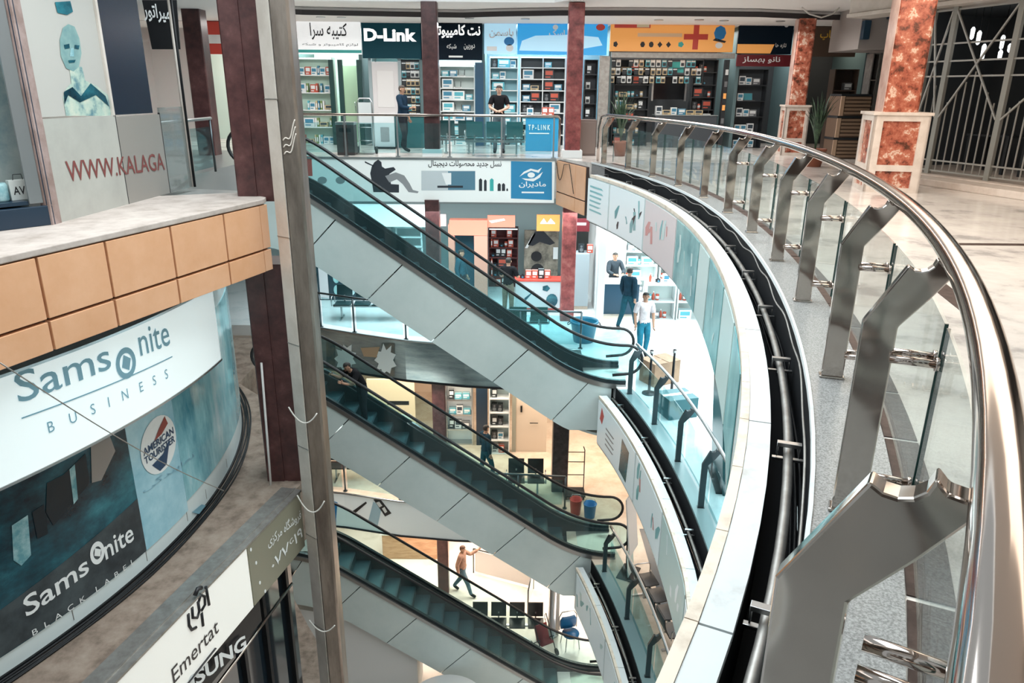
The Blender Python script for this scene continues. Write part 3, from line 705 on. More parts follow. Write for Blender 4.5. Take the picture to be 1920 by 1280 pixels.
dpoly(mb, [(so-.05, zo+.02), (so+.03, zo-.04), (so+.06, zo+.04), (so-.02, zo+.11)], DR+.004)
DO('logo', mb, M_wtxt); mb = MB()
drum_text(mb, 'B  L  A  C  K    L  A  B  E  L', (62, 1192), (252, 1055), 0.075, DR+.004)
DO('lettering', mb, M_wtxt)
# pale blue poster with the oval logo
sQ = on_drum(345, 900)[0]
mb = MB(); dpanel(mb, sP+.004, sQ, zA, L1+2.75, DR-.02, DR-.005); DO('pale_poster', mb, M_bluepale)['label'] = 'pale blue poster with an oval luggage logo'
cx, cz = on_drum(299, 833); e1 = on_drum(268, 845)[0]; e2 = on_drum(332, 820)[0]; RX = (e2-e1)/2*1.05; RZ2 = .40
mb = MB(); dpoly(mb, [(cx+RX*math.cos(a), cz+RZ2*math.sin(a)) for a in [2*PI*k/30 for k in range(30)]], DR+.003); DO('logo_oval', mb, mat('white_print', (.82, .85, .85), .3))
mb = MB(); dpoly(mb, [(cx-.25*RX, cz+.10), (cx+.1*RX, cz+.22), (cx+.5*RX, cz+.33), (cx+.62*RX, cz+.2), (cx+.2*RX, cz+.12)], DR+.005); DO('logo_swoosh', mb, mat('brick_red_print', (.28, .06, .05), .3))
mb = MB(); dpoly(mb, [(cx-.55*RX, cz-.2), (cx+.1*RX, cz-.16), (cx+.6*RX, cz-.02), (cx+.2*RX, cz-.34), (cx-.2*RX, cz-.36)], DR+.005); DO('logo_swoosh', mb, mat('navy_print', (.02, .06, .13), .3))
mb = MB()
for tx, dz in (('AMERICAN', .0), ('TOURISTER', -.125)):
    vs, fs, w_, h_ = text_geo(tx, .105, RX*1.75, .02)
    mb.add([drum(cx-RX*.88+v[0], cz+dz+v[1], DR+.007) for v in vs], fs)
DO('lettering', mb, mat('navy_print', (.02, .06, .13), .3))
mb = MB(); vs, fs, w_, h_ = text_geo('www.', .10, RX*1.2, .01)
drum_text(mb, persian('نمایندگی') , (270, 925), (365, 858), .11, DR+.004); DO('lettering', mb, M_btxt)
# teal end of the curve with painted reflection streaks, and panel joints
mb = MB(); dpanel(mb, sQ+.004, 4.5, zA+.15, L1+2.75, DR-.02, DR-.005); DO('gloss_panel', mb, M_tshine)
for s in (on_drum(145, 1180)[0], sP, on_drum(358, 1000)[0], sQ+.6, sQ+1.6):
    mb = MB(); dpanel(mb, s-.004, s+.004, L1+.1, zA, DR-.02, DR-.016, n=1); DO('panel_joint', mb, M_dull)
mb = MB(); q = [on_drum(*p) for p in ((360, 960), (378, 945), (397, 951), (380, 965))]; dpoly(mb, q, DR+.002); DO('sticker', mb, M_btxt)
# big backlit sign above it
SR = DR+.42
s0 = on_drum(-40, 720, SR)[0]-1.6; s1 = on_drum(398, 545, SR)[0]
zt = (on_drum(5, 687, SR)[1]+on_drum(395, 540, SR)[1])/2-.05; zb = (on_drum(5, 898, SR)[1]+on_drum(380, 712, SR)[1])/2
sg = thing('backlit_sign', 'big curved white backlit luggage sign hung below the orange tile fascia', 'sign', drum(s1, zb, SR))
def SO(name, mb, m, parent=sg):
    q = drum(s1, zb, SR); mb.v = [(v[0]-q.x, v[1]-q.y, v[2]-q.z) for v in mb.v]; return obj(name, mb, m, parent)
mb = MB(); dpanel(mb, s0, s1, zb, zt, SR-.30, SR-.004, n=40)
c = drum(s1, 0, SR-.15)
mb.lathe([(.146, zb), (.146, zt)], (c.x, c.y, 0), n=20)
SO('light_box', mb, mat('backlit_acrylic', (.78, .84, .84), .3, emit=(.80, .93, .95), es=.42))
mb = MB(); dpanel(mb, s0, s1+.02, zt, zt+.03, SR-.3, SR+.01, n=40); dpanel(mb, s0, s1+.02, zb-.03, zb, SR-.3, SR+.01, n=40); SO('edge_trim', mb, M_steel)
mb = MB(); drum_text(mb, 'Sams', (36, 757), (210, 690), .33, SR+.003, bold=.006); drum_text(mb, 'nite', (264, 668), (320, 646), .33, SR+.003, bold=.006)
SO('lettering', mb, M_btxt); mb = MB(); so, zo = on_drum(237, 685, SR); ring_logo(mb, so, zo+.03, .19, .12, SR+.003, sx=.8)
dpoly(mb, [(so-.07, zo+.0), (so+.03, zo-.07), (so+.08, zo+.06), (so-.02, zo+.14)], SR+.003)
SO('logo', mb, M_btxt)
mb = MB(); drum_text(mb, 'B    U    S    I    N    E    S    S', (92, 812), (316, 708), .125, SR+.003); SO('lettering', mb, M_btxt)
for a, b in (((40, 784), (323, 668)),):
    sa, za = on_drum(*a, r=SR); sb, zb2 = on_drum(*b, r=SR); mb = MB()
    mb.sheet([[drum(sa+(sb-sa)*i/12, za+(zb2-za)*i/12-.008, SR+.003), drum(sa+(sb-sa)*i/12, za+(zb2-za)*i/12+.008, SR+.003)] for i in range(13)]); SO('rule_line', mb, M_btxt)
# thin wire slung across the sign and down the shop front
mb = MB(); A = at(0, 680, Y=5.4); B = at(420, 920, Y=9.2)
P = [A.lerp(B, i/20)+Vector((0, 0, -.25*math.sin(PI*i/20)*.4)) for i in range(21)]
mb.tube(P, .006, 5); tag(obj('slack_wire', mb, M_dull), 'thin slack wire crossing in front of the big curved white sign', 'wire')
# cables along the foot of the curved shop
lr = thing('left_railing', 'short steel railing on the left of the top floor beside the thick red column', 'railing', (-5.85, 12.6, .131))
mb = MB(); mb.tube([(0, 0, 1.0), (0, 2.2, 1.0)], .03, 8); obj('handrail', mb, M_steel, lr)
for y_ in (.05, 1.1, 2.15): mb = MB(); mb.cyl((0, y_, 0), (0, y_, .98), .022, 8); obj('post', mb, M_pdark, lr)
for y_ in (.1, 1.15): mb = MB(); mb.box(-.006, .006, y_+.04, y_+.92, .1, .85); obj('glass_panel', mb, M_gteal, lr)
sq_column('stone_column', 'small dark red column seen between the corner pole and the thick red column', at(372, 100, Y=18.6).x, 18.6, .42, .131, 3.4, M_red)
for k in range(4):
    mb = MB(); mb.tube([drum(s, L1+.016, DR+.04+.034*k+.009*math.sin(s*2.2+k*2)) for s in [-5.2+10*i/60 for i in range(61)]], .014, 6)
    tag(obj('floor_cable', mb, M_black), 'black cable lying along the foot of the curved shop front', 'cable', 'cables along the foot of the curved shop front')
# L1 ledge: metal flashing and the shop signs under it
fd = Vector((0.22, 1, 0)).normalized(); fn = Vector((1, -.22, 0)).normalized()
def fpt(Y, out=0, z=0): return Vector((lx2(Y), Y, z))+fn*out
def fplane(px, py): return on_plane(px, py, fpt(9, .06), fn)
def fbox(mb, ya, yb, z0, z1, o0, o1, mat=0):
    mb.prism([tuple(fpt(ya, o0)[:2]), tuple(fpt(ya, o1)[:2]), tuple(fpt(yb, o1)[:2]), tuple(fpt(yb, o0)[:2])], z0, z1, mat)
mb = MB(); fbox(mb, 2.4, 10.45, L1, L1+.03, -.28, .07); fbox(mb, 2.4, 10.45, L1-.0, L1+.05, -.06, -.03)
tag(obj('ledge_flashing', mb, M_dull), 'dull metal flashing along the brown ledge above the khaki sign', 'flashing')
yK = fplane(463, 1020).y; zS = fplane(468, 1147).z
M_khaki = mat('khaki_sign', (0.24, 0.23, 0.17), 0.4); M_signw = mat('ivory_backlit', (.80, .80, .76), .4, emit=(1, .97, .9), es=.30)
k1 = thing('khaki_sign', 'khaki sign board with white Persian lettering, tied to the riser casing', 'sign', fpt(yK, 0, zS))
def rel(mb, o): q = o.location; mb.v = [(v[0]-q.x, v[1]-q.y, v[2]-q.z) for v in mb.v]; return mb
mb = MB(); fbox(mb, yK+.01, 10.42, zS, L1-.01, -.10, .06); obj('board', rel(mb, k1), M_khaki, k1, .006)
def ftext(mb, s, p0, p1, h, bold=0.0, shear=0.0):
    a = fplane(*p0); b = fplane(*p1); u = (b-a); W = u.length
    vs, fs, w_, h_ = text_geo(s, h, W, bold); u.normalize()
    mb.add([a+u*v[0]+Vector((0, 0, 1))*v[1]+fn*.006 for v in vs], fs)
mb = MB(); ftext(mb, persian('فروشگاه مرکزی'), (503, 1030), (565, 975), .22, .01); obj('lettering', rel(mb, k1), M_wtxt, k1); mb = MB(); ftext(mb, '٠٧٧۶١٩', (510, 1072), (567, 1005), .20, .012)
for (px, py) in ((470, 1030), (480, 1055), (497, 1108), (487, 1092)):
    obj('lettering' if (px, py) == (470, 1030) else 'dot', rel(mb, k1), M_wtxt, k1); mb = MB(); c = fplane(px, py); mb.extrude([c+fd*.02*math.cos(a)+Vector((0, 0, .03*math.sin(a))) for a in [PI*k/4 for k in range(8)]], fn*.006)
obj('dot', rel(mb, k1), M_wtxt, k1)
k2 = thing('ivory_sign', 'ivory backlit sign with a black crown-like logo and lettering, left of the khaki sign', 'sign', fpt(6, 0, zS))
mb = MB(); fbox(mb, 2.6, yK-.01, zS, L1-.01, -.10, .06); obj('light_box', rel(mb, k2), M_signw, k2, .006)
mb = MB(); ftext(mb, 'Emertat', (325, 1283), (410, 1183), .23, .006); obj('lettering', rel(mb, k2), M_ktxt, k2); mb = MB(); a_ = fplane(338, 1296); b_ = fplane(403, 1214); mb.bar(a_+fn*.004, b_+fn*.004, .006, .05, fn); obj('small_print', rel(mb, k2), M_ktxt, k2)
mb = MB(); c0 = fplane(372, 1150)
def fst(pts, r=.022):
    mb.tube([c0+fd*a*.85+Vector((0, 0, b*.8+.05))+fn*.004 for a, b in pts], r, 6)
fst([(-.22, .12), (-.24, -.08), (-.2, -.2), (-.1, -.24)]); fst([(-.12, .16), (-.14, -.02), (-.05, -.1), (.02, -.02), (.02, .16)]); fst([(.02, .12), (.10, .22), (.18, .12), (.16, -.02), (.06, -.06)]); fst([(.06, -.1), (.05, -.34)]); fst([(.24, .26), (.25, -.1)])
fst([(-.02, .30), (.06, .36), (.14, .32)], .03)
obj('logo', rel(mb, k2), M_ktxt, k2)
k3 = thing('black_sign', 'black electronics shop sign with white capitals below the ivory sign', 'sign', fpt(6, 0, zS-.5))
mb = MB(); fbox(mb, 2.8, fplane(500, 1190).y, zS-.42, zS-.03, -.22, .02); obj('board', rel(mb, k3), M_black, k3, .005)
mb = MB(); ftext(mb, 'SAMSUNG', (285, 1352), (462, 1213), .23, .03); obj('lettering', rel(mb, k3), M_wtxt, k3)
sf = thing('storefront', 'dark glazed shop front two floors down, below the khaki sign', 'storefront', fpt(6, -.3, L2))
mb = MB(); fbox(mb, 2.6, 10.6, L2, zS-.01, -.42, -.36); obj('glazing', rel(mb, sf), mat('dark_glazing', (.012, .022, .032), .08, spec=.8), sf)
for y in (8.0, 9.0, 9.6, 10.3):
    mb = MB(); fbox(mb, y, y+.07, L2, zS-.01, -.36, -.28); obj('mullion', rel(mb, sf), M_black, sf)
mb = MB(); mb.tube([fpt(5.5, -.05, zS-.75), fpt(8.5, -.05, zS-.62), fpt(10.1, -.05, zS-.52)], .025, 8); obj('front_rail', rel(mb, sf), M_chrome, sf)

# ------------------------------------------------------------------ top floor, left: showcase, frosted shop front
pA = at(110, 418, z=.20); pB = at(362, 350, z=.20); wd_ = (pB-pA); wd_.z = 0; wl = wd_.length; wu = wd_.normalized(); wn = Vector((wu.y, -wu.x, 0))
def wpl(px, py, out=0.0): return on_plane(px, py, pA+wn*out, wn)
def wco(px, py): p = wpl(px, py); return (p-pA).dot(wu), p.z
def wbox(mb, s0, s1, z0, z1, o0, o1, mat=0):
    a = pA+wu*s0; b = pA+wu*s1
    mb.prism([tuple((a+wn*o0)[:2]), tuple((a+wn*o1)[:2]), tuple((b+wn*o1)[:2]), tuple((b+wn*o0)[:2])], z0, z1, mat)
ws = thing('frosted_storefront', 'frosted glass shop front with red web address, on the left of the top floor', 'storefront', pA)
def WO(name, mb, m, lab=None, bevel=0, parent=ws):
    o = obj(name, rel(mb, ws), m, parent, bevel)
    if lab: o['label'] = lab
    return o
M_frost = mat('frosted_panel', (.42, .42, .38), .25, noise=[(.3, (.36, .36, .33)), (.7, (.48, .48, .44))], nscale=.8)
sj1 = wco(237, 350)[0]; sj2 = wco(318, 350)[0]; zf_ = wco(160, 219)[1]
zf2 = wco(300, 214)[1]
mb = MB(); wbox(mb, 0.03, sj1-.008, .2, zf_, -.03, 0); WO('frosted_panel', mb, M_frost)
mb = MB(); wbox(mb, sj1+.008, sj2-.008, .2, zf2, -.03, 0); WO('frosted_panel', mb, mat('frosted_panel_dark', (.29, .275, .25), .25))
mb = MB(); wbox(mb, sj2+.008, wl, .2, wco(340, 200)[1], -.03, 0); WO('end_pane', mb, glass('smoky_glass', (.62, .66, .66), 1.4, .04, .35, (.42, .43, .41)))
for s in (sj1, sj2):
    mb = MB(); wbox(mb, s-.006, s+.006, .2, zf_, -.025, .002); WO('panel_joint', mb, M_black)
# red web address
def wtext(mb, s, p0, p1, h, bold=0.0, out=.006):
    a = wpl(*p0); b = wpl(*p1); u = b-a; W = u.length; vs, fs, w_, h_ = text_geo(s, h, W, bold); u.normalize()
    mb.add([a+u*v[0]+Vector((0, 0, 1))*v[1]+wn*out for v in vs], fs)
mb = MB(); h_ = wco(130, 300)[1]-wco(130, 340)[1]
wtext(mb, 'WWW.KALAGA', (128, 341), (309, 318), h_, .006); WO('lettering', mb, mat('dark_red_lettering', (.20, .055, .05), .5), 'dark red web address')
# poster with a pale bald mannequin
s0, zt = wco(58, 0); zt = 3.0
sa = wco(88, 215)[0]; sb = wco(212, 215)[0]
mb = MB(); wbox(mb, .03, sb, zf_+.02, 3.38, -.06, -.03); pp = WO('mannequin_poster', mb, mat('warm_grey_print', (.46, .45, .42), .35), 'grey poster picturing a pale bald mannequin')
M_skinp = mat('jade_print', (.20, .36, .35), .4, noise=[(.35, (.13, .26, .27)), (.65, (.26, .40, .38))], nscale=3); M_robep = mat('pale_robe_print', (.34, .48, .45), .4, noise=[(.36, (.10, .22, .26)), (.5, (.40, .52, .45)), (.66, (.56, .60, .50))], nscale=5)
def wpoly(px_pts, out, m, nm):
    mb = MB(); P = [wpl(x, y, out) for x, y in px_pts]; mb.add([p-pA for p in P], [tuple(range(len(P)))]); obj(nm, mb, m, ws)
wpoly([(112, 75), (118, 52), (128, 45), (140, 50), (149, 72), (153, 100), (148, 125), (138, 134), (124, 128), (114, 105)], -.024, M_skinp, 'head_picture')
wpoly([(130, 125), (154, 125), (160, 152), (134, 158)], -.025, M_robep, 'neck_picture')
wpoly([(118, 182), (124, 166), (134, 156), (158, 150), (180, 160), (202, 178), (207, 200), (208, 217), (124, 217), (121, 200)], -.026, M_robep, 'robe_picture')
wpoly([(120, 172), (136, 163), (152, 180), (170, 156), (198, 180), (205, 200), (180, 178), (150, 192), (128, 178), (121, 196)], -.022, M_tealprint, 'collar_picture')
wpoly([(120, 84), (130, 82), (131, 90), (122, 92)], -.020, M_tealprint, 'eye_picture'); wpoly([(140, 84), (149, 85), (148, 92), (140, 91)], -.020, M_tealprint, 'eye_picture'); wpoly([(128, 113), (142, 112), (140, 117), (130, 118)], -.020, M_tealprint, 'mouth_picture'); wpoly([(133, 90), (138, 90), (139, 106), (131, 106)], -.021, M_case, 'nose_picture')
wpoly([(103, 4), (132, 2), (137, 22), (126, 28), (108, 24)], -.022, M_tealprint, 'cap_picture')
# dark blue panel, lit kiosk sign and goods behind the end pane
mb = MB(); wbox(mb, sb+.05, wco(292, 205)[0], zf2+.02, 3.38, -.10, -.05); WO('navy_panel', mb, mat('navy_panel', (.006, .018, .035), .25), 'dark navy panel')
mb = MB(); wbox(mb, sb+.0, sb+.05, zf2, 3.38, -.08, .0); WO('post', mb, M_bgm)
mb = MB(); a = wpl(110, 418); wbox(mb, -.13, .03, .2, 3.38, -.08, .02); WO('stone_post', mb, mat('rosy_stone', (.30, .22, .20), .5, noise=[(.4, (.24, .17, .15)), (.6, (.36, .27, .25))], nscale=3), 'rosy stone post')
mb = MB(); pe = pB; mb.cyl(Vector((pe.x, pe.y, .2)), Vector((pe.x, pe.y, 3.4)), .028, 10); WO('corner_pole', mb, M_bgm)
mb = MB(); mb.cyl(Vector((pe.x+.035, pe.y-.01, .2)), Vector((pe.x+.035, pe.y-.01, 3.4)), .02, 8); WO('cable', mb, M_black)
# black sign with white Persian lettering behind the glass
ns = thing('hanging_sign', 'black hanging sign with white Persian lettering behind the left glass shop front', 'sign', wpl(300, 90, -.9))
def npl(px, py): return on_plane(px, py, wpl(300, 90, -.9), Vector((0.35, -1, 0)).normalized())
P = [npl(*p) for p in ((266, 0), (331, 0), (338, 92), (285, 92))]
mb = MB(); mb.extrude([p-ns.location for p in P], Vector((-.03, .09, 0))); obj('board', mb, M_black, ns)
mb = MB(); a = npl(272, 42); b = npl(327, 48); u = (b-a); W = u.length; u.normalize(); vs, fs, w_, h_ = text_geo(persian('امپراتور'), .30, W, .02)
mb.add([a+u*v[0]+Vector((0, 0, v[1]))+Vector((.01, -.03, 0))-ns.location for v in vs], fs); obj('lettering', mb, M_wtxt, ns)
# showcase at the far left
q0 = at(-60, 440, z=.2); q1 = at(103, 420, z=.2); su = (q1-q0); su.z = 0; su.normalize(); sn = Vector((su.y, -su.x, 0)); SWd = (q1-q0).length
sc_ = thing('showcase', 'dark framed showcase with teal display on the far left of the top floor', 'showcase', q0)
def sbox(mb, s0, s1, z0, z1, o0, o1):
    a = q0+su*s0; b = q0+su*s1
    mb.prism([tuple((a+sn*o0-q0)[:2]), tuple((a+sn*o1-q0)[:2]), tuple((b+sn*o1-q0)[:2]), tuple((b+sn*o0-q0)[:2])], z0-q0.z, z1-q0.z)
def spl(px, py): return on_plane(px, py, q0, sn)
M_navy = mat('navy_frame', (.012, .03, .055), .3)
mb = MB(); sbox(mb, 0, SWd, .2, .42, -.5, .03); obj('plinth', mb, M_navy, sc_, .008)
e = (spl(75, 330)-q0).dot(su)
mb = MB(); sbox(mb, e, SWd, .42, 3.4, -.12, .03); obj('frame_post', mb, M_navy, sc_, .008)
mb = MB(); sbox(mb, e-.16, e-.02, .45, 3.4, -.02, .01); obj('inner_post', mb, mat('grey_frame', (.24, .26, .27), .35, .5), sc_, .006)
mb = MB(); sbox(mb, -.6, e, .42, 3.4, -.50, -.46); obj('back_panel', mb, mat('grey_green_back', (.25, .34, .35), .5, noise=[(.35, (.12, .22, .25)), (.6, (.38, .44, .43))], nscale=1.2), sc_)
mb = MB(); sbox(mb, -.6, e-.16, .44, .48, -.46, -.02); obj('shelf', mb, M_navy, sc_)
mb = MB(); sbox(mb, -.6, e-.16, 1.75, 2.9, -.45, -.43); obj('picture', mb, M_tshine, sc_)
for i, (px, py, r, h, m, lab) in enumerate(((20, 385, .08, .20, M_case, 'round pale teal canister on the shelf of the left showcase'), (55, 380, .10, .22, mat('white_box_card', (.62, .66, .64), .5), 'white gift bag with dark lettering in the left showcase'))):
    c = spl(px, py)-sn*.22
    if i == 0: mb = MB(); mb.lathe([(r*.9, 0), (r, .02), (r, h-.03), (r*.8, h)], n=16); o = obj('canister', mb, m, loc=(c.x, c.y, .48)); tag(o, lab, 'canister')
    else:
        o = thing('gift_bag', lab, 'bag', (c.x, c.y, .48), math.atan2(su.y, su.x)); mb = MB(); mb.box(-.1, .1, -.04, .04, 0, h); obj('bag', mb, m, o, .004)
        mb = MB(); mb.tube([(-.05, -.03, h), (-.04, -.03, h+.06), (.04, -.03, h+.06), (.05, -.03, h)], .004, 5); obj('handle', mb, M_black, o)
        mb = MB(); put_text(mb, 'AV', (-.07, -.041, .06), (1, 0, 0), (0, 0, 1), .09, .12, .01, 0, .002); obj('lettering', mb, M_ktxt, o)
# ================================================================== products (built once, copied)
def vcol(i): return [(.70,.72,.72),(.05,.22,.34),(.02,.025,.03),(.55,.10,.06),(.10,.42,.50),(.62,.48,.28),(.16,.17,.18),(.80,.82,.80),(.20,.30,.10)][i]
PM = [mat('pack_card_'+n, vcol(i), .4) for i, n in enumerate(('white','blue','black','red','teal','tan','grey','bright','green'))]
M_lab = mat('pack_label', (.75, .78, .78), .4); M_labd = mat('pack_label_dark', (.03, .05, .07), .4)
def pack(w, d, h, m, ml):
    mb = MB(); mb.box(-w/2, w/2, -d/2, d/2, 0, h, 0)
    mb.box(-w*.38, w*.38, -d/2-.003, -d/2, h*.42, h*.86, 1); mb.box(-w*.38, w*.15, -d/2-.003, -d/2, h*.14, h*.26, 1)
    mb.box(-w*.5, w*.5, -d*.1, d*.1, h, h+.002, 1)
    return mb.mesh('product_box', [m, ml])
PACKS = [pack(.20, .16, .26, PM[0], M_labd), pack(.24, .18, .18, PM[1], M_lab), pack(.16, .14, .28, PM[2], M_lab), pack(.22, .16, .16, PM[4], M_lab), pack(.18, .14, .22, PM[7], PM[1]), pack(.26, .18, .14, PM[5], M_labd), pack(.17, .14, .24, PM[3], M_lab), pack(.24, .16, .20, PM[6], M_lab), pack(.2, .14, .2, PM[8], M_lab)]
def carton(w, d, h, m, ml):
    me = pack(w, d, h, m, ml); me.name = 'carton'; return me
def tin(m):
    mb = MB(); mb.lathe([(.05, 0), (.052, .01), (.052, .16), (.05, .17), (.001, .17)], n=12, mat=0); mb.lathe([(.0525, .04), (.0525, .12)], n=12, mat=1)
    return mb.mesh('tin', [m, M_lab])
def book_mesh(m):
    mb = MB(); mb.box(-.025, .025, -.09, .09, 0, .27, 0); mb.box(-.021, .021, -.088, .092, .004, .266, 1); mb.box(-.018, .018, -.093, -.09, .06, .20, 1)
    return mb.mesh('book', [m, M_lab])
CARTONS = [carton(.34, .26, .27, PM[0], PM[1]), carton(.38, .26, .24, PM[4], M_lab), carton(.30, .24, .28, PM[2], PM[3]), carton(.36, .26, .26, PM[7], PM[4])]
TINS = [tin(PM[i]) for i in (3, 4, 1, 5)]; BOOKS = [book_mesh(PM[i]) for i in (3, 1, 5, 7, 8, 4)]
def router_mesh():
    mb = MB(); mb.box(-.12, .12, -.08, .08, 0, .035, 0); mb.box(-.10, .10, -.083, -.08, .012, .022, 1)
    for s in (-1, 1): mb.cyl((s*.09, .07, .03), (s*.10, .08, .2), .009, 6, 1)
    return mb.mesh('router', [PM[7], PM[2]])
def speaker_mesh():
    mb = MB(); mb.box(-.08, .08, -.08, .08, 0, .24, 0)
    for z, r in ((.08, .055), (.18, .032)): mb.cyl((0, -.08, z), (0, -.088, z), r, 12, 1)
    return mb.mesh('speaker', [PM[2], PM[6]])
def blister_mesh(m):
    mb = MB(); mb.box(-.07, .07, -.004, .004, 0, .20, 0); mb.box(-.045, .045, -.035, -.004, .03, .12, 1); mb.box(-.06, .06, -.006, -.004, .15, .185, 2)
    mb.cyl((0, -.03, .195), (0, .01, .195), .006, 6, 1)
    return mb.mesh('blister_pack', [m, PM[2], M_lab])
def camera_mesh():
    mb = MB(); mb.box(-.07, .07, -.03, .03, 0, .09, 0); mb.cyl((0, -.03, .045), (0, -.10, .045), .038, 12, 0); mb.cyl((0, -.10, .045), (0, -.102, .045), .028, 12, 1); mb.box(-.03, .03, -.025, .025, .09, .115, 0)
    return mb.mesh('camera', [PM[2], PM[1]])
def laptop_mesh():
    mb = MB(); mb.box(-.17, .17, -.12, .12, 0, .018, 0); mb.obox((0, .15, .12), (.17, 0, 0), (0, .03, .11), (0, .006, -.002), 0); mb.obox((0, .143, .12), (.155, 0, 0), (0, .027, .098), (0, .003, -.001), 1)
    return mb.mesh('laptop', [PM[6], PM[4]])
def bottle_mesh(m):
    mb = MB(); mb.lathe([(.035, 0), (.04, .01), (.04, .14), (.015, .19), (.015, .23)], n=10, mat=0); mb.lathe([(.018, .215), (.018, .245)], n=10, mat=1)
    return mb.mesh('bottle', [m, PM[7]])
ROUTER, SPEAK, CAMERA, LAPTOP = router_mesh(), speaker_mesh(), camera_mesh(), laptop_mesh()
BLIST = [blister_mesh(PM[i]) for i in (7, 5, 2, 4)]
BOTTLES = [bottle_mesh(PM[i]) for i in (0, 3, 4)]
CATS = {'product_box': 'box', 'router': 'router', 'speaker': 'speaker', 'blister_pack': 'package', 'camera': 'camera', 'laptop': 'laptop', 'bottle': 'bottle', 'carton': 'carton', 'tin': 'tin', 'book': 'book'}
WORD = {'product_box': 'small product box', 'router': 'small router with two antennas', 'speaker': 'small black speaker', 'blister_pack': 'hanging blister pack', 'camera': 'black camera', 'laptop': 'open laptop', 'bottle': 'small bottle', 'carton': 'large product carton', 'tin': 'small round tin', 'book': 'upright book'}
rs = random.Random(11)
def stock_one(me, x, y, z, rz, where):
    nm = me.name.split('.')[0]
    o = bpy.data.objects.new(nm, me); C.objects.link(o); o.location = (x, y, z); o.rotation_euler.z = rz
    tag(o, WORD[nm]+' '+where, CATS[nm], WORD[nm]+' '+where)
    return o
def stock(X0, X1, y, z, kinds, where, gap=.015, fill=.94, hmax=9, yaw=0.0):
    x = X0+.03
    while True:
        me = kinds[rs.randrange(len(kinds))]
        co = [v.co for v in me.vertices]; wx = max(c.x for c in co)-min(c.x for c in co)
        if x+wx > X1-.02: break
        if rs.random() < fill: stock_one(me, x+wx/2, y+rs.uniform(-.02, .02), z, rs.uniform(-.06, .06), where)
        x += wx+gap*rs.uniform(.6, 1.8)
def shelf_unit(label, X0, X1, z0, z1, y, depth, n, mframe, mback, kinds, where, fill=.9, th=.03, mids=0, lit_=None, name='display_shelf', cat='shelf', pile=.0):
    """open shelves facing -Y, front face at y"""
    t = thing(name, label, cat, ((X0+X1)/2, y, z0)); H = z1-z0; h = (X1-X0)/2
    mb = MB(); mb.box(-h, h, depth-.02, depth, 0, H); obj('back_panel', mb, mback, t)
    for x in (-h, h-th): mb = MB(); mb.box(x, x+th, 0, depth-.02, 0, H); obj('side_panel', mb, mframe, t)
    for k in range(mids):
        x = -h+2*h*(k+1)/(mids+1); mb = MB(); mb.box(x-th/2, x+th/2, 0, depth-.02, 0, H); obj('divider', mb, mframe, t)
    zs = [H*k/n for k in range(n+1)]
    for k, z in enumerate(zs):
        mb = MB(); mb.box(-h+th, h-th, .005, depth-.02, max(0, z-th/2), min(H, z+th/2)); obj('shelf', mb, mframe, t)
    if lit_:
        mb = MB(); mb.box(-h+th, h-th, .01, .04, H-th-.02, H-th/2-.001); obj('strip_light', mb, lit('strip_glow', (.85, 1, 1), lit_), t)
    if kinds:
        for k in range(n):
            segs = mids+1
            for sg_ in range(segs):
                a = X0+th+(X1-X0-2*th)*sg_/segs+.02; b = X0+th+(X1-X0-2*th)*(sg_+1)/segs-.02
                stock(a, b, y+depth*.45, z0+max(th/2 if k else th/2, zs[k]+th/2)+.001, kinds, where, fill=fill)
    return t
def rect(x0, y0, x1, y1, Y):
    a = at(x0, y1, Y=Y); b = at(x1, y0, Y=Y); return a.x, b.x, a.z, b.z
def board(name, label, cat, x0, y0, x1, y1, Y, m, th=.10, z=None, lettering=(), group=None):
    X0, X1, z0, z1 = rect(x0, y0, x1, y1, Y)
    if z: z0, z1 = z
    t = thing(name, label, cat, ((X0+X1)/2, Y, z0), 0, group)
    mb = MB(); mb.box(-(X1-X0)/2, (X1-X0)/2, 0, th, 0, z1-z0); obj('board', mb, m, t, .008)
    t['w'] = X1-X0; t['h'] = z1-z0
    return t
def on_board(t, s, u0, u1, v0, v1, m, bold=0.0, nm='lettering'):
    W, H = t['w'], t['h']; mb = MB()
    put_text(mb, s, (-W/2+u0*W, -.001, v0*H), (1, 0, 0), (0, 0, 1), (v1-v0)*H, (u1-u0)*W, bold, 0, .005)
    return obj(nm, mb, m, t)
def shape(t, pts, m, nm='picture', out=.006):
    W, H = t['w'], t['h']; mb = MB(); mb.add([(-W/2+u*W, -out, v*H) for u, v in pts], [tuple(range(len(pts)))]); return obj(nm, mb, m, t)
def circ(u, v, ru, rv, n=18): return [(u+ru*math.cos(2*PI*k/n), v+rv*math.sin(2*PI*k/n)) for k in range(n)]
def rc(u0, v0, u1, v1): return [(u0, v0), (u1, v0), (u1, v1), (u0, v1)]
def clean(t):
    for k in ('w', 'h'):
        if k in t: del t[k]

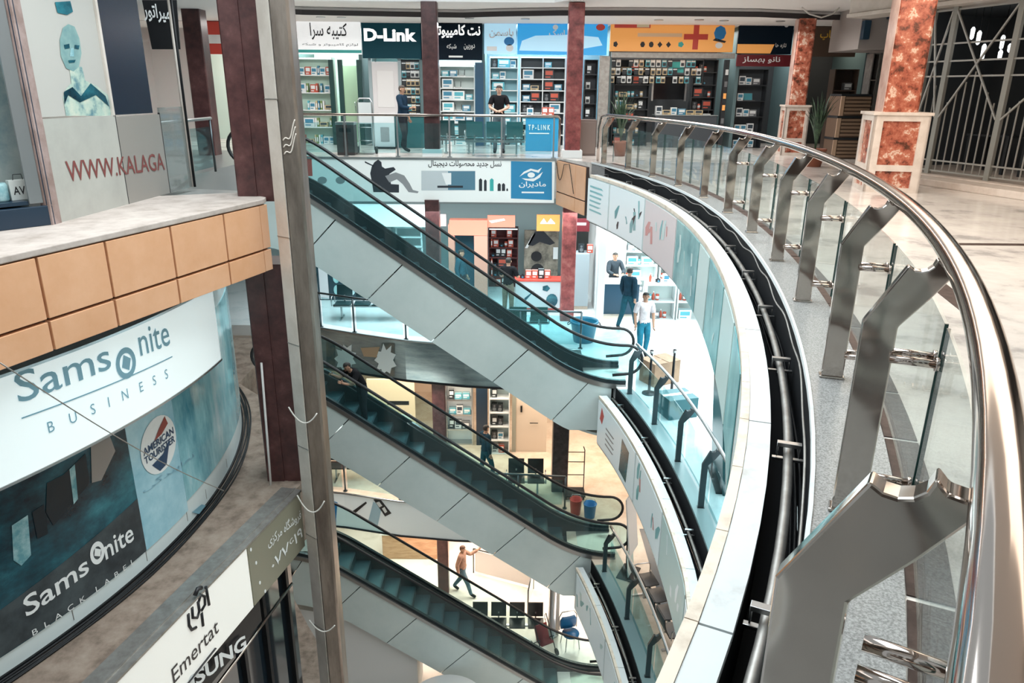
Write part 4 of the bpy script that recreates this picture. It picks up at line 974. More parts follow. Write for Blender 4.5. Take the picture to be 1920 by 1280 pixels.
# ================================================================== top floor, row of shops behind the bridge
F0 = 24.3
E_white = mat('lit_white_sign', (.85, .85, .85), .4, emit=(.95, .98, 1), es=.45)
E_teal = mat('lit_dark_teal_sign', (.004, .04, .058), .5, emit=(.01, .08, .11), es=.12, spec=.15)
E_black = mat('night_blue_sign', (.003, .011, .022), .5, spec=.12)
E_blue = mat('lit_sky_blue_sign', (.03, .30, .62), .35, emit=(.03, .34, .72), es=.55)
E_pale = mat('lit_pale_blue_sign', (.40, .66, .82), .35, emit=(.45, .72, .9), es=.5)
E_orange = mat('lit_orange_sign', (.80, .36, .10), .4, emit=(.9, .40, .10), es=.28)
M_txtg = mat('glowing_lettering', (.9, .95, .95), .4, emit=(1, 1, 1), es=.7)
M_redp = mat('red_print', (.62, .07, .05), .4); M_greenp = mat('teal_green_print', (.05, .42, .40), .4); M_maroon = mat('maroon_sign', (.14, .012, .018), .4); M_bluep = mat('blue_print', (.02, .22, .55), .4)
b = board('shop_sign', 'white lit sign with black Persian calligraphy, leftmost of the far row', 'sign', 553, 38, 675, 101, F0, E_white)
on_board(b, persian('کتیبه سرا'), .25, .80, .42, .92, M_ktxt, .01); on_board(b, persian('لوازم کامپیوتر و شبکه'), .12, .95, .22, .33, M_ktxt); shape(b, rc(.0, .04, 1, .13), M_greenp, 'stripe'); clean(b)
b = board('shop_sign', 'dark teal sign with white serif lettering and a hyphen', 'sign', 680, 43, 788, 109, F0, E_teal)
on_board(b, 'D-Link', .04, .93, .48, .84, M_txtg, .045); clean(b)
b = board('shop_sign', 'night blue sign with large white Persian lettering, right of the thin bridge column', 'sign', 790, 43, 904, 112, F0, E_black)
on_board(b, persian('نت کامپیوتر'), .22, .97, .56, .95, M_txtg, .03); on_board(b, persian('شبکه'), .42, .58, .28, .44, M_wtxt, .02); on_board(b, persian('دوربین'), .70, .88, .28, .44, M_wtxt, .02); shape(b, rc(.45, .07, .68, .12), M_wtxt, 'small_print'); clean(b)
b = board('shop_sign', 'small pale blue lit sign with white lettering, left of the long blue sign', 'sign', 908, 44, 968, 101, F0, E_pale)
on_board(b, persian('یاسمن'), .15, .92, .52, .84, M_wtxt, .03); shape(b, circ(.78, .42, .16, .14), M_bluep, 'blue_dot'); shape(b, rc(.08, .1, .4, .25), M_wtxt, 'patch'); shape(b, circ(.8, .2, .12, .12), M_wtxt, 'patch'); clean(b)
b = board('shop_sign', 'long sky blue lit sign with white swoosh and Persian lettering', 'sign', 970, 42, 1140, 102, F0, E_blue)
shape(b, [(.02, .12), (.55, .10), (.95, .30), (.9, .55), (.6, .62), (.2, .58), (.05, .42)], E_pale, 'swoosh'); on_board(b, persian('رایان اسک'), .35, .72, .52, .76, M_wtxt, .02); shape(b, circ(.42, .84, .03, .08), M_wtxt, 'dot'); shape(b, circ(.92, .85, .05, .10), M_redp, 'red_logo'); clean(b)
b = board('shop_sign', 'long orange lit sign with a large red cross and small black icons', 'sign', 1143, 40, 1379, 96, F0, E_orange)
shape(b, rc(.67, .08, .715, .93), M_redp, 'red_cross'); shape(b, rc(.595, .40, .79, .58), M_redp, 'red_cross', .007); shape(b, rc(.03, .76, .32, .93), M_redp, 'red_banner'); shape(b, rc(.21, .78, .31, .91), mat('cream_print', (.72, .64, .45), .4), 'cream_patch', .008)
shape(b, rc(.22, .48, .58, .60), mat('pale_orange_print', (.85, .60, .38), .4), 'pale_line')
for u, q in ((.045, 5), (.265, 6), (.335, 7), (.405, 4), (.475, 4)):
    shape(b, circ(u, .23, .020, .10, q), M_ktxt, 'icon')
shape(b, circ(.575, .24, .025, .10, 5), M_greenp, 'icon'); shape(b, circ(.885, .62, .05, .24, 8), M_bluep, 'laptop_picture'); shape(b, circ(.885, .22, .03, .10), M_wtxt, 'mouse_picture'); shape(b, [(.83, .38), (.93, .30), (.94, .36), (.85, .45)], M_ktxt, 'laptop_picture'); clean(b)
b = board('shop_sign', 'black sign with an orange slanted strip, right of the orange sign', 'sign', 1381, 40, 1490, 101, F0, E_black)
shape(b, [(.0, .02), (.62, .02), (.68, .30), (.0, .30)], E_orange, 'orange_strip'); on_board(b, persian('تازه ها'), .70, .90, .18, .34, M_wtxt, .01); shape(b, circ(.86, .88, .04, .06), M_wtxt, 'mark'); clean(b)
b = board('shop_sign', 'maroon sign with white Persian lettering below the black sign', 'sign', 1381, 103, 1484, 124, F0-.02, M_maroon)
on_board(b, persian('نانو بهساز'), .10, .80, .25, .85, M_wtxt, .02); clean(b)
b = board('shop_sign', 'dark wooden sign with yellow lettering, at the far right behind the marble column', 'sign', 1520, 46, 1612, 106, F0, mat('walnut_sign', (.10, .065, .045), .5))
on_board(b, persian('کافی شاپ'), .15, .95, .48, .82, mat('yellow_lettering', (.75, .45, .06), .4), .02); clean(b)
b = board('shop_sign', 'red and white sign glimpsed between the left shop front and the red column', 'sign', 360, 36, 545, 101, F0, M_redp)
shape(b, rc(.0, .3, 1, .55), M_wtxt, 'white_band'); clean(b)
# shop shells
def shell(px0, px1, m, nm='wall_partition'):
    X0 = at(px0, 180, Y=F0).x; X1 = at(px1, 180, Y=F0).x
    mb = MB(); mb.box(X0+.04, X1-.04, F0+2.6, F0+2.66, 0, 3.6); struct('wall_shop', mb, m)
for px in (552, 678, 790, 906, 1142, 1380, 1500, 1618):
    X = at(px, 180, Y=F0).x; mb = MB(); mb.box(X-.05, X+.05, F0+.12, F0+2.6, 0, 3.6); struct('wall_partition', mb, mat('partition', (.10, .16, .17), .5))
mb = MB(); mb.box(-12.9, 12, F0+.0, F0+2.6, 3.603, 3.618); struct('ceiling_shops', mb, M_ceil)
M_sh1 = mat('pale_green_wall', (.55, .70, .62), .5); M_sh2 = mat('teal_wall', (.06, .16, .17), .5); M_shd = mat('charcoal_wall', (.035, .04, .045), .6)
for a, b_, m in ((340, 552, M_sh1), (552, 678, M_sh1), (678, 790, M_sh2), (790, 906, mat('pale_cyan_wall', (.5, .66, .68), .5)), (906, 1142, mat('slate_blue_wall', (.12, .20, .24), .5)), (1142, 1380, M_shd), (1380, 1500, M_shd), (1500, 1618, M_shd)):
    shell(a, b_, m)
for k, (px, e, c) in enumerate(((615, 130, (.85, 1, .92)), (735, 90, NEUT), (850, 210, COOL), (960, 210, COOL), (1070, 190, COOL), (1200, 60, NEUT), (1320, 60, NEUT), (1430, 60, NEUT), (1560, 26, WARM), (450, 110, NEUT))):
    p = at(px, 110, Y=F0+1.0); area('shop_ceiling_lamp', (p.x, F0+1.0, 3.5), 1.2, 1.2, e, c)
WH_ = mat('shelf_white', (.72, .76, .76), .4); M_bk = mat('shelf_back_pale', (.60, .68, .66), .5); M_kfr = mat('shelf_black', (.02, .024, .028), .4); M_kb = mat('shelf_back_dark', (.05, .06, .07), .5); M_gfr = mat('bottle_green_frame', (.008, .045, .042), .4)
def su_px(label, x0, y0, x1, y1, Y, **k):
    X0, X1, z0, z1 = rect(x0, y0, x1, y1, Y); z0 = k.pop('zfloor', z0)
    return shelf_unit(label, X0, X1, z0, z1, Y, k.pop('depth', .40), **k)
su_px('lit shelves of packages under the white calligraphy sign', 556, 108, 622, 268, F0+.15, zfloor=.001, n=5, mframe=WH_, mback=mat('lit_green_back', (.6, .78, .66), .5), kinds=[PACKS[6], PACKS[5], PACKS[4]]+BOOKS*2+[CARTONS[0]], where='on the shelves under the white calligraphy sign', lit_=1.5)
for px in (624, 641, 676):
    X = at(px, 180, Y=F0+.05).x; mb = MB(); mb.box(X-.07, X+.07, F0+.0, F0+.12, 0, 2.55); tag(obj('door_post', mb, M_gfr, bevel=.01), 'dark green door post of the shop under the white calligraphy sign', 'post', 'dark green door posts')
X0, X1, z0, z1 = rect(646, 118, 672, 240, F0+.9)
t = thing('glass_door', 'open pale green glass door beside the shelves under the calligraphy sign', 'door', ((X0+X1)/2, F0+.9, 0))
mb = MB(); mb.box(-(X1-X0)/2, (X1-X0)/2, -.02, .02, 0.02, 2.4); obj('leaf', mb, mat('pale_green_leaf', (.50, .62, .45), .3), t); mb = MB(); mb.cyl((.12, -.06, 1.0), (.12, -.06, 1.3), .015, 8); obj('handle', mb, M_steel, t)
X0, X1, z0, z1 = rect(704, 116, 746, 268, F0+.3)
t = thing('white_door', 'white panelled door under the dark teal sign', 'door', ((X0+X1)/2, F0+.3, 0)); W = X1-X0
mb = MB(); mb.box(-W/2, W/2, -.03, .03, 0, z1); obj('leaf', mb, mat('white_door_paint', (.74, .70, .70), .4), t, .005)
for z_, h_ in ((.2, .8), (1.15, 1.1)):
    mb = MB(); mb.box(-W*.32, W*.32, -.045, -.03, z_, z_+h_); obj('raised_panel', mb, mat('white_door_paint2', (.80, .77, .76), .4), t, .008)
for x in (-W/2-.05, W/2+.05): mb = MB(); mb.box(x-.05, x+.05, -.05, .05, 0, z1+.1); obj('jamb', mb, mat('grey_jamb', (.35, .42, .44), .4), t)
# hanging packs right of the door
X0, X1, z0, z1 = rect(756, 118, 786, 230, F0+.25)
t = thing('pegboard_rack', 'black rack of hanging packs beside the white door', 'rack', ((X0+X1)/2, F0+.25, 0)); mb = MB(); mb.box(-(X1-X0)/2, (X1-X0)/2, .03, .06, 0, z1+.1); obj('back_panel', mb, M_kfr, t)
for r_ in range(8):
    for c_ in range(4):
        stock_one(BLIST[rs.randrange(4)], X0+.08+(X1-X0-.16)*c_/3, F0+.26, .55+r_*.25, 0, 'on the black rack beside the white door')
su_px('white lit shelves of routers under the night blue sign', 826, 122, 890, 272, F0+.15, zfloor=.001, n=7, mframe=WH_, mback=M_bk, kinds=[ROUTER, CARTONS[0], CARTONS[1], CARTONS[3], PACKS[1], PACKS[3]], where='on the white shelves under the night blue sign', lit_=1.5)
X = at(899, 180, Y=F0+.1).x; mb = MB(); mb.box(X-.13, X+.13, F0+.05, F0+.11, 0, 2.5); t = obj('blue_banner', mb, mat('deep_blue_banner', (.01, .06, .12), .4)); tag(t, 'tall deep blue banner between the routers and the next shop', 'banner')
su_px('narrow white shelves of cameras and cartons behind the man in the black shirt', 918, 106, 972, 265, F0+.3, zfloor=.001, n=8, mframe=WH_, mback=mat('cyan_back', (.30, .55, .62), .5), kinds=[CARTONS[0], PACKS[4], CAMERA, CARTONS[1], PACKS[3], SPEAK, CARTONS[3]], where='on the shelves behind the man in the black shirt', lit_=2.5)
su_px('wide shelves of boxes and electronics under the long blue sign', 974, 106, 1062, 250, F0+.2, zfloor=.001, n=8, mframe=WH_, mback=M_kb, kinds=[CARTONS[0], CARTONS[2], PACKS[3], PACKS[1], CARTONS[1], SPEAK, PACKS[5], CARTONS[3]], where='on the wide shelves under the long blue sign', lit_=2.5, mids=1)
su_px('dark shelves of hanging cables right of the red bridge column', 1092, 112, 1122, 230, F0+.2, zfloor=.001, n=6, mframe=M_kfr, mback=M_kb, kinds=[PACKS[2], BLIST[0], SPEAK], where='on the dark shelves right of the red bridge column')
X = at(1131, 180, Y=F0).x; mb = MB(); mb.box(X-.16, X+.16, F0-.02, F0+.10, 0, 2.72); tag(obj('grey_pilaster', mb, M_dull, bevel=.01), 'grey metal pilaster left of the shop under the orange sign', 'pilaster')
# shop under the orange sign
su_px('black shelves crowded with gadgets, left half of the shop under the orange sign', 1146, 112, 1222, 250, F0+.7, zfloor=.001, n=7, mframe=M_kfr, mback=M_kb, kinds=[PACKS[2], CARTONS[2], SPEAK, CAMERA, CARTONS[0], PACKS[5], TINS[3], TINS[1]], where='on the left shelves under the orange sign')
su_px('black shelves crowded with gadgets, right half of the shop under the orange sign', 1290, 112, 1348, 250, F0+.7, zfloor=.001, n=7, mframe=M_kfr, mback=M_kb, kinds=[CARTONS[3], PACKS[2], CARTONS[1], SPEAK, TINS[0], ROUTER, CAMERA, CARTONS[2]], where='on the right shelves under the orange sign')
X0, X1, z0, z1 = rect(1224, 140, 1286, 186, F0+1.3)
t = thing('television', 'large black television on the wall under the orange sign', 'television', ((X0+X1)/2, F0+1.3, z0)); mb = MB(); mb.box(-(X1-X0)/2, (X1-X0)/2, 0, .05, 0, z1-z0); obj('screen', mb, mat('black_screen', (.008, .009, .011), .08), t)
for x in (-(X1-X0)/2-.03, (X1-X0)/2+.03): mb = MB(); mb.box(x-.03, x+.03, -.02, .05, -.05, z1-z0+.05); obj('side_bezel', mb, M_steel, t)
mb = MB(); mb.box(-.06, .06, .05, 1.298, .3, .5); obj('wall_arm', mb, M_black, t)
X0, X1, z0, z1 = rect(1226, 205, 1346, 262, F0+.1)
t = thing('sales_counter', 'black glass-topped counter under the orange sign', 'counter', ((X0+X1)/2, F0+.1, 0)); w2 = (X1-X0)/2
mb = MB(); mb.box(-w2, w2, 0, .5, 0, .98); obj('body', mb, M_kb, t, .01); mb = MB(); mb.box(-w2-.02, w2+.02, -.03, .52, .98, 1.0); obj('top', mb, mat('counter_top', (.3, .33, .33), .15), t)
stock(X0, X1, F0+.35, 1.002, [PACKS[0], PACKS[3], PACKS[4], PACKS[5], ROUTER, PACKS[1]], 'on the counter under the orange sign', gap=.02, fill=1)
mb = MB(); X0, X1, z0, z1 = rect(1255, 116, 1283, 136, F0+.5); t = thing('green_placard', 'small green placard hanging under the orange sign', 'placard', (X0, F0+.5, z0)); mb.box(0, X1-X0, 0, .03, 0, z1-z0); obj('card', mb, M_greenp, t)
for x_ in (.05, X1-X0-.05): mb = MB(); mb.cyl((x_, .015, z1-z0), (x_, .015, 3.603-z0), .006, 6); obj('cord', mb, M_black, t)
mb = MB(); X0, X1, z0, z1 = rect(1146, 100, 1378, 108, F0); mb.box(X0, X1, F0-.05, F0+.08, z0, z1); tag(obj('shutter_box', mb, M_dull, bevel=.01), 'grey roller shutter box under the orange sign', 'shutter')
for r_ in range(3):
    for c_ in range(16):
        if rs.random() < .85: stock_one(BLIST[rs.randrange(4)], at(1150, 120, Y=F0+.3).x+.18*c_+rs.uniform(-.03, .03), F0+.35, 1.95+.24*r_, 0, 'on the rail across the shop under the orange sign')
t = thing('hanging_rail', 'black mesh rail of hanging packs across the shop under the orange sign', 'rail', (at(1150, 120, Y=F0+.3).x+1.35, F0+.40, 0)); 
for z_ in (2.15, 2.39, 2.63): mb = MB(); mb.box(-1.5, 1.5, -.012, .012, z_-.012, z_+.012); obj('crossbar', mb, M_kfr, t)
for x_ in (-1.5, 1.5): mb = MB(); mb.box(x_-.015, x_+.015, .012, .03, 1.9, 3.603); obj('upright', mb, M_kfr, t)
# slim price tower between the two shops, and the laptop shop
X0, X1, z0, z1 = rect(1347, 112, 1369, 262, F0+.05)
t = thing('display_tower', 'slim black tower with orange tags between two shops', 'display', ((X0+X1)/2, F0+.05, 0)); w2 = (X1-X0)/2; mb = MB(); mb.box(-w2, w2, 0, .2, 0, z1); obj('body', mb, M_kfr, t)
for k, z_ in enumerate((.35, .75, 1.15, 1.5, 1.85, 2.2)):
    mb = MB(); mb.box(-w2*.7, w2*.7, -.012, 0, z_, z_+.16); obj('tag_card', mb, [M_labd, PM[6], E_orange, E_orange, PM[6], M_lab][k], t)
su_px('shelves of laptops and printers under the maroon sign', 1372, 130, 1442, 262, F0+.2, zfloor=.001, n=5, mframe=M_kfr, mback=M_kb, kinds=[LAPTOP, PACKS[0], PACKS[4], PACKS[7], PACKS[4]], where='on the shelves under the maroon sign')
su_px('dark wooden shelves of crates at the far right behind the potted plant', 1545, 130, 1612, 285, F0-1.6, zfloor=.001, n=4, mframe=mat('walnut', (.07, .045, .032), .5), mback=mat('walnut_back', (.045, .032, .026), .6), kinds=[PACKS[7], PACKS[2]], where='on the dark wooden shelves at the far right')
for k in range(3):
    X0, X1, z0, z1 = rect(1560, 240, 1612, 285, 20.6); t = thing('wooden_crate', 'light brown slatted crate beside the potted plant, '+['bottom', 'middle', 'top'][k]+' of a stack of three', 'crate', ((X0+X1)/2+.08, 20.9, .001+k*.56), .05*k); w2 = .42
    mb = MB(); mb.box(-w2, w2, -.3, .3, .0, .50); obj('body', mb, mat('dark_crate', (.12, .075, .05), .6), t)
    for j in range(5): mb = MB(); mb.box(-w2+.12, w2, -.325, -.3, .04+.095*j, .10+.095*j); obj('slat', mb, mat('crate_slat', (.30, .20, .13), .6), t)
    mb = MB(); mb.box(-w2, -w2+.10, -.33, -.3, 0, .50); obj('corner_board', mb, mat('crate_corner', (.55, .38, .26), .6), t); mb = MB(); mb.box(-w2-.01, w2+.01, -.33, .31, .50, .555); obj('lid', mb, M_kfr, t)
# blue counter at the bridge
X0, X1, z0, z1 = rect(985, 243, 1048, 288, 22.6)
t = thing('sales_counter', 'bright blue counter with white lettering beside the red bridge column', 'counter', ((X0+X1)/2, 22.4, 0)); w2 = (X1-X0)/2
mb = MB(); mb.box(-w2, w2, 0, .5, 0, .95); obj('body', mb, mat('bright_blue_laminate', (.02, .26, .48), .35), t, .01); mb = MB(); mb.box(-w2-.03, w2+.03, -.03, .53, .95, .99); obj('top', mb, M_kfr, t)
mb = MB(); put_text(mb, 'T P - L I N K', (-w2*.85, -.001, .60), (1, 0, 0), (0, 0, 1), .15, w2*1.3, .02, 0, .006); mb.add([(-w2*.8, -.007, .49), (w2*.4, -.007, .49), (w2*.4, -.007, .52), (-w2*.8, -.007, .52)], [(0, 1, 2, 3)]); obj('lettering', mb, M_wtxt, t)
stock(X0, X1, 22.65, .992, [PACKS[0], PACKS[6], ROUTER, PACKS[4]], 'on the bright blue counter', fill=1)

# ================================================================== bridge: railing, banner, furniture
p0, p1 = -6.1, 1.15
t = thing('bridge_railing', 'straight steel railing with glass along the bridge', 'railing', (0, 20.04, 0))
mb = MB(); mb.tube([(p0, 0, 1.06), (p1, 0, 1.06), (p1+.05, 0, 1.0), (p1+.05, 0, .03)], .034, 10); obj('handrail', mb, M_chrome, t)
for i in range(6):
    x = p0+.3+i*(p1-p0-.4)/5; mb = MB(); mb.box(x-.02, x+.02, -.03, .03, 0.002, 1.03); mb.box(x-.06, x+.06, -.05, .05, 0.002, .02); obj('post', mb, M_steel, t)
    if i < 5:
        mb = MB(); mb.box(x+.06, x+(p1-p0-.4)/5-.06, -.006, .006, .10, .86); obj('glass_panel', mb, M_gteal, t)
t = thing('advert_banner', 'long white advert banner on the bridge front, blue square at its right end', 'banner', (0, 19.93, -1.16))
BX0 = -6.0; BX1 = at(1040, 330, Y=19.9).x; BH = 1.10
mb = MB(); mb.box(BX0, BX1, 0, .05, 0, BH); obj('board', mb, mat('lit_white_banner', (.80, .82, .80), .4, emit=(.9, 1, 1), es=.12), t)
def bpx(px, py): p = at(px, py, Y=19.92); return (p.x, -.004, p.z+1.16)
def bshape(pts, m, nm, out=0): mb = MB(); mb.add([(q[0], q[1]-out, q[2]) for q in [bpx(*p) for p in pts]], [tuple(range(len(pts)))]); return obj(nm, mb, m, t)
M_char = mat('charcoal_print', (.03, .035, .045), .4); M_gry = mat('grey_print', (.28, .29, .30), .4); M_sil = mat('silver_print', (.55, .60, .62), .4); M_bsq = mat('banner_blue_print', (.03, .24, .45), .4)
bshape([(958, 302), (1035, 304), (1035, 375), (958, 372)], M_bsq, 'blue_square')
bshape([(974, 331), (982, 322), (995, 316), (1008, 319), (1016, 314), (1010, 324), (996, 320), (984, 325)], M_wtxt, 'eye_logo', .002); bshape([(1018, 322), (1012, 333), (1000, 340), (986, 338), (978, 334), (990, 335), (1002, 334), (1010, 328)], M_wtxt, 'eye_logo', .002); bshape([(996+7*math.cos(a), 328+5*math.sin(a)) for a in [2*PI*k/12 for k in range(12)]], M_wtxt, 'eye_logo', .002)
mb = MB(); a = Vector(bpx(973, 352)); put_text(mb, persian('مادیران'), a, (1, 0, 0), (0, 0, 1), .17, .72, .015, 0, .003); a = Vector(bpx(978, 362)); mb.add([a+Vector(q_) for q_ in ((0, -.003, 0), (.6, -.003, 0), (.6, -.003, .04), (0, -.003, .04))], [(0, 1, 2, 3)]); obj('lettering', mb, M_wtxt, t)
mb = MB(); a = Vector(bpx(803, 314)); put_text(mb, persian('نسل جدید محصولات دیجیتال'), a, (1, 0, 0), (0, 0, 1), .19, bpx(940, 314)[0]-a.x, .012, 0, .003); obj('lettering', mb, M_ktxt, t)
bshape([(790, 320), (891, 320), (891, 357), (790, 357)], M_sil, 'screen_picture'); bshape([(840, 321), (891, 321), (891, 356), (840, 356)], mat('steel_blue_print', (.10, .22, .30), .4), 'screen_picture', .001)
bshape([(828, 324), (846, 324), (846, 346), (836, 346)], M_wtxt, 'lamp_picture', .002); bshape([(820, 348), (868, 348), (868, 352), (820, 352)], M_char, 'desk_picture', .002)
for px, w_, y0, m in ((901, 6, 334, M_char), (910, 5, 336, M_char), (922, 7, 334, M_greenp), (936, 6, 343, M_char), (944, 6, 343, M_char), (951, 3, 352, M_char)):
    bshape([(px-w_/2, 358), (px-w_/2, y0+3), (px, y0), (px+w_/2, y0+3), (px+w_/2, 358)], m, 'bottle_picture')
# seated figure picture on the banner
bshape([(697, 312), (702, 304), (709, 299), (715, 304), (716, 312), (722, 316), (738, 313), (742, 318), (730, 326), (733, 345), (748, 346), (748, 361), (700, 360), (697, 340), (694, 325)], M_char, 'figure_picture')
bshape([(722, 330), (742, 323), (758, 329), (768, 344), (774, 356), (785, 359), (783, 362), (766, 360), (755, 345), (744, 336), (730, 342)], M_gry, 'trousers_picture', .001); bshape([(684, 302), (700, 310), (702, 313), (684, 305)], M_char, 'arm_picture')
bshape([(567, 293), (584, 293), (586, 330), (567, 330)], M_redp, 'red_corner'); 
for px in (604, 638): bshape([(px+9*math.cos(a), 338+7*math.sin(a)) for a in [2*PI*k/12 for k in range(12)]], M_gry, 'round_picture')
mb = MB(); mb.box(BX0, BX1+.03, -.03, .06, -.05, .0); mb.box(BX0, BX1+.03, -.03, .06, BH, BH+.05); obj('edge_trim', mb, M_steel, t)
# orange corner tiles between banner and curve
A = Vector((BX1+.06, 19.95, 0)); B = curve(18.22, -.53, 0); d = (B-A).normalized(); nn_ = Vector((d.y, -d.x, 0))
if nn_.y > 0: nn_ = -nn_
t = thing('corner_fascia', 'orange tiled corner of the fascia between the banner and the curved ledge', 'fascia', (A.x, A.y, -1.2)); L = (B-A).length
mb = MB(); mb.obox((B-A)/2+Vector((0, 0, .58))-nn_*.05, (B-A)/2, nn_*.04, (0, 0, .58)); obj('backing', mb, M_grout, t)
for a0, a1 in ((0.01, L*.68), (L*.69, L-.01)):
    for z0, z1 in ((.0, .33), (.36, 1.15)):
        mb = MB(); mb.obox(d*(a0+a1)/2+Vector((0, 0, (z0+z1)/2))-nn_*.005, d*(a1-a0)/2, nn_*.02, (0, 0, (z1-z0)/2)); obj('tile', mb, M_orange, t, .006)
mb = MB(); mb.tube([A+d*(.08+.55*s/10)*1.0+nn_*.05+Vector((0, 0, -.10-.42*math.sin(PI*s/10))) for s in range(11)]+[A+d*1.0+nn_*.05+Vector((0, 0, -.05)), A+d*1.35+nn_*.05+Vector((0, 0, -.75))], .009, 5)
tag(obj('slack_wire', mb, M_black), 'black wire drooping over the orange tiled corner', 'wire')

def bench(label, x, y, zf, rz, n, mseat, mframe=None, group=None, legs=True):
    t = thing('waiting_bench', label, 'bench', (x, y, zf), rz); mframe = mframe or M_steel; w0 = .54
    for i in range(n):
        cx = (i-(n-1)/2)*w0; mb = MB()
        mb.sheet([[(cx-.23, -.22+.44*k/6, .43-.025*math.sin(PI*k/6)), (cx+.23, -.22+.44*k/6, .43-.025*math.sin(PI*k/6)), (cx+.23, -.22+.44*k/6, .46-.025*math.sin(PI*k/6)), (cx-.23, -.22+.44*k/6, .46-.025*math.sin(PI*k/6))] for k in range(7)], 0, True, True); obj('seat', mb, mseat, t, .006)
        mb = MB(); mb.sheet([[(cx-.22, .23+.10*k/5+.03*math.sin(PI*k/5), .50+.40*k/5), (cx+.22, .23+.10*k/5+.03*math.sin(PI*k/5), .50+.40*k/5), (cx+.22, .255+.10*k/5+.03*math.sin(PI*k/5), .50+.40*k/5), (cx-.22, .255+.10*k/5+.03*math.sin(PI*k/5), .50+.40*k/5)] for k in range(6)], 0, True, True)
        mb.add([(cx-.22, .335, .9), (cx+.22, .335, .9), (cx+.22, .36, .9), (cx-.22, .36, .9)], [(0, 1, 2, 3)]); obj('backrest', mb, mseat, t, .006)
        mb = MB(); mb.box(cx-.02, cx+.02, .10, .27, .395, .42); mb.bar((cx, .25, .40), (cx, .28, .62), .04, .02); obj('bracket', mb, mframe, t)
    h = n*w0/2
    mb = MB(); mb.box(-h, h, -.03, .03, .34, .395); obj('beam', mb, mframe, t)
    for s in (-1, 1):
        x_ = s*(h-.22); mb = MB(); mb.box(x_-.025, x_+.025, -.025, .025, .03, .34); mb.bar((x_, -.25, .02), (x_, .28, .02), .05, .035); obj('leg', mb, mframe, t)
        mb = MB(); mb.tube([(s*h, .2, .42), (s*h, .2, .62), (s*h, .12, .66), (s*h, -.16, .66), (s*h, -.2, .60), (s*h, -.2, .42)], .014, 8); obj('armrest', mb, mframe, t)
    return t
M_tseat = mat('teal_seat', (.03, .15, .16), .35); M_kseat = mat('black_seat', (.012, .015, .018), .35)
bench('three-seat teal waiting bench on the bridge beside the man in the black polo shirt', at(928, 280, Y=20.75).x, 20.75, 0.001, PI, 3, M_tseat)
bench('dark two-seat waiting bench on the bridge, right of the thin dark red column', at(858, 280, Y=21.4).x, 21.4, 0.001, PI, 2, mat('dark_teal_seat', (.012, .06, .065), .35))
# litter bin and hand truck
x = at(651, 280, Y=20.55).x
t = thing('litter_bin', 'dark brown litter bin on the bridge beside the hand truck', 'bin', (x, 20.6, .001)); mb = MB(); mb.box(-.24, .24, -.2, .2, 0, .78); obj('body', mb, mat('dark_brown_bin', (.05, .035, .035), .4), t, .015); mb = MB(); mb.box(-.25, .25, -.21, .21, .78, .86); obj('lid', mb, M_steel, t, .01); mb = MB(); mb.box(-.16, .16, -.212, -.205, .60, .70); obj('slot', mb, M_black, t)
x = at(680, 280, Y=20.9).x+.12
t = thing('hand_truck', 'steel hand truck with a tall curved handle on the bridge', 'hand truck', (x, 20.9, .001))
mb = MB(); mb.tube([(-.2, 0, .1), (-.2, 0, 1.35), (-.14, 0, 1.45), (.14, 0, 1.45), (.2, 0, 1.35), (.2, 0, .1)], .018, 8); obj('frame', mb, M_steel, t)
for z in (.35, .7, 1.05): mb = MB(); mb.cyl((-.2, 0, z), (.2, 0, z), .012, 6); obj('crossbar', mb, M_steel, t)
mb = MB(); mb.box(-.22, .22, -.26, 0, .02, .035); obj('toe_plate', mb, M_steel, t)
for s in (-1, 1): mb = MB(); mb.cyl((s*.23, .05, .1), (s*.28, .05, .1), .1, 14); obj('wheel', mb, M_rubber, t)
mb = MB(); mb.box(-.17, .17, -.03, -.02, .8, 1.35); obj('white_panel', mb, M_wallw, t)
x = at(722, 262, Y=22.9).x
t = thing('advert_stand', 'white advert stand with a small grey picture in front of the white door', 'stand', (x, 22.9, .001)); mb = MB(); mb.box(-.3, .3, -.02, .02, .05, 1.0); obj('board', mb, M_sil, t, .005); mb = MB(); mb.add([(-.12, -.026, .2), (.14, -.026, .2), (.14, -.026, .62), (-.12, -.026, .62)], [(0, 1, 2, 3)]); obj('picture', mb, M_gry, t); mb = MB(); mb.box(-.32, .32, -.15, .15, 0, .05); obj('base', mb, M_black, t)
x = at(770, 262, Y=23.3).x
t = thing('sales_counter', 'dark teal glass counter behind the man in the dark blue jacket', 'counter', (x-.1, 23.2, .001)); mb = MB(); mb.box(-.75, .55, 0, .45, 0, .92); obj('body', mb, mat('dark_teal_laminate', (.03, .11, .12), .25), t, .01); mb = MB(); mb.box(-.78, .58, -.03, .48, .92, .95); obj('top', mb, M_kfr, t)

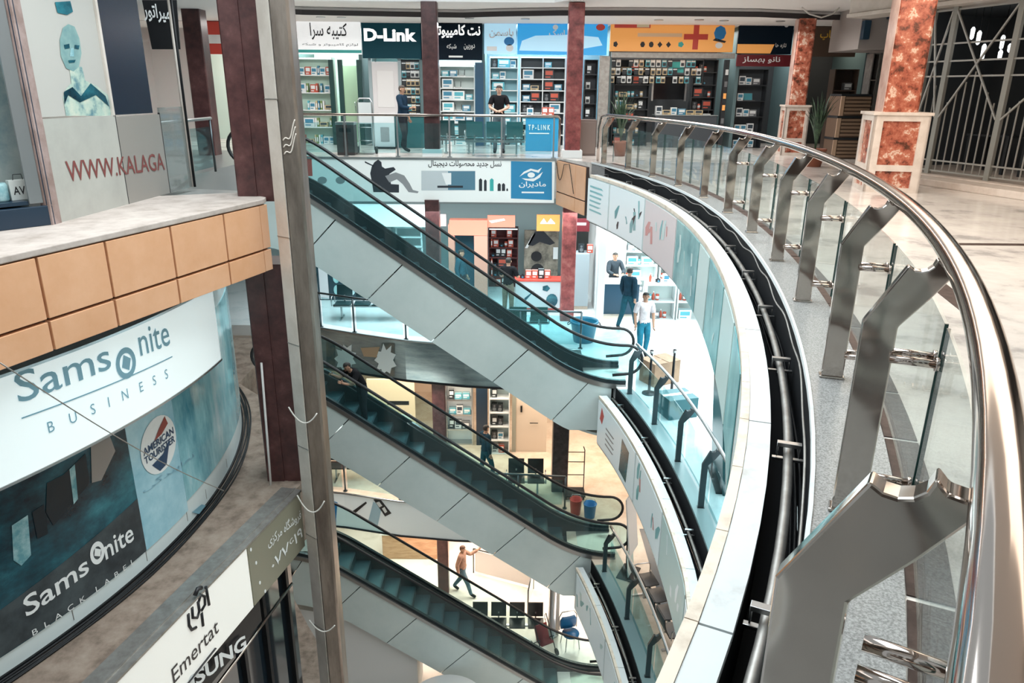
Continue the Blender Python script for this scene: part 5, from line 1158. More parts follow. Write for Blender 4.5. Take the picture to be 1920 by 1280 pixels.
# ------------------------------------------------------------------ plants, right side
def plant(label, x, y, zf, h, spread, n, pot_r=.17, pot_h=.30, seed=1):
    t = thing('potted_plant', label, 'plant', (x, y, zf)); mb = MB(); mb.lathe([(pot_r*.7, 0), (pot_r, pot_h*.85), (pot_r*1.08, pot_h*.86), (pot_r*1.08, pot_h), (pot_r*.9, pot_h), (pot_r*.85, pot_h*.9)], n=18)
    obj('pot', mb, mat('terracotta', (.30, .10, .055), .6), t); mb = MB(); mb.lathe([(0.001, pot_h*.9), (pot_r*.86, pot_h*.9)], n=14); obj('soil', mb, mat('soil', (.03, .02, .015), .9), t)
    r = random.Random(seed); mb = MB()
    for k in range(n):
        a = r.random()*2*PI; L = h*r.uniform(.65, 1.05); s = spread*r.uniform(.3, 1); w_ = .022+.012*r.random()
        c, sn_ = math.cos(a), math.sin(a); rows = []
        for i in range(7):
            u = i/6; rad = s*u**1.6; z = pot_h*.9+L*(u-.25*u**3*(s/spread)); ww = w_*math.sin(PI*min(.98, .12+u*.88))
            rows.append([(c*rad-sn_*ww, sn_*rad+c*ww, z), (c*rad, sn_*rad, z-.008), (c*rad+sn_*ww, sn_*rad-c*ww, z)])
        mb.sheet(rows)
    obj('leaves', mb, mat('dark_leaf', (.025, .06, .03), .45, noise=[(.4, (.015, .035, .02)), (.65, (.06, .12, .06))], nscale=8), t, fix=False)
    return t
q = at(1524, 312, z=0)
plant('tall potted plant in a terracotta pot behind the handrail, beside the farther marble column', q.x, q.y, .001, 1.5, .45, 46, .25, .42, 3)
q = at(1192, 316, z=0)
plant('spiky potted plant in a terracotta pot in front of the shop under the orange sign', q.x+.1, 20.9, .001, 1.45, .55, 40, .20, .40, 5)
# cabinet at the corner behind the rail
q = at(1098, 285, Y=20.6); t = thing('cabinet', 'brown cabinet on the floor right of the red bridge column', 'cabinet', (q.x, 20.9, .001)); mb = MB(); mb.box(-.30, .30, 0, .4, 0, .95); obj('body', mb, mat('taupe_laminate', (.17, .125, .11), .5), t, .01); mb = MB(); mb.box(-.28, .28, -.015, 0, .05, .9); obj('door', mb, mat('taupe_door', (.20, .15, .13), .5), t, .006)

# ------------------------------------------------------------------ barred shop on the right
g0 = at(1720, 322, z=.15); g1 = at(1920, 348, z=.15); gu = g1-g0; gu.z = 0; gu.normalize(); gn = Vector((-gu.y, gu.x, 0))
if gn.x > 0: gn = -gn
def gpl(px, py, out=0): return on_plane(px, py, g0+gn*out, gn)
def gco(px, py): p = gpl(px, py); return (p-g0).dot(gu), p.z
GT = thing('security_grille', 'tall white metal security grille with crossed bars across the shop on the right', 'grille', g0)
def gp(s, z, out=0): return gu*s+gn*out+Vector((0, 0, z-g0.z))
M_gr = mat('pale_metal', (.46, .45, .42), .35, .6); ZT = 3.35
s_end = gco(1920, 340)[0]+3.0
posts = [gco(1703, 300)[0]-.9, gco(1704, 300)[0], gco(1752, 250)[0], gco(1868, 250)[0], gco(1868, 250)[0]+2.15]
for s in posts:
    mb = MB(); mb.obox(gp(s, (ZT+.15)/2), gu*.055, gn*.04, (0, 0, (ZT-.15)/2)); obj('post', mb, mat('grey_gate_post', (.36, .36, .33), .4, .5), GT, .006)
zm = gco(1800, 295)[1]; zx = gco(1843, 112)[1]
for z in (.22, zm*.0+.42, zx, zx+.32, zx-.28, ZT-.12):
    mb = MB(); mb.bar(gp(posts[0], z), gp(s_end, z), .03, .03); obj('crossbar', mb, M_gr, GT)
for a, b in zip(posts[:-1], posts[1:]):
    k = max(2, int((b-a)/.16))
    for i in range(1, k):
        s = a+(b-a)*i/k; top = 1.35+.75*(1-abs(2*i/k-1)); mb = MB(); mb.bar(gp(s, .22), gp(s, top), .02, .02); obj('bar', mb, M_gr, GT)
    for (z0_, z1_) in ((1.25, 3.2), (3.2, 1.25)):
        mb = MB(); mb.bar(gp(a+.05, z0_, .03), gp(b-.05, z1_, .03), .03, .03); obj('diagonal_bar', mb, M_gr, GT)
def gbox(mb, s0, s1, z0, z1, o0, o1, mat=0):
    P = [g0+gu*s0+gn*o0, g0+gu*s0+gn*o1, g0+gu*s1+gn*o1, g0+gu*s1+gn*o0]; mb.prism([tuple(p[:2]) for p in P], z0, z1, mat)
mb = MB(); gbox(mb, posts[0], s_end, 0, .15, -3.0, .22); gbox(mb, posts[0], s_end, 0, .13, .22, .75); struct('trim_step', mb, M_stone, .012)
mb = MB(); gbox(mb, posts[0]-1.2, s_end, 3.37, 3.8, -.5, .3); gbox(mb, posts[0]-1.2, s_end, 3.28, 3.36, -.3, .36); struct('trim_header', mb, M_bgm, .01)
mb = MB(); gbox(mb, posts[0], s_end, .15, 3.36, -2.9, -2.8); struct('wall_barred_shop', mb, M_shd)
mb = MB(); gbox(mb, posts[0], s_end, 3.30, 3.36, -2.8, -.3); struct('ceiling_barred_shop', mb, M_kb)
mb = MB(); gbox(mb, posts[0]-.1, posts[0], .15, 3.36, -2.9, -.1); struct('wall_barred_side', mb, M_kb)
r = random.Random(4); LAMPS = []
for i in range(24):
    s = posts[1]+.2+r.random()*3.2; z = r.uniform(2.25, 3.0); p = g0+gu*s-gn*r.uniform(.35, 1.5); h = r.uniform(.12, .26)
    if any((p.x-a_)**2+(p.y-b_)**2 < .03 for a_, b_ in LAMPS): continue
    LAMPS.append((p.x, p.y))
    t = thing('pendant_lamp', 'slim white glass pendant lamp hanging in the barred shop', 'lamp', (p.x, p.y, z), 0, 'pendant lamps in the barred shop')
    mb = MB(); mb.lathe([(.012, 0), (.035, .03), (.04, h), (.015, h+.04)], n=10); obj('shade', mb, lit('lamp_glass', (.95, 1, 1), 1.6), t); mb = MB(); mb.cyl((0, 0, h+.04), (0, 0, 3.30-z), .004, 5); obj('cord', mb, M_black, t)
for i, (s, z, w_, h_) in enumerate(((posts[1]+.1, 1.9, .5, .9), (posts[2]+.2, 1.7, .35, .8), (posts[2]+1.1, 1.75, .4, .7))):
    mb = MB(); gbox(mb, s, s+w_, z, z+h_, -2.78, -2.7); tag(obj('framed_mirror', mb, [M_tshine, M_sil, M_case][i], bevel=.01), ['teal glossy panel', 'silver framed mirror', 'pale teal picture'][i]+' on the back wall of the barred shop', 'mirror' if i < 2 else 'picture')
for i in range(3):
    s = posts[1]+.2+i*1.3; t = thing('display_table', 'dark display table inside the barred shop, seen through the '+['left', 'middle', 'right'][i]+' bay', 'table', tuple((g0+gu*(s+.5)-gn*1.5)[:2])+(.15,), math.atan2(gu.y, gu.x)); mb = MB(); mb.box(-.5, .5, -.3, .3, .72, .76); obj('top', mb, M_kfr, t)
    for a in (-.45, .45):
        for b in (-.25, .25): mb = MB(); mb.box(a-.03, a+.03, b-.03, b+.03, 0, .72); obj('leg', mb, M_kfr, t)
# beam with wall units right of the far marble column
X0, X1, z0, z1 = rect(1608, 30, 1678, 92, 20.6)
mb = MB(); mb.box(X0, X1+1.0, 20.6, 22.5, z0, 3.8); struct('trim_beam', mb, mat('grey_plaster', (.40, .36, .34), .7), .01)
for px0, px1, py0, py1, lab in ((1614, 1633, 38, 74, 'lower'), (1664, 1680, 0, 36, 'upper')):
    X0, X1, z0, z1 = rect(px0, py0, px1, py1, 20.5); mb = MB(); mb.box(X0, X1, 20.42, 20.58, z0, min(z1, 3.75)); tag(obj('wall_speaker', mb, mat('navy_box', (.015, .05, .09), .4), bevel=.02), 'small navy box on the grey beam at the right, the '+lab+' of the two', 'speaker')
mb = MB(); mb.tube([at(1503, 14, Y=20.4), at(1517, 26, Y=20.4), at(1540, 33, Y=20.4), at(1562, 26, Y=20.4), at(1574, 14, Y=20.4)], .02, 6); mb2 = MB()
tag(obj('slack_wire', mb, mat('white_cable', (.66, .64, .60), .5)), 'white cable loop hanging from the ceiling beside the farther marble column', 'wire')
# folding rack of metal shelving between the columns
su_px('grey metal shelving between the two marble columns', 1622, 100, 1652, 205, 21.0, zfloor=.001, n=4, mframe=M_dull, mback=M_kb, kinds=None, where='', depth=.4)
# ceiling lights
for i, (px, py) in enumerate(((600, 12), (640, 28), (985, 27), (1236, 26), (1311, 37), (1464, 34), (1360, 14), (880, 12))):
    z = 3.615; p = at(px, py, z=z)
    if not 22.5 < p.y < 24.2: p.y = min(max(p.y, 22.7), 24.1)
    p.x = at(px, py, Y=p.y).x
    t = thing('recessed_spotlight', 'small bright recessed spotlight in the ceiling above the far row of shops', 'light', (p.x, p.y, z), 0, 'recessed spotlights above the far row of shops')
    mb = MB(); mb.lathe([(.09, -.012), (.13, -.012), (.13, .0), (.09, .0)], n=18); obj('ring', mb, M_steel, t); mb = MB(); mb.lathe([(.001, -.006), (.09, -.006)], n=18); obj('lens', mb, lit('spot_lens', (1, .97, .9), 12), t, fix=False)
# ================================================================== adverts on the curved fascias
def fascia_adverts(idx, zf, zlo, zhi, items, off=-0.511):
    par = [o for o in C.objects if o.name.split('.')[0] == 'gutter_fascia'][idx]
    for y0, y1, m, marks in items:
        mb = MB(); sweep(mb, spans(min(y0, y1)+.02, max(y0, y1)-.02, .3), [(off, zlo), (off, zhi), (off-.008, zhi), (off-.008, zlo)], 0, zf)
        o = obj('advert_panel', mb, m, par)
        for poly, mm in marks:         # poly in (v along, height) fractions
            mb = MB(); mb.add([curve(y0+(y1-y0)*u, off-.011, zf+zlo+(zhi-zlo)*v) for u, v in poly], [tuple(range(len(poly)))])
            obj('printed_mark', mb, mm, o)
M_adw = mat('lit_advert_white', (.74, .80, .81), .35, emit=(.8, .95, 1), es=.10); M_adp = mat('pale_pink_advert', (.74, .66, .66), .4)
M_adt = mat('teal_advert', (.16, .44, .46), .3, noise=[(.35, (.08, .32, .35)), (.65, (.30, .58, .58))], nscale=2); M_adg = mat('pale_green_advert', (.58, .74, .72), .35)
M_sm = mat('sea_mist_print', (.24, .50, .52), .4); M_rp = mat('rose_print', (.66, .32, .30), .4)
def streaks(seed, n, cols):
    r = random.Random(seed); out = []
    for i in range(n):
        u = r.uniform(.04, .9); v = r.uniform(.1, .6); w_ = r.uniform(.02, .07); h = r.uniform(.15, .4); k = r.uniform(-.05, .08)
        out.append(([(u, v), (u+w_, v+.03), (u+w_+k, v+h), (u+k, v+h*.95), (u-.01, v+h*.5)], cols[r.randrange(len(cols))]))
    return out
def lines(n, u0, u1, m, v1=.85, dv=.11):
    r = random.Random(n); return [([(u0, v1-dv*i-.04), (u0+(u1-u0)*r.uniform(.6, 1), v1-dv*i-.04), (u0+(u1-u0)*.8, v1-dv*i), (u0, v1-dv*i)], m) for i in range(n)]
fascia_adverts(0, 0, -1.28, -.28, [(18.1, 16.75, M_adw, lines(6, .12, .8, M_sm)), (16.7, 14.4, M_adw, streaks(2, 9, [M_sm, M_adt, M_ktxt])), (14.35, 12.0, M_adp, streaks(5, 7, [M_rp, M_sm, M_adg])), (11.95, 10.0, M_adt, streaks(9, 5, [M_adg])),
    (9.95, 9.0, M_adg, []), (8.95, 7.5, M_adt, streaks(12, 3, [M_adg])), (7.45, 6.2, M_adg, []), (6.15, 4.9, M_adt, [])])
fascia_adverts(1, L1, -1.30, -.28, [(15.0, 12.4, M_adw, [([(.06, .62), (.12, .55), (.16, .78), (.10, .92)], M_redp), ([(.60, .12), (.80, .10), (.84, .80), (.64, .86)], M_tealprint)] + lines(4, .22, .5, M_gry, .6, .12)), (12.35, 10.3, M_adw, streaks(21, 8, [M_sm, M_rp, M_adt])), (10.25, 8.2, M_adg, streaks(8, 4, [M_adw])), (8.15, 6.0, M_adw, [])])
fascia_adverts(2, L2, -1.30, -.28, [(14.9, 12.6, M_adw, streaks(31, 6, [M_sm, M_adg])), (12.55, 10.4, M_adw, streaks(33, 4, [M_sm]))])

# ================================================================== far fascias of the lower floors
def far_band(name, label, far, zf, z0, z1, m, out=.03):
    t = thing(name, label, 'fascia', (far[0][0], far[0][1], zf+z0))
    pts = [Vector((p[0], p[1], 0)) for p in far]; P = []
    for i in range(len(pts)-1):
        for k in range(4): P.append(pts[i].lerp(pts[i+1], k/4))
    P.append(pts[-1]); N = []
    for i in range(len(P)):
        d = (P[min(i+1, len(P)-1)]-P[max(i-1, 0)]).normalized(); N.append(Vector((-d.y, d.x, 0)) if (-d.y if True else 0) and Vector((-d.y, d.x, 0)).y < 0 else Vector((d.y, -d.x, 0)))
    o0 = t.location
    mb = MB(); mb.sheet([[p+n_*.0+Vector((0, 0, zf+z0))-o0, p+n_*out+Vector((0, 0, zf+z0))-o0, p+n_*out+Vector((0, 0, zf+z1))-o0, p+Vector((0, 0, zf+z1))-o0] for p, n_ in zip(P, N)], 0, False, True)
    obj('panel', mb, m, t)
    mb = MB(); mb.tube([p+n_*(out+.01)+Vector((0, 0, zf+z1+.01))-o0 for p, n_ in zip(P, N)], .03, 6); mb2 = MB(); mb2.tube([p+n_*(out+.01)+Vector((0, 0, zf+z0))-o0 for p, n_ in zip(P, N)], .03, 6)
    obj('top_trim', mb, M_steel, t); obj('bottom_trim', mb2, M_black, t)
    return t, P, N
def band_px(far, zf, px, py, out=.05):
    """nearest hit of a pixel ray on the polyline band"""
    d = ray(px, py); best = None
    for a, b in zip(far[:-1], far[1:]):
        A_, B_ = Vector((a[0], a[1], 0)), Vector((b[0], b[1], 0)); dd = (B_-A_).normalized(); n_ = Vector((-dd.y, dd.x, 0))
        if n_.y > 0: n_ = -n_
        p = on_plane(px, py, A_+n_*out, n_); u = (p-A_).dot(dd)/(B_-A_).length
        if -.15 <= u <= 1.15: return p
    return p
M_silver = mat('brushed_silver_panel', (.50, .56, .57), .25, .7, noise=[(.35, (.36, .43, .45)), (.6, (.60, .66, .67))], nscale=1.5, stretch=(1, 1, 6))
t1, P_, N_ = far_band('advert_fascia', 'curved silver fascia with white burst picture behind the upper two escalators', FAR1[1:], L1, -1.08, .02, M_silver)
def fpoly(t, far, zf, pts, m, nm, out=.045):
    mb = MB(); mb.add([band_px(far, zf, x, y, out)-t.location for x, y in pts], [tuple(range(len(pts)))]); return obj(nm, mb, m, t, fix=False)
def burst(cx, cy, rx, ry, n, seed):
    r = random.Random(seed); return [(cx+rx*(1 if k % 2 else .68)*r.uniform(.85, 1.1)*math.cos(2*PI*k/(2*n)), cy+ry*(1 if k % 2 else .7)*r.uniform(.85, 1.1)*math.sin(2*PI*k/(2*n))) for k in range(2*n)]
F1 = FAR1[1:]
fpoly(t1, F1, L1, [(612, 641), (740, 643), (740, 706), (612, 694)], mat('dusk_print', (.10, .16, .18), .35, noise=[(.4, (.05, .09, .10)), (.65, (.28, .22, .17))], nscale=1.5), 'dusk_picture', .04)
fpoly(t1, F1, L1, burst(648, 672, 22, 28, 9, 3), M_wtxt, 'burst_picture', .046); fpoly(t1, F1, L1, burst(722, 675, 22, 30, 9, 5), M_wtxt, 'burst_picture', .046)
fpoly(t1, F1, L1, [(676, 652), (712, 650), (706, 670), (682, 668)], mat('tan_print', (.50, .34, .22), .4), 'tan_picture', .048)
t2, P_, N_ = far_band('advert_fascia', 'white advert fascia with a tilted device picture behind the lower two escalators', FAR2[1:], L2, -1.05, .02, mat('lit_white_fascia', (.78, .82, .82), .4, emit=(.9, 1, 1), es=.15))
F2 = FAR2[1:]
fpoly(t2, F2, L2, [(700, 940), (716, 950), (708, 985), (690, 978)], mat('pale_sky_print', (.42, .62, .74), .4), 'device_picture'); fpoly(t2, F2, L2, [(700, 936), (712, 934), (734, 962), (722, 968)], M_ktxt, 'device_picture', .047)
fpoly(t2, F2, L2, [(705, 942), (711, 940), (717, 948), (711, 951)], M_wtxt, 'screen_picture', .05); fpoly(t2, F2, L2, [(716, 953), (721, 950), (726, 959), (722, 962)], M_wtxt, 'screen_picture', .05)
fpoly(t2, F2, L2, [(661, 958), (686, 940), (688, 943), (666, 962)], M_ktxt, 'pen_picture'); fpoly(t2, F2, L2, [(622, 938), (634, 942), (634, 988), (622, 986)], M_bluep, 'blue_stripe')
def far_rail(label, far, zf):
    t = thing('straight_railing', label, 'railing', (far[0][0], far[0][1], zf)); o0 = t.location
    P = [Vector((p[0], p[1]+.14, zf)) for p in far]
    mb = MB(); mb.tube([p+Vector((0, 0, .96))-o0 for p in P], .028, 8); obj('handrail', mb, M_pdark, t)
    for p in P: mb = MB(); mb.cyl(p+Vector((0, 0, .002))-o0, p+Vector((0, 0, .95))-o0, .025, 8); mb.cyl(p+Vector((0, 0, .002))-o0, p+Vector((0, 0, .02))-o0, .06, 10); obj('post', mb, M_pdark, t)
    for a, b in zip(P[:-1], P[1:]):
        u = (b-a).normalized(); mb = MB(); mb.bar(a+u*.08+Vector((0, 0, .48))-o0, b-u*.08+Vector((0, 0, .48))-o0, .01, .74); obj('glass_panel', mb, M_gteal, t)
far_rail('railing along the far edge one floor down, seen under the highest escalator', FAR1[1:], L1)
far_rail('railing along the far edge two floors down, seen under the middle escalator', FAR2[1:], L2)

# ================================================================== shops one floor down
Y1 = 22.0
def part_wall(px, Y, zf, h=3.0, m=None):
    X = at(px, 480, Y=Y).x; mb = MB(); mb.box(X-.06, X+.06, Y, Y+3.2, zf, zf+h); struct('wall_partition', mb, m or M_wallw)
for zf in (L1, L2):
    mb = MB(); mb.box(-12.8, 2.2, Y1+3.2, Y1+3.26, zf, zf+3.38); struct('wall_shop', mb, mat('pale_teal_wall', (.50, .62, .63), .5) if zf == L1 else mat('cream_wall', (.66, .54, .42), .5))
E_w2 = mat('bright_white_sign', (.85, .85, .85), .4, emit=(.92, 1, 1), es=.7); E_sal = mat('salmon_sign', (.75, .25, .17), .4, emit=(.9, .28, .18), es=.25); M_sal = mat('salmon_paint', (.72, .30, .22), .4)
X0, X1, z0, z1 = rect(596, 384, 808, 424, Y1)
b = board('shop_sign', 'long bright white sign one floor down, behind the highest escalator', 'sign', 596, 384, 808, 424, Y1, E_w2); clean(b)
b = board('shop_sign', 'white and pink sign above the salmon door frame', 'sign', 818, 402, 836, 424, Y1, mat('pale_pink_sign', (.80, .66, .68), .4, emit=(.9, .75, .78), es=.3)); clean(b)
t = thing('portal_frame', 'salmon pink door frame one floor down, beside the camera shop', 'door frame', (at(862, 500, Y=Y1).x, Y1, L1)); x0 = t.location.x
for px0, px1 in ((843, 852), (890, 914)):
    X0, X1, z0, z1 = rect(px0, 420, px1, 560, Y1); mb = MB(); mb.box(X0-x0, X1-x0, -.1, .25, .001, z1-L1); obj('post', mb, M_sal, t, .01)
X0, X1, z0, z1 = rect(843, 412, 914, 440, Y1-.02); mb = MB(); mb.box(X0-x0, X1-x0, -.12, .27, z0-L1, z1-L1); obj('lintel', mb, E_sal, t, .01)
X0, X1, z0, z1 = rect(852, 436, 890, 550, Y1+.5); mb = MB(); mb.box(X0, X1, Y1+.5, Y1+.55, L1+.001, z1); tag(obj('blue_door', mb, mat('petrol_blue_door', (.01, .09, .14), .4)), 'petrol blue door inside the salmon frame', 'door')
b = board('shop_sign', 'orange red lit sign with a white slash, left sign of the camera shop', 'sign', 914, 404, 966, 426, Y1, E_sal); shape(b, [(.05, .55), (.6, .75), (.65, .60), (.15, .35)], M_wtxt, 'white_slash'); clean(b)
b = board('shop_sign', 'orange lit sign with white marks, right sign of the camera shop', 'sign', 1006, 403, 1050, 433, Y1, mat('lit_orange_red', (.8, .30, .08), .4, emit=(1, .35, .08), es=.4)); shape(b, [(.15, .5), (.3, .8), (.45, .5), (.6, .8), (.8, .5), (.8, .45), (.15, .45)], M_wtxt, 'white_mark'); clean(b)
M_wine = mat('wine_back', (.12, .03, .035), .5)
su_px('wine red shelves of cameras and boxes in the camera shop', 916, 428, 972, 540, Y1+1.6, zfloor=L1+.001, n=6, mframe=mat('wine_shelf', (.10, .025, .025), .45), mback=M_wine, kinds=[CAMERA, PACKS[6], TINS[0], PACKS[2], BOOKS[0], CARTONS[2]], where='on the wine red shelves of the camera shop', lit_=1.0)
b = board('wall_poster', 'large grey photo poster of a dark umbrella and lens on the camera shop wall', 'poster', 982, 432, 1048, 528, Y1+1.6, mat('taupe_print', (.24, .21, .17), .5, noise=[(.4, (.10, .09, .075)), (.6, (.34, .30, .24))], nscale=2))
shape(b, [(.10, .72), (.30, .98), (.55, .99), (.90, .76), (.75, .72), (.45, .78), (.25, .70)], M_char, 'umbrella_picture'); shape(b, [(.02, .66), (.28, .96), (.33, .93), (.1, .66)], M_wtxt, 'handle_picture'); shape(b, circ(.36, .50, .16, .10), M_ktxt, 'lens_picture', .008); shape(b, circ(.40, .22, .20, .14), M_ktxt, 'lens_picture', .008); shape(b, rc(.85, .45, .99, .68), M_wtxt, 'card_picture'); clean(b)
X0, X1, z0, z1 = rect(966, 524, 1052, 588, 20.7)
t = thing('sales_counter', 'white camera shop counter with a fan and dragonfly picture and red base', 'counter', ((X0+X1)/2, 20.7, L1+.001)); w2 = (X1-X0)/2
mb = MB(); mb.box(-w2, w2, 0, .5, .12, .92); obj('body', mb, M_sil, t, .01); mb = MB(); mb.box(-w2, w2, .02, .5, 0, .12); obj('base', mb, M_redp, t); mb = MB(); mb.box(-w2-.02, w2+.02, -.02, .52, .92, .96); obj('top', mb, M_redp, t)
mb = MB(); mb.add([(-w2*.9+.2, -.006, .3), (-w2*.2, -.006, .62), (-w2*.15, -.006, .66), (-w2*.6, -.006, .42)], [(0, 1, 2, 3)]); mb.add([(w2*.35+.12*math.cos(a), -.006, .72+.1*math.sin(a)) for a in [2*PI*k/5 for k in range(5)]], [(0, 1, 2, 3, 4)]); mb.add([(w2*.62+.17*math.cos(a), -.006, .36+.2*math.sin(a)) for a in [2*PI*k/14 for k in range(14)]], [tuple(range(14))]); obj('picture', mb, M_tealprint, t)
stock(X0+.1, X1-.1, 20.95, L1+.963, [CAMERA, PACKS[6], PACKS[2]], 'on the camera shop counter', fill=.9)
X0, X1, z0, z1 = rect(1072, 476, 1106, 578, 21.0)
t = thing('cabinet', 'tall grey cabinet right of the red column one floor down', 'cabinet', ((X0+X1)/2, 21.0, L1+.001)); w2 = (X1-X0)/2; mb = MB(); mb.box(-w2, w2, 0, .5, .1, z1-L1); obj('body', mb, mat('grey_blue_laminate', (.42, .48, .51), .4), t, .01); mb = MB(); mb.box(-w2, w2, .02, .48, 0, .1); obj('plinth', mb, M_floorb, t)
stock_one(SPEAK, (X0+X1)/2, 21.25, z1+.002, 0, 'on the tall grey cabinet'); stock_one(PACKS[6], (X0+X1)/2+.25, 21.2, z1+.002, 0, 'on the tall grey cabinet')
b = board('shop_sign', 'small maroon and white sign above the tall grey cabinet', 'sign', 1072, 410, 1106, 434, 21.2, M_maroon); shape(b, rc(.05, .5, .8, .7), M_wtxt, 'white_line'); clean(b)
# white clothes rack / ladder stand behind the escalator
X0, X1, z0, z1 = rect(738, 424, 792, 500, Y1+.3); t = thing('display_stand', 'white ladder-like display stand behind the highest escalator glass', 'stand', ((X0+X1)/2, Y1+.3, L1+.001)); w2 = (X1-X0)/2; H = z1-L1
for s in (-1, 1):
    mb = MB(); mb.bar((s*w2, 0, 0), (s*w2*.8, .3, H), .05, .05); obj('upright', mb, WH_, t)
for k in range(6):
    z = H*(.3+.13*k); mb = MB(); mb.box(-w2*.9, w2*.9, .05+.04*k-.05, .05+.04*k+.1, z, z+.04); obj('rung', mb, WH_, t)
su_px('bright shelves of parcels under the long white sign', 600, 428, 730, 500, Y1+1.5, zfloor=L1+.001, n=6, mframe=WH_, mback=M_bk, kinds=[PACKS[0], PACKS[4], PACKS[7], PACKS[3]], where='on the bright shelves under the long white sign', lit_=1.2, mids=2)
b = board('window_display', 'dark shop window with rows of pale discs, seen under the highest escalator', 'window', 598, 500, 712, 566, Y1-.2, mat('night_teal', (.01, .04, .055), .2), z=(L1+.001, L1+1.45))
for r_ in range(3):
    for c_ in range(6): shape(b, circ(.30+.12*c_, .22+.26*r_, .05, .11, 12), [M_sm, M_adt, M_case][(r_+c_) % 3], 'disc_picture')
shape(b, rc(.03, .02, .17, .98), M_sil, 'silver_strip'); clean(b)
bench('dark teal waiting bench one floor down, under the highest escalator near the riser casing', -3.95, 19.9, L1+.001, 0, 4, mat('night_teal_seat', (.01, .035, .04), .35))
bench('dark green waiting bench one floor down, in front of the camera shop counter', .15, 18.45, L1+.001, PI, 3, mat('dark_green_seat', (.015, .07, .065), .35))
# bright white shop on the right, one floor down
WX0, WX1 = 2.45, 5.6
mb = MB(); mb.box(WX0-.10, WX0+.10, 19.75, 19.95, L1, -1.1); tag(obj('white_post', mb, WH_, bevel=.01), 'white post at the left edge of the bright white shop', 'post')
mb = MB(); mb.box(WX0, 7.2, 23.4, 23.46, L1, -1.1); struct('wall_white_shop', mb, M_wallw); mb = MB(); mb.box(WX0-.03, WX0+.03, 20, 23.4, L1, -1.1); struct('wall_white_side', mb, M_wallw)
area('shop_ceiling_lamp', (4.2, 21.4, -1.2), 3, 2, 260, (.92, 1, 1))
for i, (x0, x1) in enumerate(((3.55, 4.6), (4.68, 5.75), (5.82, 6.9))):
    shelf_unit('tall white lit shelves of small goods in the bright white shop, '+['left', 'middle', 'right'][i]+' unit', x0, x1, L1+.001, -1.75, 22.9, .40, 6, WH_, M_bk, [CARTONS[0], TINS[1], BOTTLES[2], PACKS[7], BOTTLES[0], ROUTER, TINS[0], CARTONS[3]], 'on the tall shelves of the bright white shop', lit_=2.0)
for i, (x0, x1) in enumerate(((3.76, 4.6), (4.65, 5.5))):
    shelf_unit('low white case of coloured packs fronting the bright white shop, '+['left', 'right'][i]+' case', x0, x1, L1+.001, L1+1.05, 20.0, .45, 2, WH_, M_bk, [TINS[0], TINS[1], PACKS[8], CARTONS[3], BOTTLES[1], BOTTLES[2], PACKS[7]], 'in the low cases of the bright white shop', lit_=1.5, name='display_case', cat='display case')
    stock(x0+.05, x1-.05, 20.2, L1+1.067, [CAMERA, BOTTLES[1], PACKS[4], BOTTLES[2]], 'on top of the low cases of the bright white shop', fill=.8, gap=.08)
q = at(1147, 545, Y=20.6)
t = thing('desk', 'dark blue desk in the bright white shop, the seated man behind it', 'desk', (3.12, 20.35, L1+.001)); mb = MB(); mb.box(-.55, .50, 0, .05, .06, .95); obj('front_panel', mb, mat('dark_blue_laminate', (.01, .05, .09), .35), t, .008); mb = MB(); mb.box(-.6, .55, -.02, .6, .95, .99); obj('top', mb, WH_, t); 
for s in (-.55, .46): mb = MB(); mb.box(s, s+.04, .05, .55, 0, .95); obj('side_panel', mb, M_navy, t)
mb = MB(); mb.box(2.6, 3.5, 20.1, 22.6, L1, L1+.006); struct('trim_mat', mb, M_floorb)
# bin, box, bags at the escalator foot
q = at(1088, 640, Y=17.9)
t = thing('storage_crate', 'bright blue plastic crate one floor down beside the escalator newel', 'crate', (q.x+.1, 18.1, L1+.001)); mb = MB(); mb.lathe([(.26, 0), (.34, .48), (.37, .5), (.37, .56), (.34, .56), (.33, .5), (.25, .03), (.001, .03)], n=20); obj('body', mb, mat('blue_plastic', (.01, .16, .26), .4), t)
for s in (-1, 1): mb = MB(); mb.tube([(s*.36, -.08, .5), (s*.42, -.08, .46), (s*.42, .08, .46), (s*.36, .08, .5)], .012, 6); obj('handle', mb, M_black, t)
t = thing('cardboard_box', 'large brown cardboard box on the floor, one floor down by the curved balustrade', 'box', (3.30, 15.35, L1+.001), .5); mb = MB(); mb.box(-.36, .36, -.26, .26, 0, .52); obj('carton', mb, mat('cardboard', (.36, .235, .155), .75, noise=[(.4, (.31, .20, .13)), (.6, (.40, .26, .17))], nscale=3), t, .006)
mb = MB(); mb.box(-.36, .36, -.03, .03, .521, .524); obj('tape', mb, mat('brown_tape', (.46, .33, .22), .3), t); mb = MB(); mb.box(-.365, -.02, -.265, .265, .524, .53); mb2 = MB(); mb2.box(.02, .365, -.265, .265, .524, .53); obj('flap', mb, MATS['cardboard'], t); obj('flap', mb2, MATS['cardboard'], t)
t = thing('cardboard_box', 'dark teal parcel on the floor in front of the brown cardboard box', 'box', (3.32, 13.6, L1+.001), .3); mb = MB(); mb.box(-.32, .32, -.28, .28, 0, .42); obj('carton', mb, mat('teal_card', (.03, .13, .15), .5), t, .01); mb = MB(); mb.box(-.32, .32, -.05, .05, .421, .425); obj('tape', mb, WH_, t)
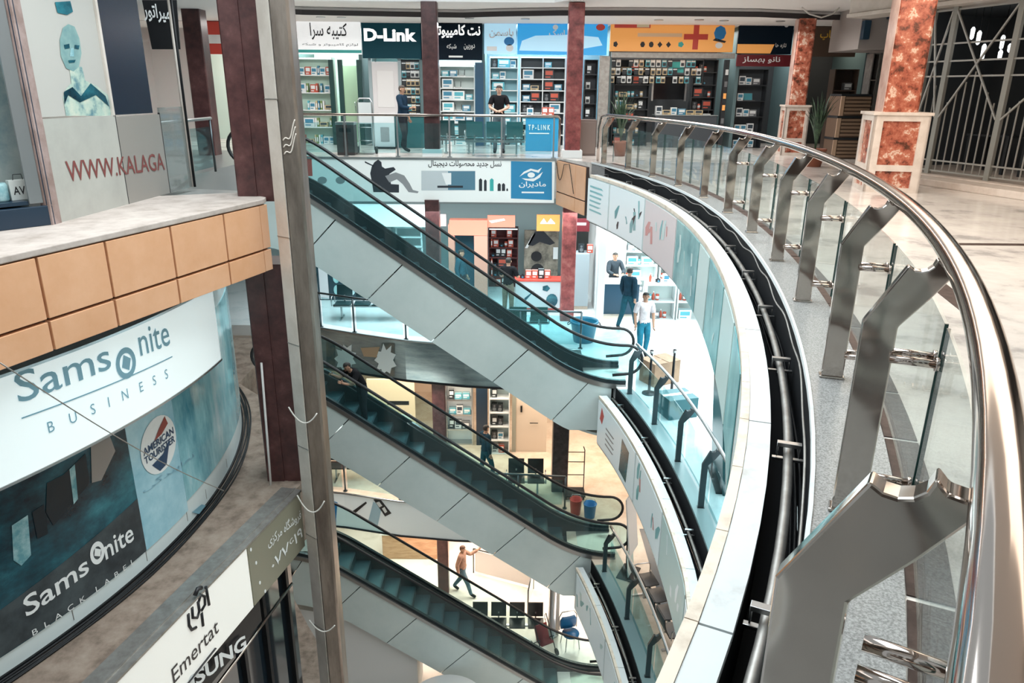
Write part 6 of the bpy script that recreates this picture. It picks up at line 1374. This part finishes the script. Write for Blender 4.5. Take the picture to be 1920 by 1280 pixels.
t = thing('leaning_panel', 'tall dark teal panel standing behind the curved balustrade one floor down', 'panel', (3.45, 10.85, L1+.001), -.1); mb = MB(); mb.extrude([(0, -.45, 0), (0, .75, 0), (-.10, 1.0, 2.15), (-.10, .2, 2.15)], (.04, 0, 0)); obj('panel', mb, mat('dark_teal_panel', (.02, .09, .10), .3), t); mb = MB(); mb.bar((.03, .1, .05), (-.06, .35, 2.1), .02, .03); mb2 = MB(); mb2.box(-.1, .3, -.4, .7, 0, .04); obj('edge_strip', mb, M_steel, t); obj('base', mb2, M_black, t)
for k, (dx, lab) in enumerate(((0, 'left'), (.55, 'right'))):
    t = thing('queue_stand', 'black queue stand at the foot of the highest escalator, the '+lab+' one', 'stand', (2.95+dx*.9, 14.62+dx*.1, L1+.001)); mb = MB(); mb.lathe([(.15, 0), (.15, .02), (.03, .04), (.025, .9), (.04, .92), (.04, .98), (.001, 1.0)], n=14); obj('pole', mb, M_black, t); mb = MB(); mb.lathe([(.043, .92), (.043, .97)], n=14); obj('belt_head', mb, M_steel, t)

# ================================================================== two floors down
Y2 = 20.9
def z2(h): return (L2+.001, L2+h)
b = board('shop_window', 'warm lit shop window two floors down, left of the dark column', 'window', 692, 712, 776, 805, Y2, mat('warm_lit_wall', (.70, .50, .34), .5, emit=(1, .7, .42), es=.30), z=z2(2.2)); shape(b, circ(.62, .22, .30, .10), mat('tan_wood_print', (.40, .22, .10), .4), 'table_picture'); shape(b, rc(.35, .40, .92, .48), M_wtxt, 'shelf_picture'); shape(b, rc(.42, .62, .88, .68), M_ktxt, 'lettering'); clean(b)
t = thing('round_table', 'round tan wooden table in front of the warm lit window', 'table', (at(742, 790, Y=20.3).x, 20.2, L2+.001)); mb = MB(); mb.lathe([(.52, .70), (.55, .72), (.55, .75), (.001, .75)], n=24); obj('top', mb, mat('tan_wood', (.46, .27, .13), .4), t); mb = MB(); mb.lathe([(.25, 0), (.25, .03), (.04, .06), (.04, .70)], n=14); obj('pedestal', mb, M_steel, t)
t = thing('showcase', 'framed showcase of teal and white goods two floors down, right of the dark column', 'showcase', (at(866, 760, Y=Y2).x-.08, Y2, L2+.001), 0); mb = MB(); mb.box(-.42, .42, .35, .40, 0, 2.15); obj('back_panel', mb, mat('pale_cream_back', (.62, .60, .54), .4, emit=(1, .95, .85), es=.2), t)
for s in (-.42, .38): mb = MB(); mb.box(s, s+.04, 0, .40, 0, 2.15); obj('side_panel', mb, M_steel, t)
for k, z in enumerate((.0, .5, 1.0, 1.5, 2.1)): mb = MB(); mb.box(-.38, .38, .02, .36, z, z+.04); obj('shelf', mb, M_steel, t)
for z in (.54, 1.04, 1.54): stock(t.location.x-.36, t.location.x+.36, Y2+.2, L2+z+.003, [PACKS[3], PACKS[0], PACKS[7], PACKS[2], SPEAK], 'in the framed showcase two floors down', fill=1)
mb = MB(); X0, X1, z0, z1 = rect(893, 712, 914, 800, Y2); mb.box(X0, X1, Y2, Y2+.06, L2+.001, L2+2.25); tag(obj('blue_door', mb, M_navy, bevel=.01), 'dark blue door two floors down beside the framed showcase', 'door')
su_px('white display case of small goods two floors down beside the cream door', 917, 722, 956, 838, Y2-.6, zfloor=L2+.001, n=5, mframe=WH_, mback=M_bk, kinds=[PACKS[0], PACKS[2], PACKS[6], SPEAK, PACKS[4]], where='in the white display case two floors down', lit_=1.5)
X0, X1, z0, z1 = rect(962, 745, 1022, 845, Y2-.5); t = thing('cream_door', 'cream door with a dark handle two floors down', 'door', ((X0+X1)/2+.08, Y2-.4, L2+.001)); w2 = (X1-X0)/2; mb = MB(); mb.box(-w2, w2, 0, .05, 0, 2.25); obj('leaf', mb, mat('cream_paint', (.72, .60, .48), .4), t, .006); mb = MB(); mb.box(-w2-.12, -w2, -.03, .08, 0, 2.35); obj('jamb', mb, mat('olive_jamb', (.34, .34, .28), .4), t); mb = MB(); mb.box(-w2*.72, -w2*.6, -.05, 0, 1.35, 1.55); obj('lock', mb, M_black, t); mb = MB(); mb.cyl((-.05, -.06, 1.0), (.2, -.06, 1.0), .014, 6); obj('handle', mb, M_black, t)
bench('black two-seat waiting bench two floors down, in front of the middle escalator handrail', .42, 18.0, L2+.001, 0, 2, M_kseat)
bench('row of four black seats two floors down, beside the curved balustrade', 3.15, 12.85, L2+.001, PI/2+.2, 4, M_kseat)
bench('black waiting bench two floors down, left side under the middle escalator', -4.4, 18.7, L2+.001, 0, 3, mat('brown_black_seat', (.03, .022, .02), .35))
t = thing('advert_stand', 'tall white advert board on a stand at the foot of the middle escalator', 'stand', (2.75, 14.45, L2+.001), 1.1); mb = MB(); mb.obox((0, 0, 1.35), (.30, 0, 0), (0, .012, 0), (0, .08, .72)); obj('board', mb, M_wallw, t); mb = MB(); mb.obox((0, -.02, .35), (.2, 0, 0), (0, .01, 0), (0, .03, .32)); obj('lower_board', mb, M_adg, t); mb = MB(); mb.box(-.3, .3, -.2, .2, 0, .03); mb2 = MB(); mb2.bar((0, .05, .03), (0, .12, 1.9), .03, .03); obj('base', mb, M_black, t); obj('pole', mb2, M_black, t)
for k, (x, y, r_, h, m, lab) in enumerate(((1.72, 17.0, .16, .42, M_redp, 'red'), (2.08, 16.85, .17, .38, M_bluep, 'blue'))):
    t = thing('litter_bucket', 'small '+lab+' bucket two floors down behind the middle escalator newel', 'bucket', (x, y, L2+.001)); mb = MB(); mb.lathe([(r_*.8, 0), (r_, h), (r_*1.05, h), (r_*1.05, h+.02), (r_*.93, h+.02), (r_*.75, .03), (.001, .03)], n=16); obj('body', mb, m, t); mb = MB(); mb.tube([(-r_, 0, h), (-r_*.6, 0, h+.15), (r_*.6, 0, h+.15), (r_, 0, h)], .008, 6); obj('handle', mb, M_steel, t)
mb = MB(); mb.prism([(3.3, 15.9), (6, 15.9), (6, 16.3), (3.3, 16.3)], L2, L2+.004); mb.prism([(3.3, 13.2), (3.7, 13.2), (3.7, 15.9), (3.3, 15.9)], L2, L2+.004); mb.prism([(3.7, 14.3), (6, 14.3), (6, 14.6), (3.7, 14.6)], L2, L2+.004); struct('trim_floor_band', mb, mat('navy_tile', (.03, .05, .07), .25))
t = thing('luggage_trolley', 'black wire trolley two floors down beside the thick dark column', 'trolley', (1.75, 17.9, L2+.001))
for s in (-1, 1): mb = MB(); mb.tube([(s*.28, -.25, .1), (s*.28, .25, .1), (s*.28, .3, 1.25), (s*.24, .32, 1.35)], .014, 6); obj('side_rail', mb, M_black, t)
for z in (.1, .5, .9, 1.2): mb = MB(); mb.cyl((-.28, .27, z), (.28, .27, z), .012, 6); obj('crossbar', mb, M_black, t)
mb = MB(); mb.box(-.28, .28, -.25, .25, .1, .12); obj('tray', mb, M_black, t)
for a in (-.24, .24):
    for b_ in (-.2, .2): mb = MB(); mb.cyl((a-.02, b_, .05), (a+.02, b_, .05), .05, 10); obj('wheel', mb, M_rubber, t)

# ================================================================== ground floor
area('ceiling_lamp_ground', (-1.5, 21.5, L2-1.15), 9, 3, 260, WARM)
mb = MB(); mb.box(-8, 3, 24.0, 24.1, L3, L2-1.05); struct('wall_ground', mb, mat('sand_wall', (.62, .45, .32), .6))
shelf_unit('tan wooden shelves of boxes on the ground floor behind the lowest escalator', -5.6, -3.6, L3+.001, L3+1.9, 22.9, depth=.4, n=4, mframe=mat('tan_shelf', (.42, .26, .15), .5), mback=mat('sand_back', (.62, .50, .38), .5), kinds=[PACKS[5], PACKS[0], PACKS[6]], where='on the tan wooden shelves of the ground floor', lit_=1.0)
t = thing('sales_counter', 'tan wooden counter on the ground floor left of the dark column', 'counter', (-3.2, 21.2, L3+.001)); mb = MB(); mb.box(-1.1, 1.1, 0, .5, 0, .95); obj('body', mb, mat('tan_wood2', (.50, .30, .17), .45, noise=[(.4, (.42, .24, .13)), (.6, (.56, .35, .21))], nscale=2, stretch=(1, 1, 6)), t, .01); mb = MB(); mb.box(-1.14, 1.14, -.04, .54, .95, .99); obj('top', mb, M_wallw, t)
P0 = [Vector((-3.6, 19.2, L3)), Vector((-1.2, 20.5, L3)), Vector((.75, 19.7, L3)), Vector((.55, 18.4, L3))]
t = thing('glass_barrier', 'low glass barrier with thin dark rails behind the man in the tan shirt', 'barrier', P0[0])
mb = MB(); mb.tube([p+Vector((0, 0, .92))-P0[0] for p in P0[1:]], .022, 8); obj('handrail', mb, M_pdark, t)
for p in P0[1:]: mb = MB(); mb.cyl(p-P0[0]+Vector((0, 0, .002)), p-P0[0]+Vector((0, 0, .92)), .022, 8); obj('post', mb, M_pdark, t)
for a, b_ in zip(P0[1:-1], P0[2:]): mb = MB(); u = (b_-a).normalized(); mb.bar(a+u*.06-P0[0]+Vector((0, 0, .47)), b_-u*.06-P0[0]+Vector((0, 0, .47)), .01, .8); obj('glass_panel', mb, mat('milky_glass', (.72, .70, .68), .15), t)
bench('black four-seat waiting bench on the ground floor behind the lowest escalator', -.05, 17.55, L3+.001, 0, 4, M_kseat)
def sack(label, x, y, r_, h):
    t = thing('plastic_sack', label, 'sack', (x, y, L3+.001)); mb = MB(); mb.lathe([(.001, 0), (r_*.8, .01), (r_, h*.35), (r_*.85, h*.7), (r_*.3, h*.88), (r_*.12, h*.92), (r_*.3, h)], n=16); obj('bag', mb, mat('white_polythene', (.68, .76, .80), .3, bump=.4, nscale=9), t); mb = MB(); mb.lathe([(r_*.16, h*.90), (r_*.16, h*.93)], n=10); obj('tie', mb, M_bluep, t)
sack('white plastic sack on the ground floor, left of two by the lowest escalator', -.22, 16.78, .28, .6); sack('white plastic sack on the ground floor, right of two by the lowest escalator', .40, 16.78, .28, .55)
t = thing('plastic_chair', 'round-backed blue plastic chair on the ground floor beside the steel column', 'chair', (1.74, 17.15, L3+.001), .3); Mb = mat('royal_blue_plastic', (.01, .10, .24), .35)
mb = MB(); mb.lathe([(.001, .43), (.23, .42), (.25, .45), (.001, .46)], n=18); obj('seat', mb, Mb, t); mb = MB(); mb.sheet([[(.27*math.sin(a)*s_, .22-.04*math.cos(a), .62+.24*s_*0+z) for a in [-1.2+2.4*k/8 for k in range(9)]] for s_, z in ((.9, -.14), (1, 0), (1, .14), (.75, .25))], 0, True); o = obj('backrest', mb, Mb, t, fix=False); m_ = o.modifiers.new('thick', 'SOLIDIFY'); m_.thickness = .025
for a in (-.17, .17):
    for b_ in (-.15, .17): mb = MB(); mb.bar((a, b_, .43), (a*1.25, b_*1.25, 0), .025, .025); obj('leg', mb, M_steel, t)
mb = MB(); mb.tube([(-.26, .22, .45), (-.27, .24, .85), (-.18, .26, 1.0), (.18, .26, 1.0), (.27, .24, .85), (.26, .22, .45)], .018, 8); obj('back_hoop', mb, M_steel, t)
t = thing('stroller', 'dark red folding stroller on the ground floor left of the blue chair', 'stroller', (.98, 16.95, L3+.001), .5); mb = MB(); mb.sheet([[(-.2, -.2, .4), (.2, -.2, .4)], [(-.2, .05, .36), (.2, .05, .36)], [(-.2, .22, .75), (.2, .22, .75)]], 0, True); o = obj('seat', mb, mat('wine_fabric', (.16, .02, .025), .8), t, fix=False); m_ = o.modifiers.new('thick', 'SOLIDIFY'); m_.thickness = .03
for s in (-1, 1): mb = MB(); mb.bar((s*.22, -.3, .1), (s*.22, .3, 1.0), .02, .02); mb2 = MB(); mb2.bar((s*.22, .3, .1), (s*.22, -.15, .55), .02, .02); obj('frame_bar', mb, M_black, t); obj('frame_bar', mb2, M_black, t)
for a in (-.24, .24):
    for b_ in (-.3, .3): mb = MB(); mb.cyl((a-.02, b_, .1), (a+.02, b_, .1), .1, 14); obj('wheel', mb, M_rubber, t)
# white cladding under the lowest escalator and round white kiosk top
mb = MB(); zl = L2
mb.extrude([(-5.6, 15.12, L3), (-2.35, 15.12, L3), (-2.35, 15.12, L2+nose(-2.35)-1.5), (-2.6, 15.12, L2+nose(-2.6)-1.46), (-4.3, 15.12, L2+nose(-4.3)-1.46), (-5.6, 15.12, L2-1.55)], (0, 1.0, 0)); o = obj('stair_cupboard', mb, M_wallw); tag(o, 'white boxed-in cupboard under the lowest escalator', 'cupboard')
t = thing('kiosk', 'round white kiosk in front of the lowest escalator, only its top in view', 'kiosk', (-1.50, 13.85, L3)); mb = MB(); mb.lathe([(.75, .0), (.75, 1.04)], n=32); obj('counter', mb, M_wallw, t); mb = MB(); mb.lathe([(1.0, 1.02), (1.02, 1.06), (1.0, 1.10), (.001, 1.13)], n=40); obj('top', mb, mat('white_gloss', (.80, .80, .79), .2), t)
# ================================================================== people
def skin_body(J, E, R):
    me = bpy.data.meshes.new('body'); names = list(J); idx = {n: i for i, n in enumerate(names)}
    me.from_pydata([J[n] for n in names], [(idx[a], idx[b]) for a, b in E], []); me.update()
    o = bpy.data.objects.new('body', me); C.objects.link(o)
    m = o.modifiers.new('skin', 'SKIN'); m.use_smooth_shade = True; m.branch_smoothing = 0.6
    sv = me.skin_vertices[0].data
    for n, i in idx.items():
        r = R[n]; sv[i].radius = r if isinstance(r, tuple) else (r, r); sv[i].use_root = (n == 'pelvis')
    s = o.modifiers.new('sub', 'SUBSURF'); s.levels = 2; s.render_levels = 2
    dg = bpy.context.evaluated_depsgraph_get(); dg.update()
    out = bpy.data.meshes.new_from_object(o.evaluated_get(dg))
    bpy.data.objects.remove(o); bpy.data.meshes.remove(me)
    return out
def seg_d(p, a, b):
    d = b-a; t = max(0, min(1, (p-a).dot(d)/max(d.length_squared, 1e-9))); return (p-(a+d*t)).length, t
SKINS = [mat('skin_tan', (.42, .24, .16), .5), mat('skin_fair', (.55, .34, .25), .5)]
def fab(n, c): return mat('fabric_'+n, c, .85, spec=.1, noise=[(.35, tuple(x*.75 for x in c)), (.65, tuple(min(1, x*1.2) for x in c))], nscale=7)
def person(label, loc, rz, pose, top, bottom, hair=(.015, .012, .01), sleeve=.7, skin=0, scale=1.0, seatdrop=0):
    J = dict(pelvis=(0, 0, .94), belly=(0, 0, 1.09), chest=(0, .0, 1.27), uchest=(0, .01, 1.40), neck=(0, .005, 1.485), head=(0, -.015, 1.575), skull=(0, -.01, 1.655), crown=(0, .0, 1.705))
    R = dict(pelvis=(.150, .115), belly=(.135, .105), chest=(.155, .115), uchest=(.125, .09), neck=.052, head=(.072, .082), skull=(.078, .092), crown=(.05, .06))
    for s, k in ((-1, 'r'), (1, 'l')):
        J.update({'sh'+k: (s*.175, .01, 1.415), 'el'+k: (s*.225, .03, 1.13), 'wr'+k: (s*.225, -.03, .89), 'pa'+k: (s*.222, -.045, .80),
                  'hip'+k: (s*.09, 0, .88), 'kn'+k: (s*.10, -.01, .49), 'an'+k: (s*.105, .02, .09), 'to'+k: (s*.12, -.14, .035)})
        R.update({'sh'+k: .062, 'el'+k: .043, 'wr'+k: .030, 'pa'+k: (.022, .036), 'hip'+k: .095, 'kn'+k: .062, 'an'+k: .042, 'to'+k: .036})
    for k, v in pose.items(): J[k] = v
    E = [('pelvis', 'belly'), ('belly', 'chest'), ('chest', 'uchest'), ('uchest', 'neck'), ('neck', 'head'), ('head', 'skull'), ('skull', 'crown')]
    for k in 'rl': E += [('uchest', 'sh'+k), ('sh'+k, 'el'+k), ('el'+k, 'wr'+k), ('wr'+k, 'pa'+k), ('pelvis', 'hip'+k), ('hip'+k, 'kn'+k), ('kn'+k, 'an'+k), ('an'+k, 'to'+k)]
    body = skin_body(J, E, R); V = {n: Vector(c) for n, c in J.items()}
    t = thing('person', label, 'person', loc, rz); t.scale = (scale,)*3
    vs = [v.co.copy() for v in body.vertices]; ns = [v.normal.copy() for v in body.vertices]; fs = [tuple(p.vertices) for p in body.polygons]
    def bone(p):
        best = None
        for a, b in E:
            d, tt = seg_d(p, V[a], V[b]); rr = R[b] if not isinstance(R[b], tuple) else max(R[b]); d -= rr*.6
            if best is None or d < best[0]: best = (d, a, b, tt)
        return best
    fb = [bone(sum((vs[i] for i in f), Vector())/len(f)) for f in fs]
    # body mesh with face details, ears and fingers
    mb = MB(); mb.add(vs, fs, 0, True)
    H = V['head']; S = V['skull']; up = (S-V['neck']).normalized(); fw = Vector((0, -1, 0)); hd = pose.get('look', None)
    fw = (Vector(hd) if hd else fw); fw = (fw-up*fw.dot(up)).normalized(); sd = fw.cross(up)
    c = H*.5+S*.5; e = c-up*.0
    nb = e+fw*.088-up*.022; mb.add([nb-sd*.014, nb+sd*.014, nb+fw*.022-up*.004, nb+up*.045-fw*.006], [(0, 1, 2), (1, 3, 2), (3, 0, 2), (0, 3, 1)], 0, True)
    for s in (-1, 1):
        q = e+sd*s*.080-up*.012; mb.ball(q, .014, .022, .03, 8, 6, 0)
        q = e+sd*s*.030+fw*.083+up*.012; mb.ball(q, .010, .007, .007, 8, 5, 1); mb.obox(q+up*.018+fw*.001, sd*.016, fw*.004, up*.003, 1)
    mb.obox(e+fw*.080-up*.062, sd*.022, fw*.006, up*.004, 2)
    for k, s in (('r', -1), ('l', 1)):
        d = (V['pa'+k]-V['wr'+k]).normalized(); side = d.cross(Vector((0, 1, 0))); side = side.normalized() if side.length > .2 else d.cross(Vector((1, 0, 0))).normalized()
        pl = d.cross(side).normalized(); b0 = V['pa'+k]
        for i in range(4):
            r0 = b0+pl*(-.028+.019*i); L = (.062, .074, .070, .054)[i]; cur = side*.018*s
            mb.tube([r0, r0+d*L*.5+cur*.3, r0+d*L*.82+cur*1.0, r0+d*L+cur*1.9], [.0095, .009, .0085, .006], 7, 0)
        r0 = V['wr'+k]*.45+b0*.55+pl*(-.030); mb.tube([r0, r0-pl*.022+d*.025, r0-pl*.030+d*.052], [.011, .010, .007], 7, 0)
    obj('body', mb, [SKINS[skin], mat('dark_brow', (.01, .008, .007), .5), mat('lip', (.30, .12, .10), .5)], t, fix=False)
    def shell(nm, sel, off, m, soff=None):
        keep = [i for i in range(len(fs)) if sel(fb[i], sum((vs[k] for k in fs[i]), Vector())/len(fs[i]))]
        if not keep: return
        ids = sorted({k for i in keep for k in fs[i]}); mp = {k: j for j, k in enumerate(ids)}; n = len(ids)
        mb = MB(); mb.add([vs[k]+ns[k]*off for k in ids], [tuple(mp[k] for k in fs[i]) for i in keep], 0, True)
        o = obj(nm, mb, m, t, fix=False); sm = o.modifiers.new('thick', 'SOLIDIFY'); sm.thickness = off*.7; sm.offset = -1
        return o
    arm = lambda b: b[1][:2] in ('sh', 'el', 'wr') and b[2][:2] in ('el', 'wr', 'pa')
    def is_top(b, p):
        if b[2][:2] in ('sh',): return True
        if b[1][:2] == 'sh': return b[3] < (1.1 if sleeve >= 1 else sleeve)
        if b[1][:2] == 'el': return sleeve >= 1 and b[3] < .92
        return (b[1], b[2]) in (('belly', 'chest'), ('chest', 'uchest')) or ((b[1], b[2]) == ('pelvis', 'belly') and b[3] > .15) or ((b[1], b[2]) == ('uchest', 'neck') and b[3] < .35)
    def is_bot(b, p): return (b[1][:3] == 'hip') or (b[1][:2] == 'kn' and b[3] < .97) or b[2][:3] == 'hip' or ((b[1], b[2]) == ('pelvis', 'belly') and b[3] <= .15)
    shell('trousers', is_bot, .012, bottom); shell('shirt', is_top, .020, top)
    shell('shoes', lambda b, p: b[2][:2] == 'to' or (b[1][:2] == 'kn' and b[3] > .97), .010, M_black)
    def is_hair(b, p):
        if b[1] not in ('head', 'skull', 'neck') : return False
        q = p-e; return q.dot(up) > .048 or (q.dot(fw) < -.005 and q.dot(up) > -.045)
    shell('hair', is_hair, .014, mat('hair_%d' % int(hair[0]*1000), hair, .7))
    return t
def walk(st, arm=.16, lean=0.0):
    P = {}
    for s, k, q in ((-1, 'r', 1), (1, 'l', -1)):
        f = q*st
        P['kn'+k] = (s*.10, -f*.45-.05, .50); P['an'+k] = (s*.10, -f if f > 0 else -f*1.1, .10 if f > 0 else .15); P['to'+k] = (s*.11, P['an'+k][1]-.155, .045 if f > 0 else .04)
        P['el'+k] = (s*.23, f*arm+.03, 1.14); P['wr'+k] = (s*.22, f*arm*1.6-.05, .91); P['pa'+k] = (s*.22, f*arm*1.8-.08, .825)
    return P
fold = {'elr': (-.25, -.04, 1.17), 'wrr': (-.06, -.19, 1.07), 'par': (.03, -.205, 1.06), 'ell': (.25, -.04, 1.17), 'wrl': (.06, -.17, 1.09), 'pal': (-.03, -.19, 1.08)}
q = at(935, 284, z=0)
person('man in black polo shirt, arms folded, standing on the bridge by the teal bench', (q.x+.02, 21.5, .002), .05, fold, fab('black', (.012, .012, .014)), fab('grey_jeans', (.10, .13, .15)), skin=1, scale=1.06)
pz = walk(.08); pz.update({'elr': (-.25, -.10, 1.16), 'wrr': (-.16, -.30, 1.14), 'par': (-.12, -.38, 1.16)})
q = at(752, 284, Y=21.4)
person('man in dark blue jacket, turned right, on the bridge before the white door', (q.x+.05, 21.6, .002), 1.25, pz, fab('dark_blue', (.012, .03, .055)), fab('charcoal', (.02, .024, .03)), hair=(.05, .04, .035), sleeve=1, scale=1.05)
q = at(1203, 672, z=L1)
person('man in a white T-shirt and blue jeans walking one floor down towards the camera', (q.x, q.y, L1+.002), .12, walk(.10), fab('white_cotton', (.62, .58, .60)), fab('blue_jeans', (.02, .16, .24)), sleeve=.75, scale=.97)
person('man in dark navy clothes striding away in front of the bright white shop', (3.12, 19.15, L1+.002), 2.5, walk(.30, .2), fab('navy', (.012, .035, .055)), fab('navy_trousers', (.012, .06, .085)), sleeve=1)
sit = {}
for s, k in ((-1, 'r'), (1, 'l')):
    sit.update({'kn'+k: (s*.12, -.40, .88), 'an'+k: (s*.12, -.38, .47), 'to'+k: (s*.13, -.53, .42), 'el'+k: (s*.25, -.12, 1.17), 'wr'+k: (s*.14, -.34, 1.12), 'pa'+k: (s*.10, -.42, 1.13)})
q = at(1156, 500, Y=21.2)
t = thing('office_stool', 'dark stool behind the dark blue desk in the bright white shop', 'stool', (q.x, 21.6, L1+.001)); mb = MB(); mb.lathe([(.001, .62), (.19, .62), (.2, .66), (.18, .69), (.001, .69)], n=18); obj('seat', mb, M_kseat, t); mb = MB(); mb.lathe([(.22, 0), (.22, .03), (.03, .06), (.03, .62)], n=14); obj('pedestal', mb, M_steel, t)
person('man in dark grey seated behind the dark blue desk in the bright white shop', (q.x, 21.6, L1-.11), .25, sit, fab('dark_grey', (.035, .045, .055)), fab('charcoal', (.02, .024, .03)), sleeve=1)
q = at(950, 470, Y=20.35)
person('man in a black shirt and khaki trousers seen from behind at the camera shop counter', (q.x+.05, 20.25, L1+.002), PI-.35, {'elr': (-.25, -.08, 1.16), 'wrr': (-.18, -.32, 1.10), 'par': (-.16, -.40, 1.10), 'ell': (.25, -.06, 1.16), 'wrl': (.19, -.30, 1.08), 'pal': (.16, -.38, 1.08)}, fab('black', (.012, .012, .014)), fab('khaki', (.20, .16, .12)), sleeve=.8)
q = at(862, 470, Y=21.6)
person('man in a blue and black jacket in the salmon door frame', (q.x+.06, 21.3, L1+.002), 1.2, walk(.12), fab('petrol', (.02, .08, .11)), fab('charcoal', (.02, .024, .03)), sleeve=1)
lean = {'belly': (0, -.05, 1.08), 'chest': (0, -.16, 1.23), 'uchest': (0, -.25, 1.33), 'neck': (0, -.315, 1.385), 'head': (0, -.375, 1.455), 'skull': (0, -.385, 1.535), 'crown': (0, -.38, 1.585),
        'shr': (-.175, -.25, 1.335), 'shl': (.175, -.25, 1.335), 'elr': (-.24, -.44, 1.17), 'wrr': (-.20, -.64, 1.31), 'par': (-.18, -.72, 1.36), 'ell': (.25, -.42, 1.13), 'wrl': (.21, -.62, 1.20), 'pal': (.19, -.69, 1.24),
        'knr': (-.10, .02, .49), 'anr': (-.11, .08, .09), 'tor': (-.12, -.08, .035), 'knl': (.10, -.06, .49), 'anl': (.105, -.02, .09), 'tol': (.12, -.18, .035)}
zst = -HFL+nose(-3.28)
RUN_ = HFL/17/SLOPE; kst = int((-3.28-XT)/RUN_)
person('man in black leaning over the handrail of the middle escalator', (XT+RUN_*(kst+.5), 15.62, L1-HFL*(kst+1)/17-.124), -.75, lean, fab('black', (.012, .012, .014)), fab('charcoal', (.02, .024, .03)), sleeve=.7, scale=.97)
person('man in dark blue walking two floors down, between the handrails of the middle escalator', (at(911, 800, Y=18.9).x, 18.75, L2+.002), 2.2, walk(.2), fab('navy', (.012, .035, .055)), fab('navy_trousers', (.012, .06, .085)), sleeve=1)
q = at(868, 1112, z=L3)
pw = walk(.30, .22); pw.update({'ell': (.34, -.14, 1.22), 'wrl': (.45, -.32, 1.32), 'pal': (.49, -.38, 1.36)})
person('man in a tan shirt and jeans striding across the ground floor, one arm out', (q.x, q.y, L3+.002), 1.3, pw, fab('tan', (.36, .22, .17)), fab('faded_jeans', (.10, .17, .22)), hair=(.10, .05, .035), sleeve=1, scale=1.02)
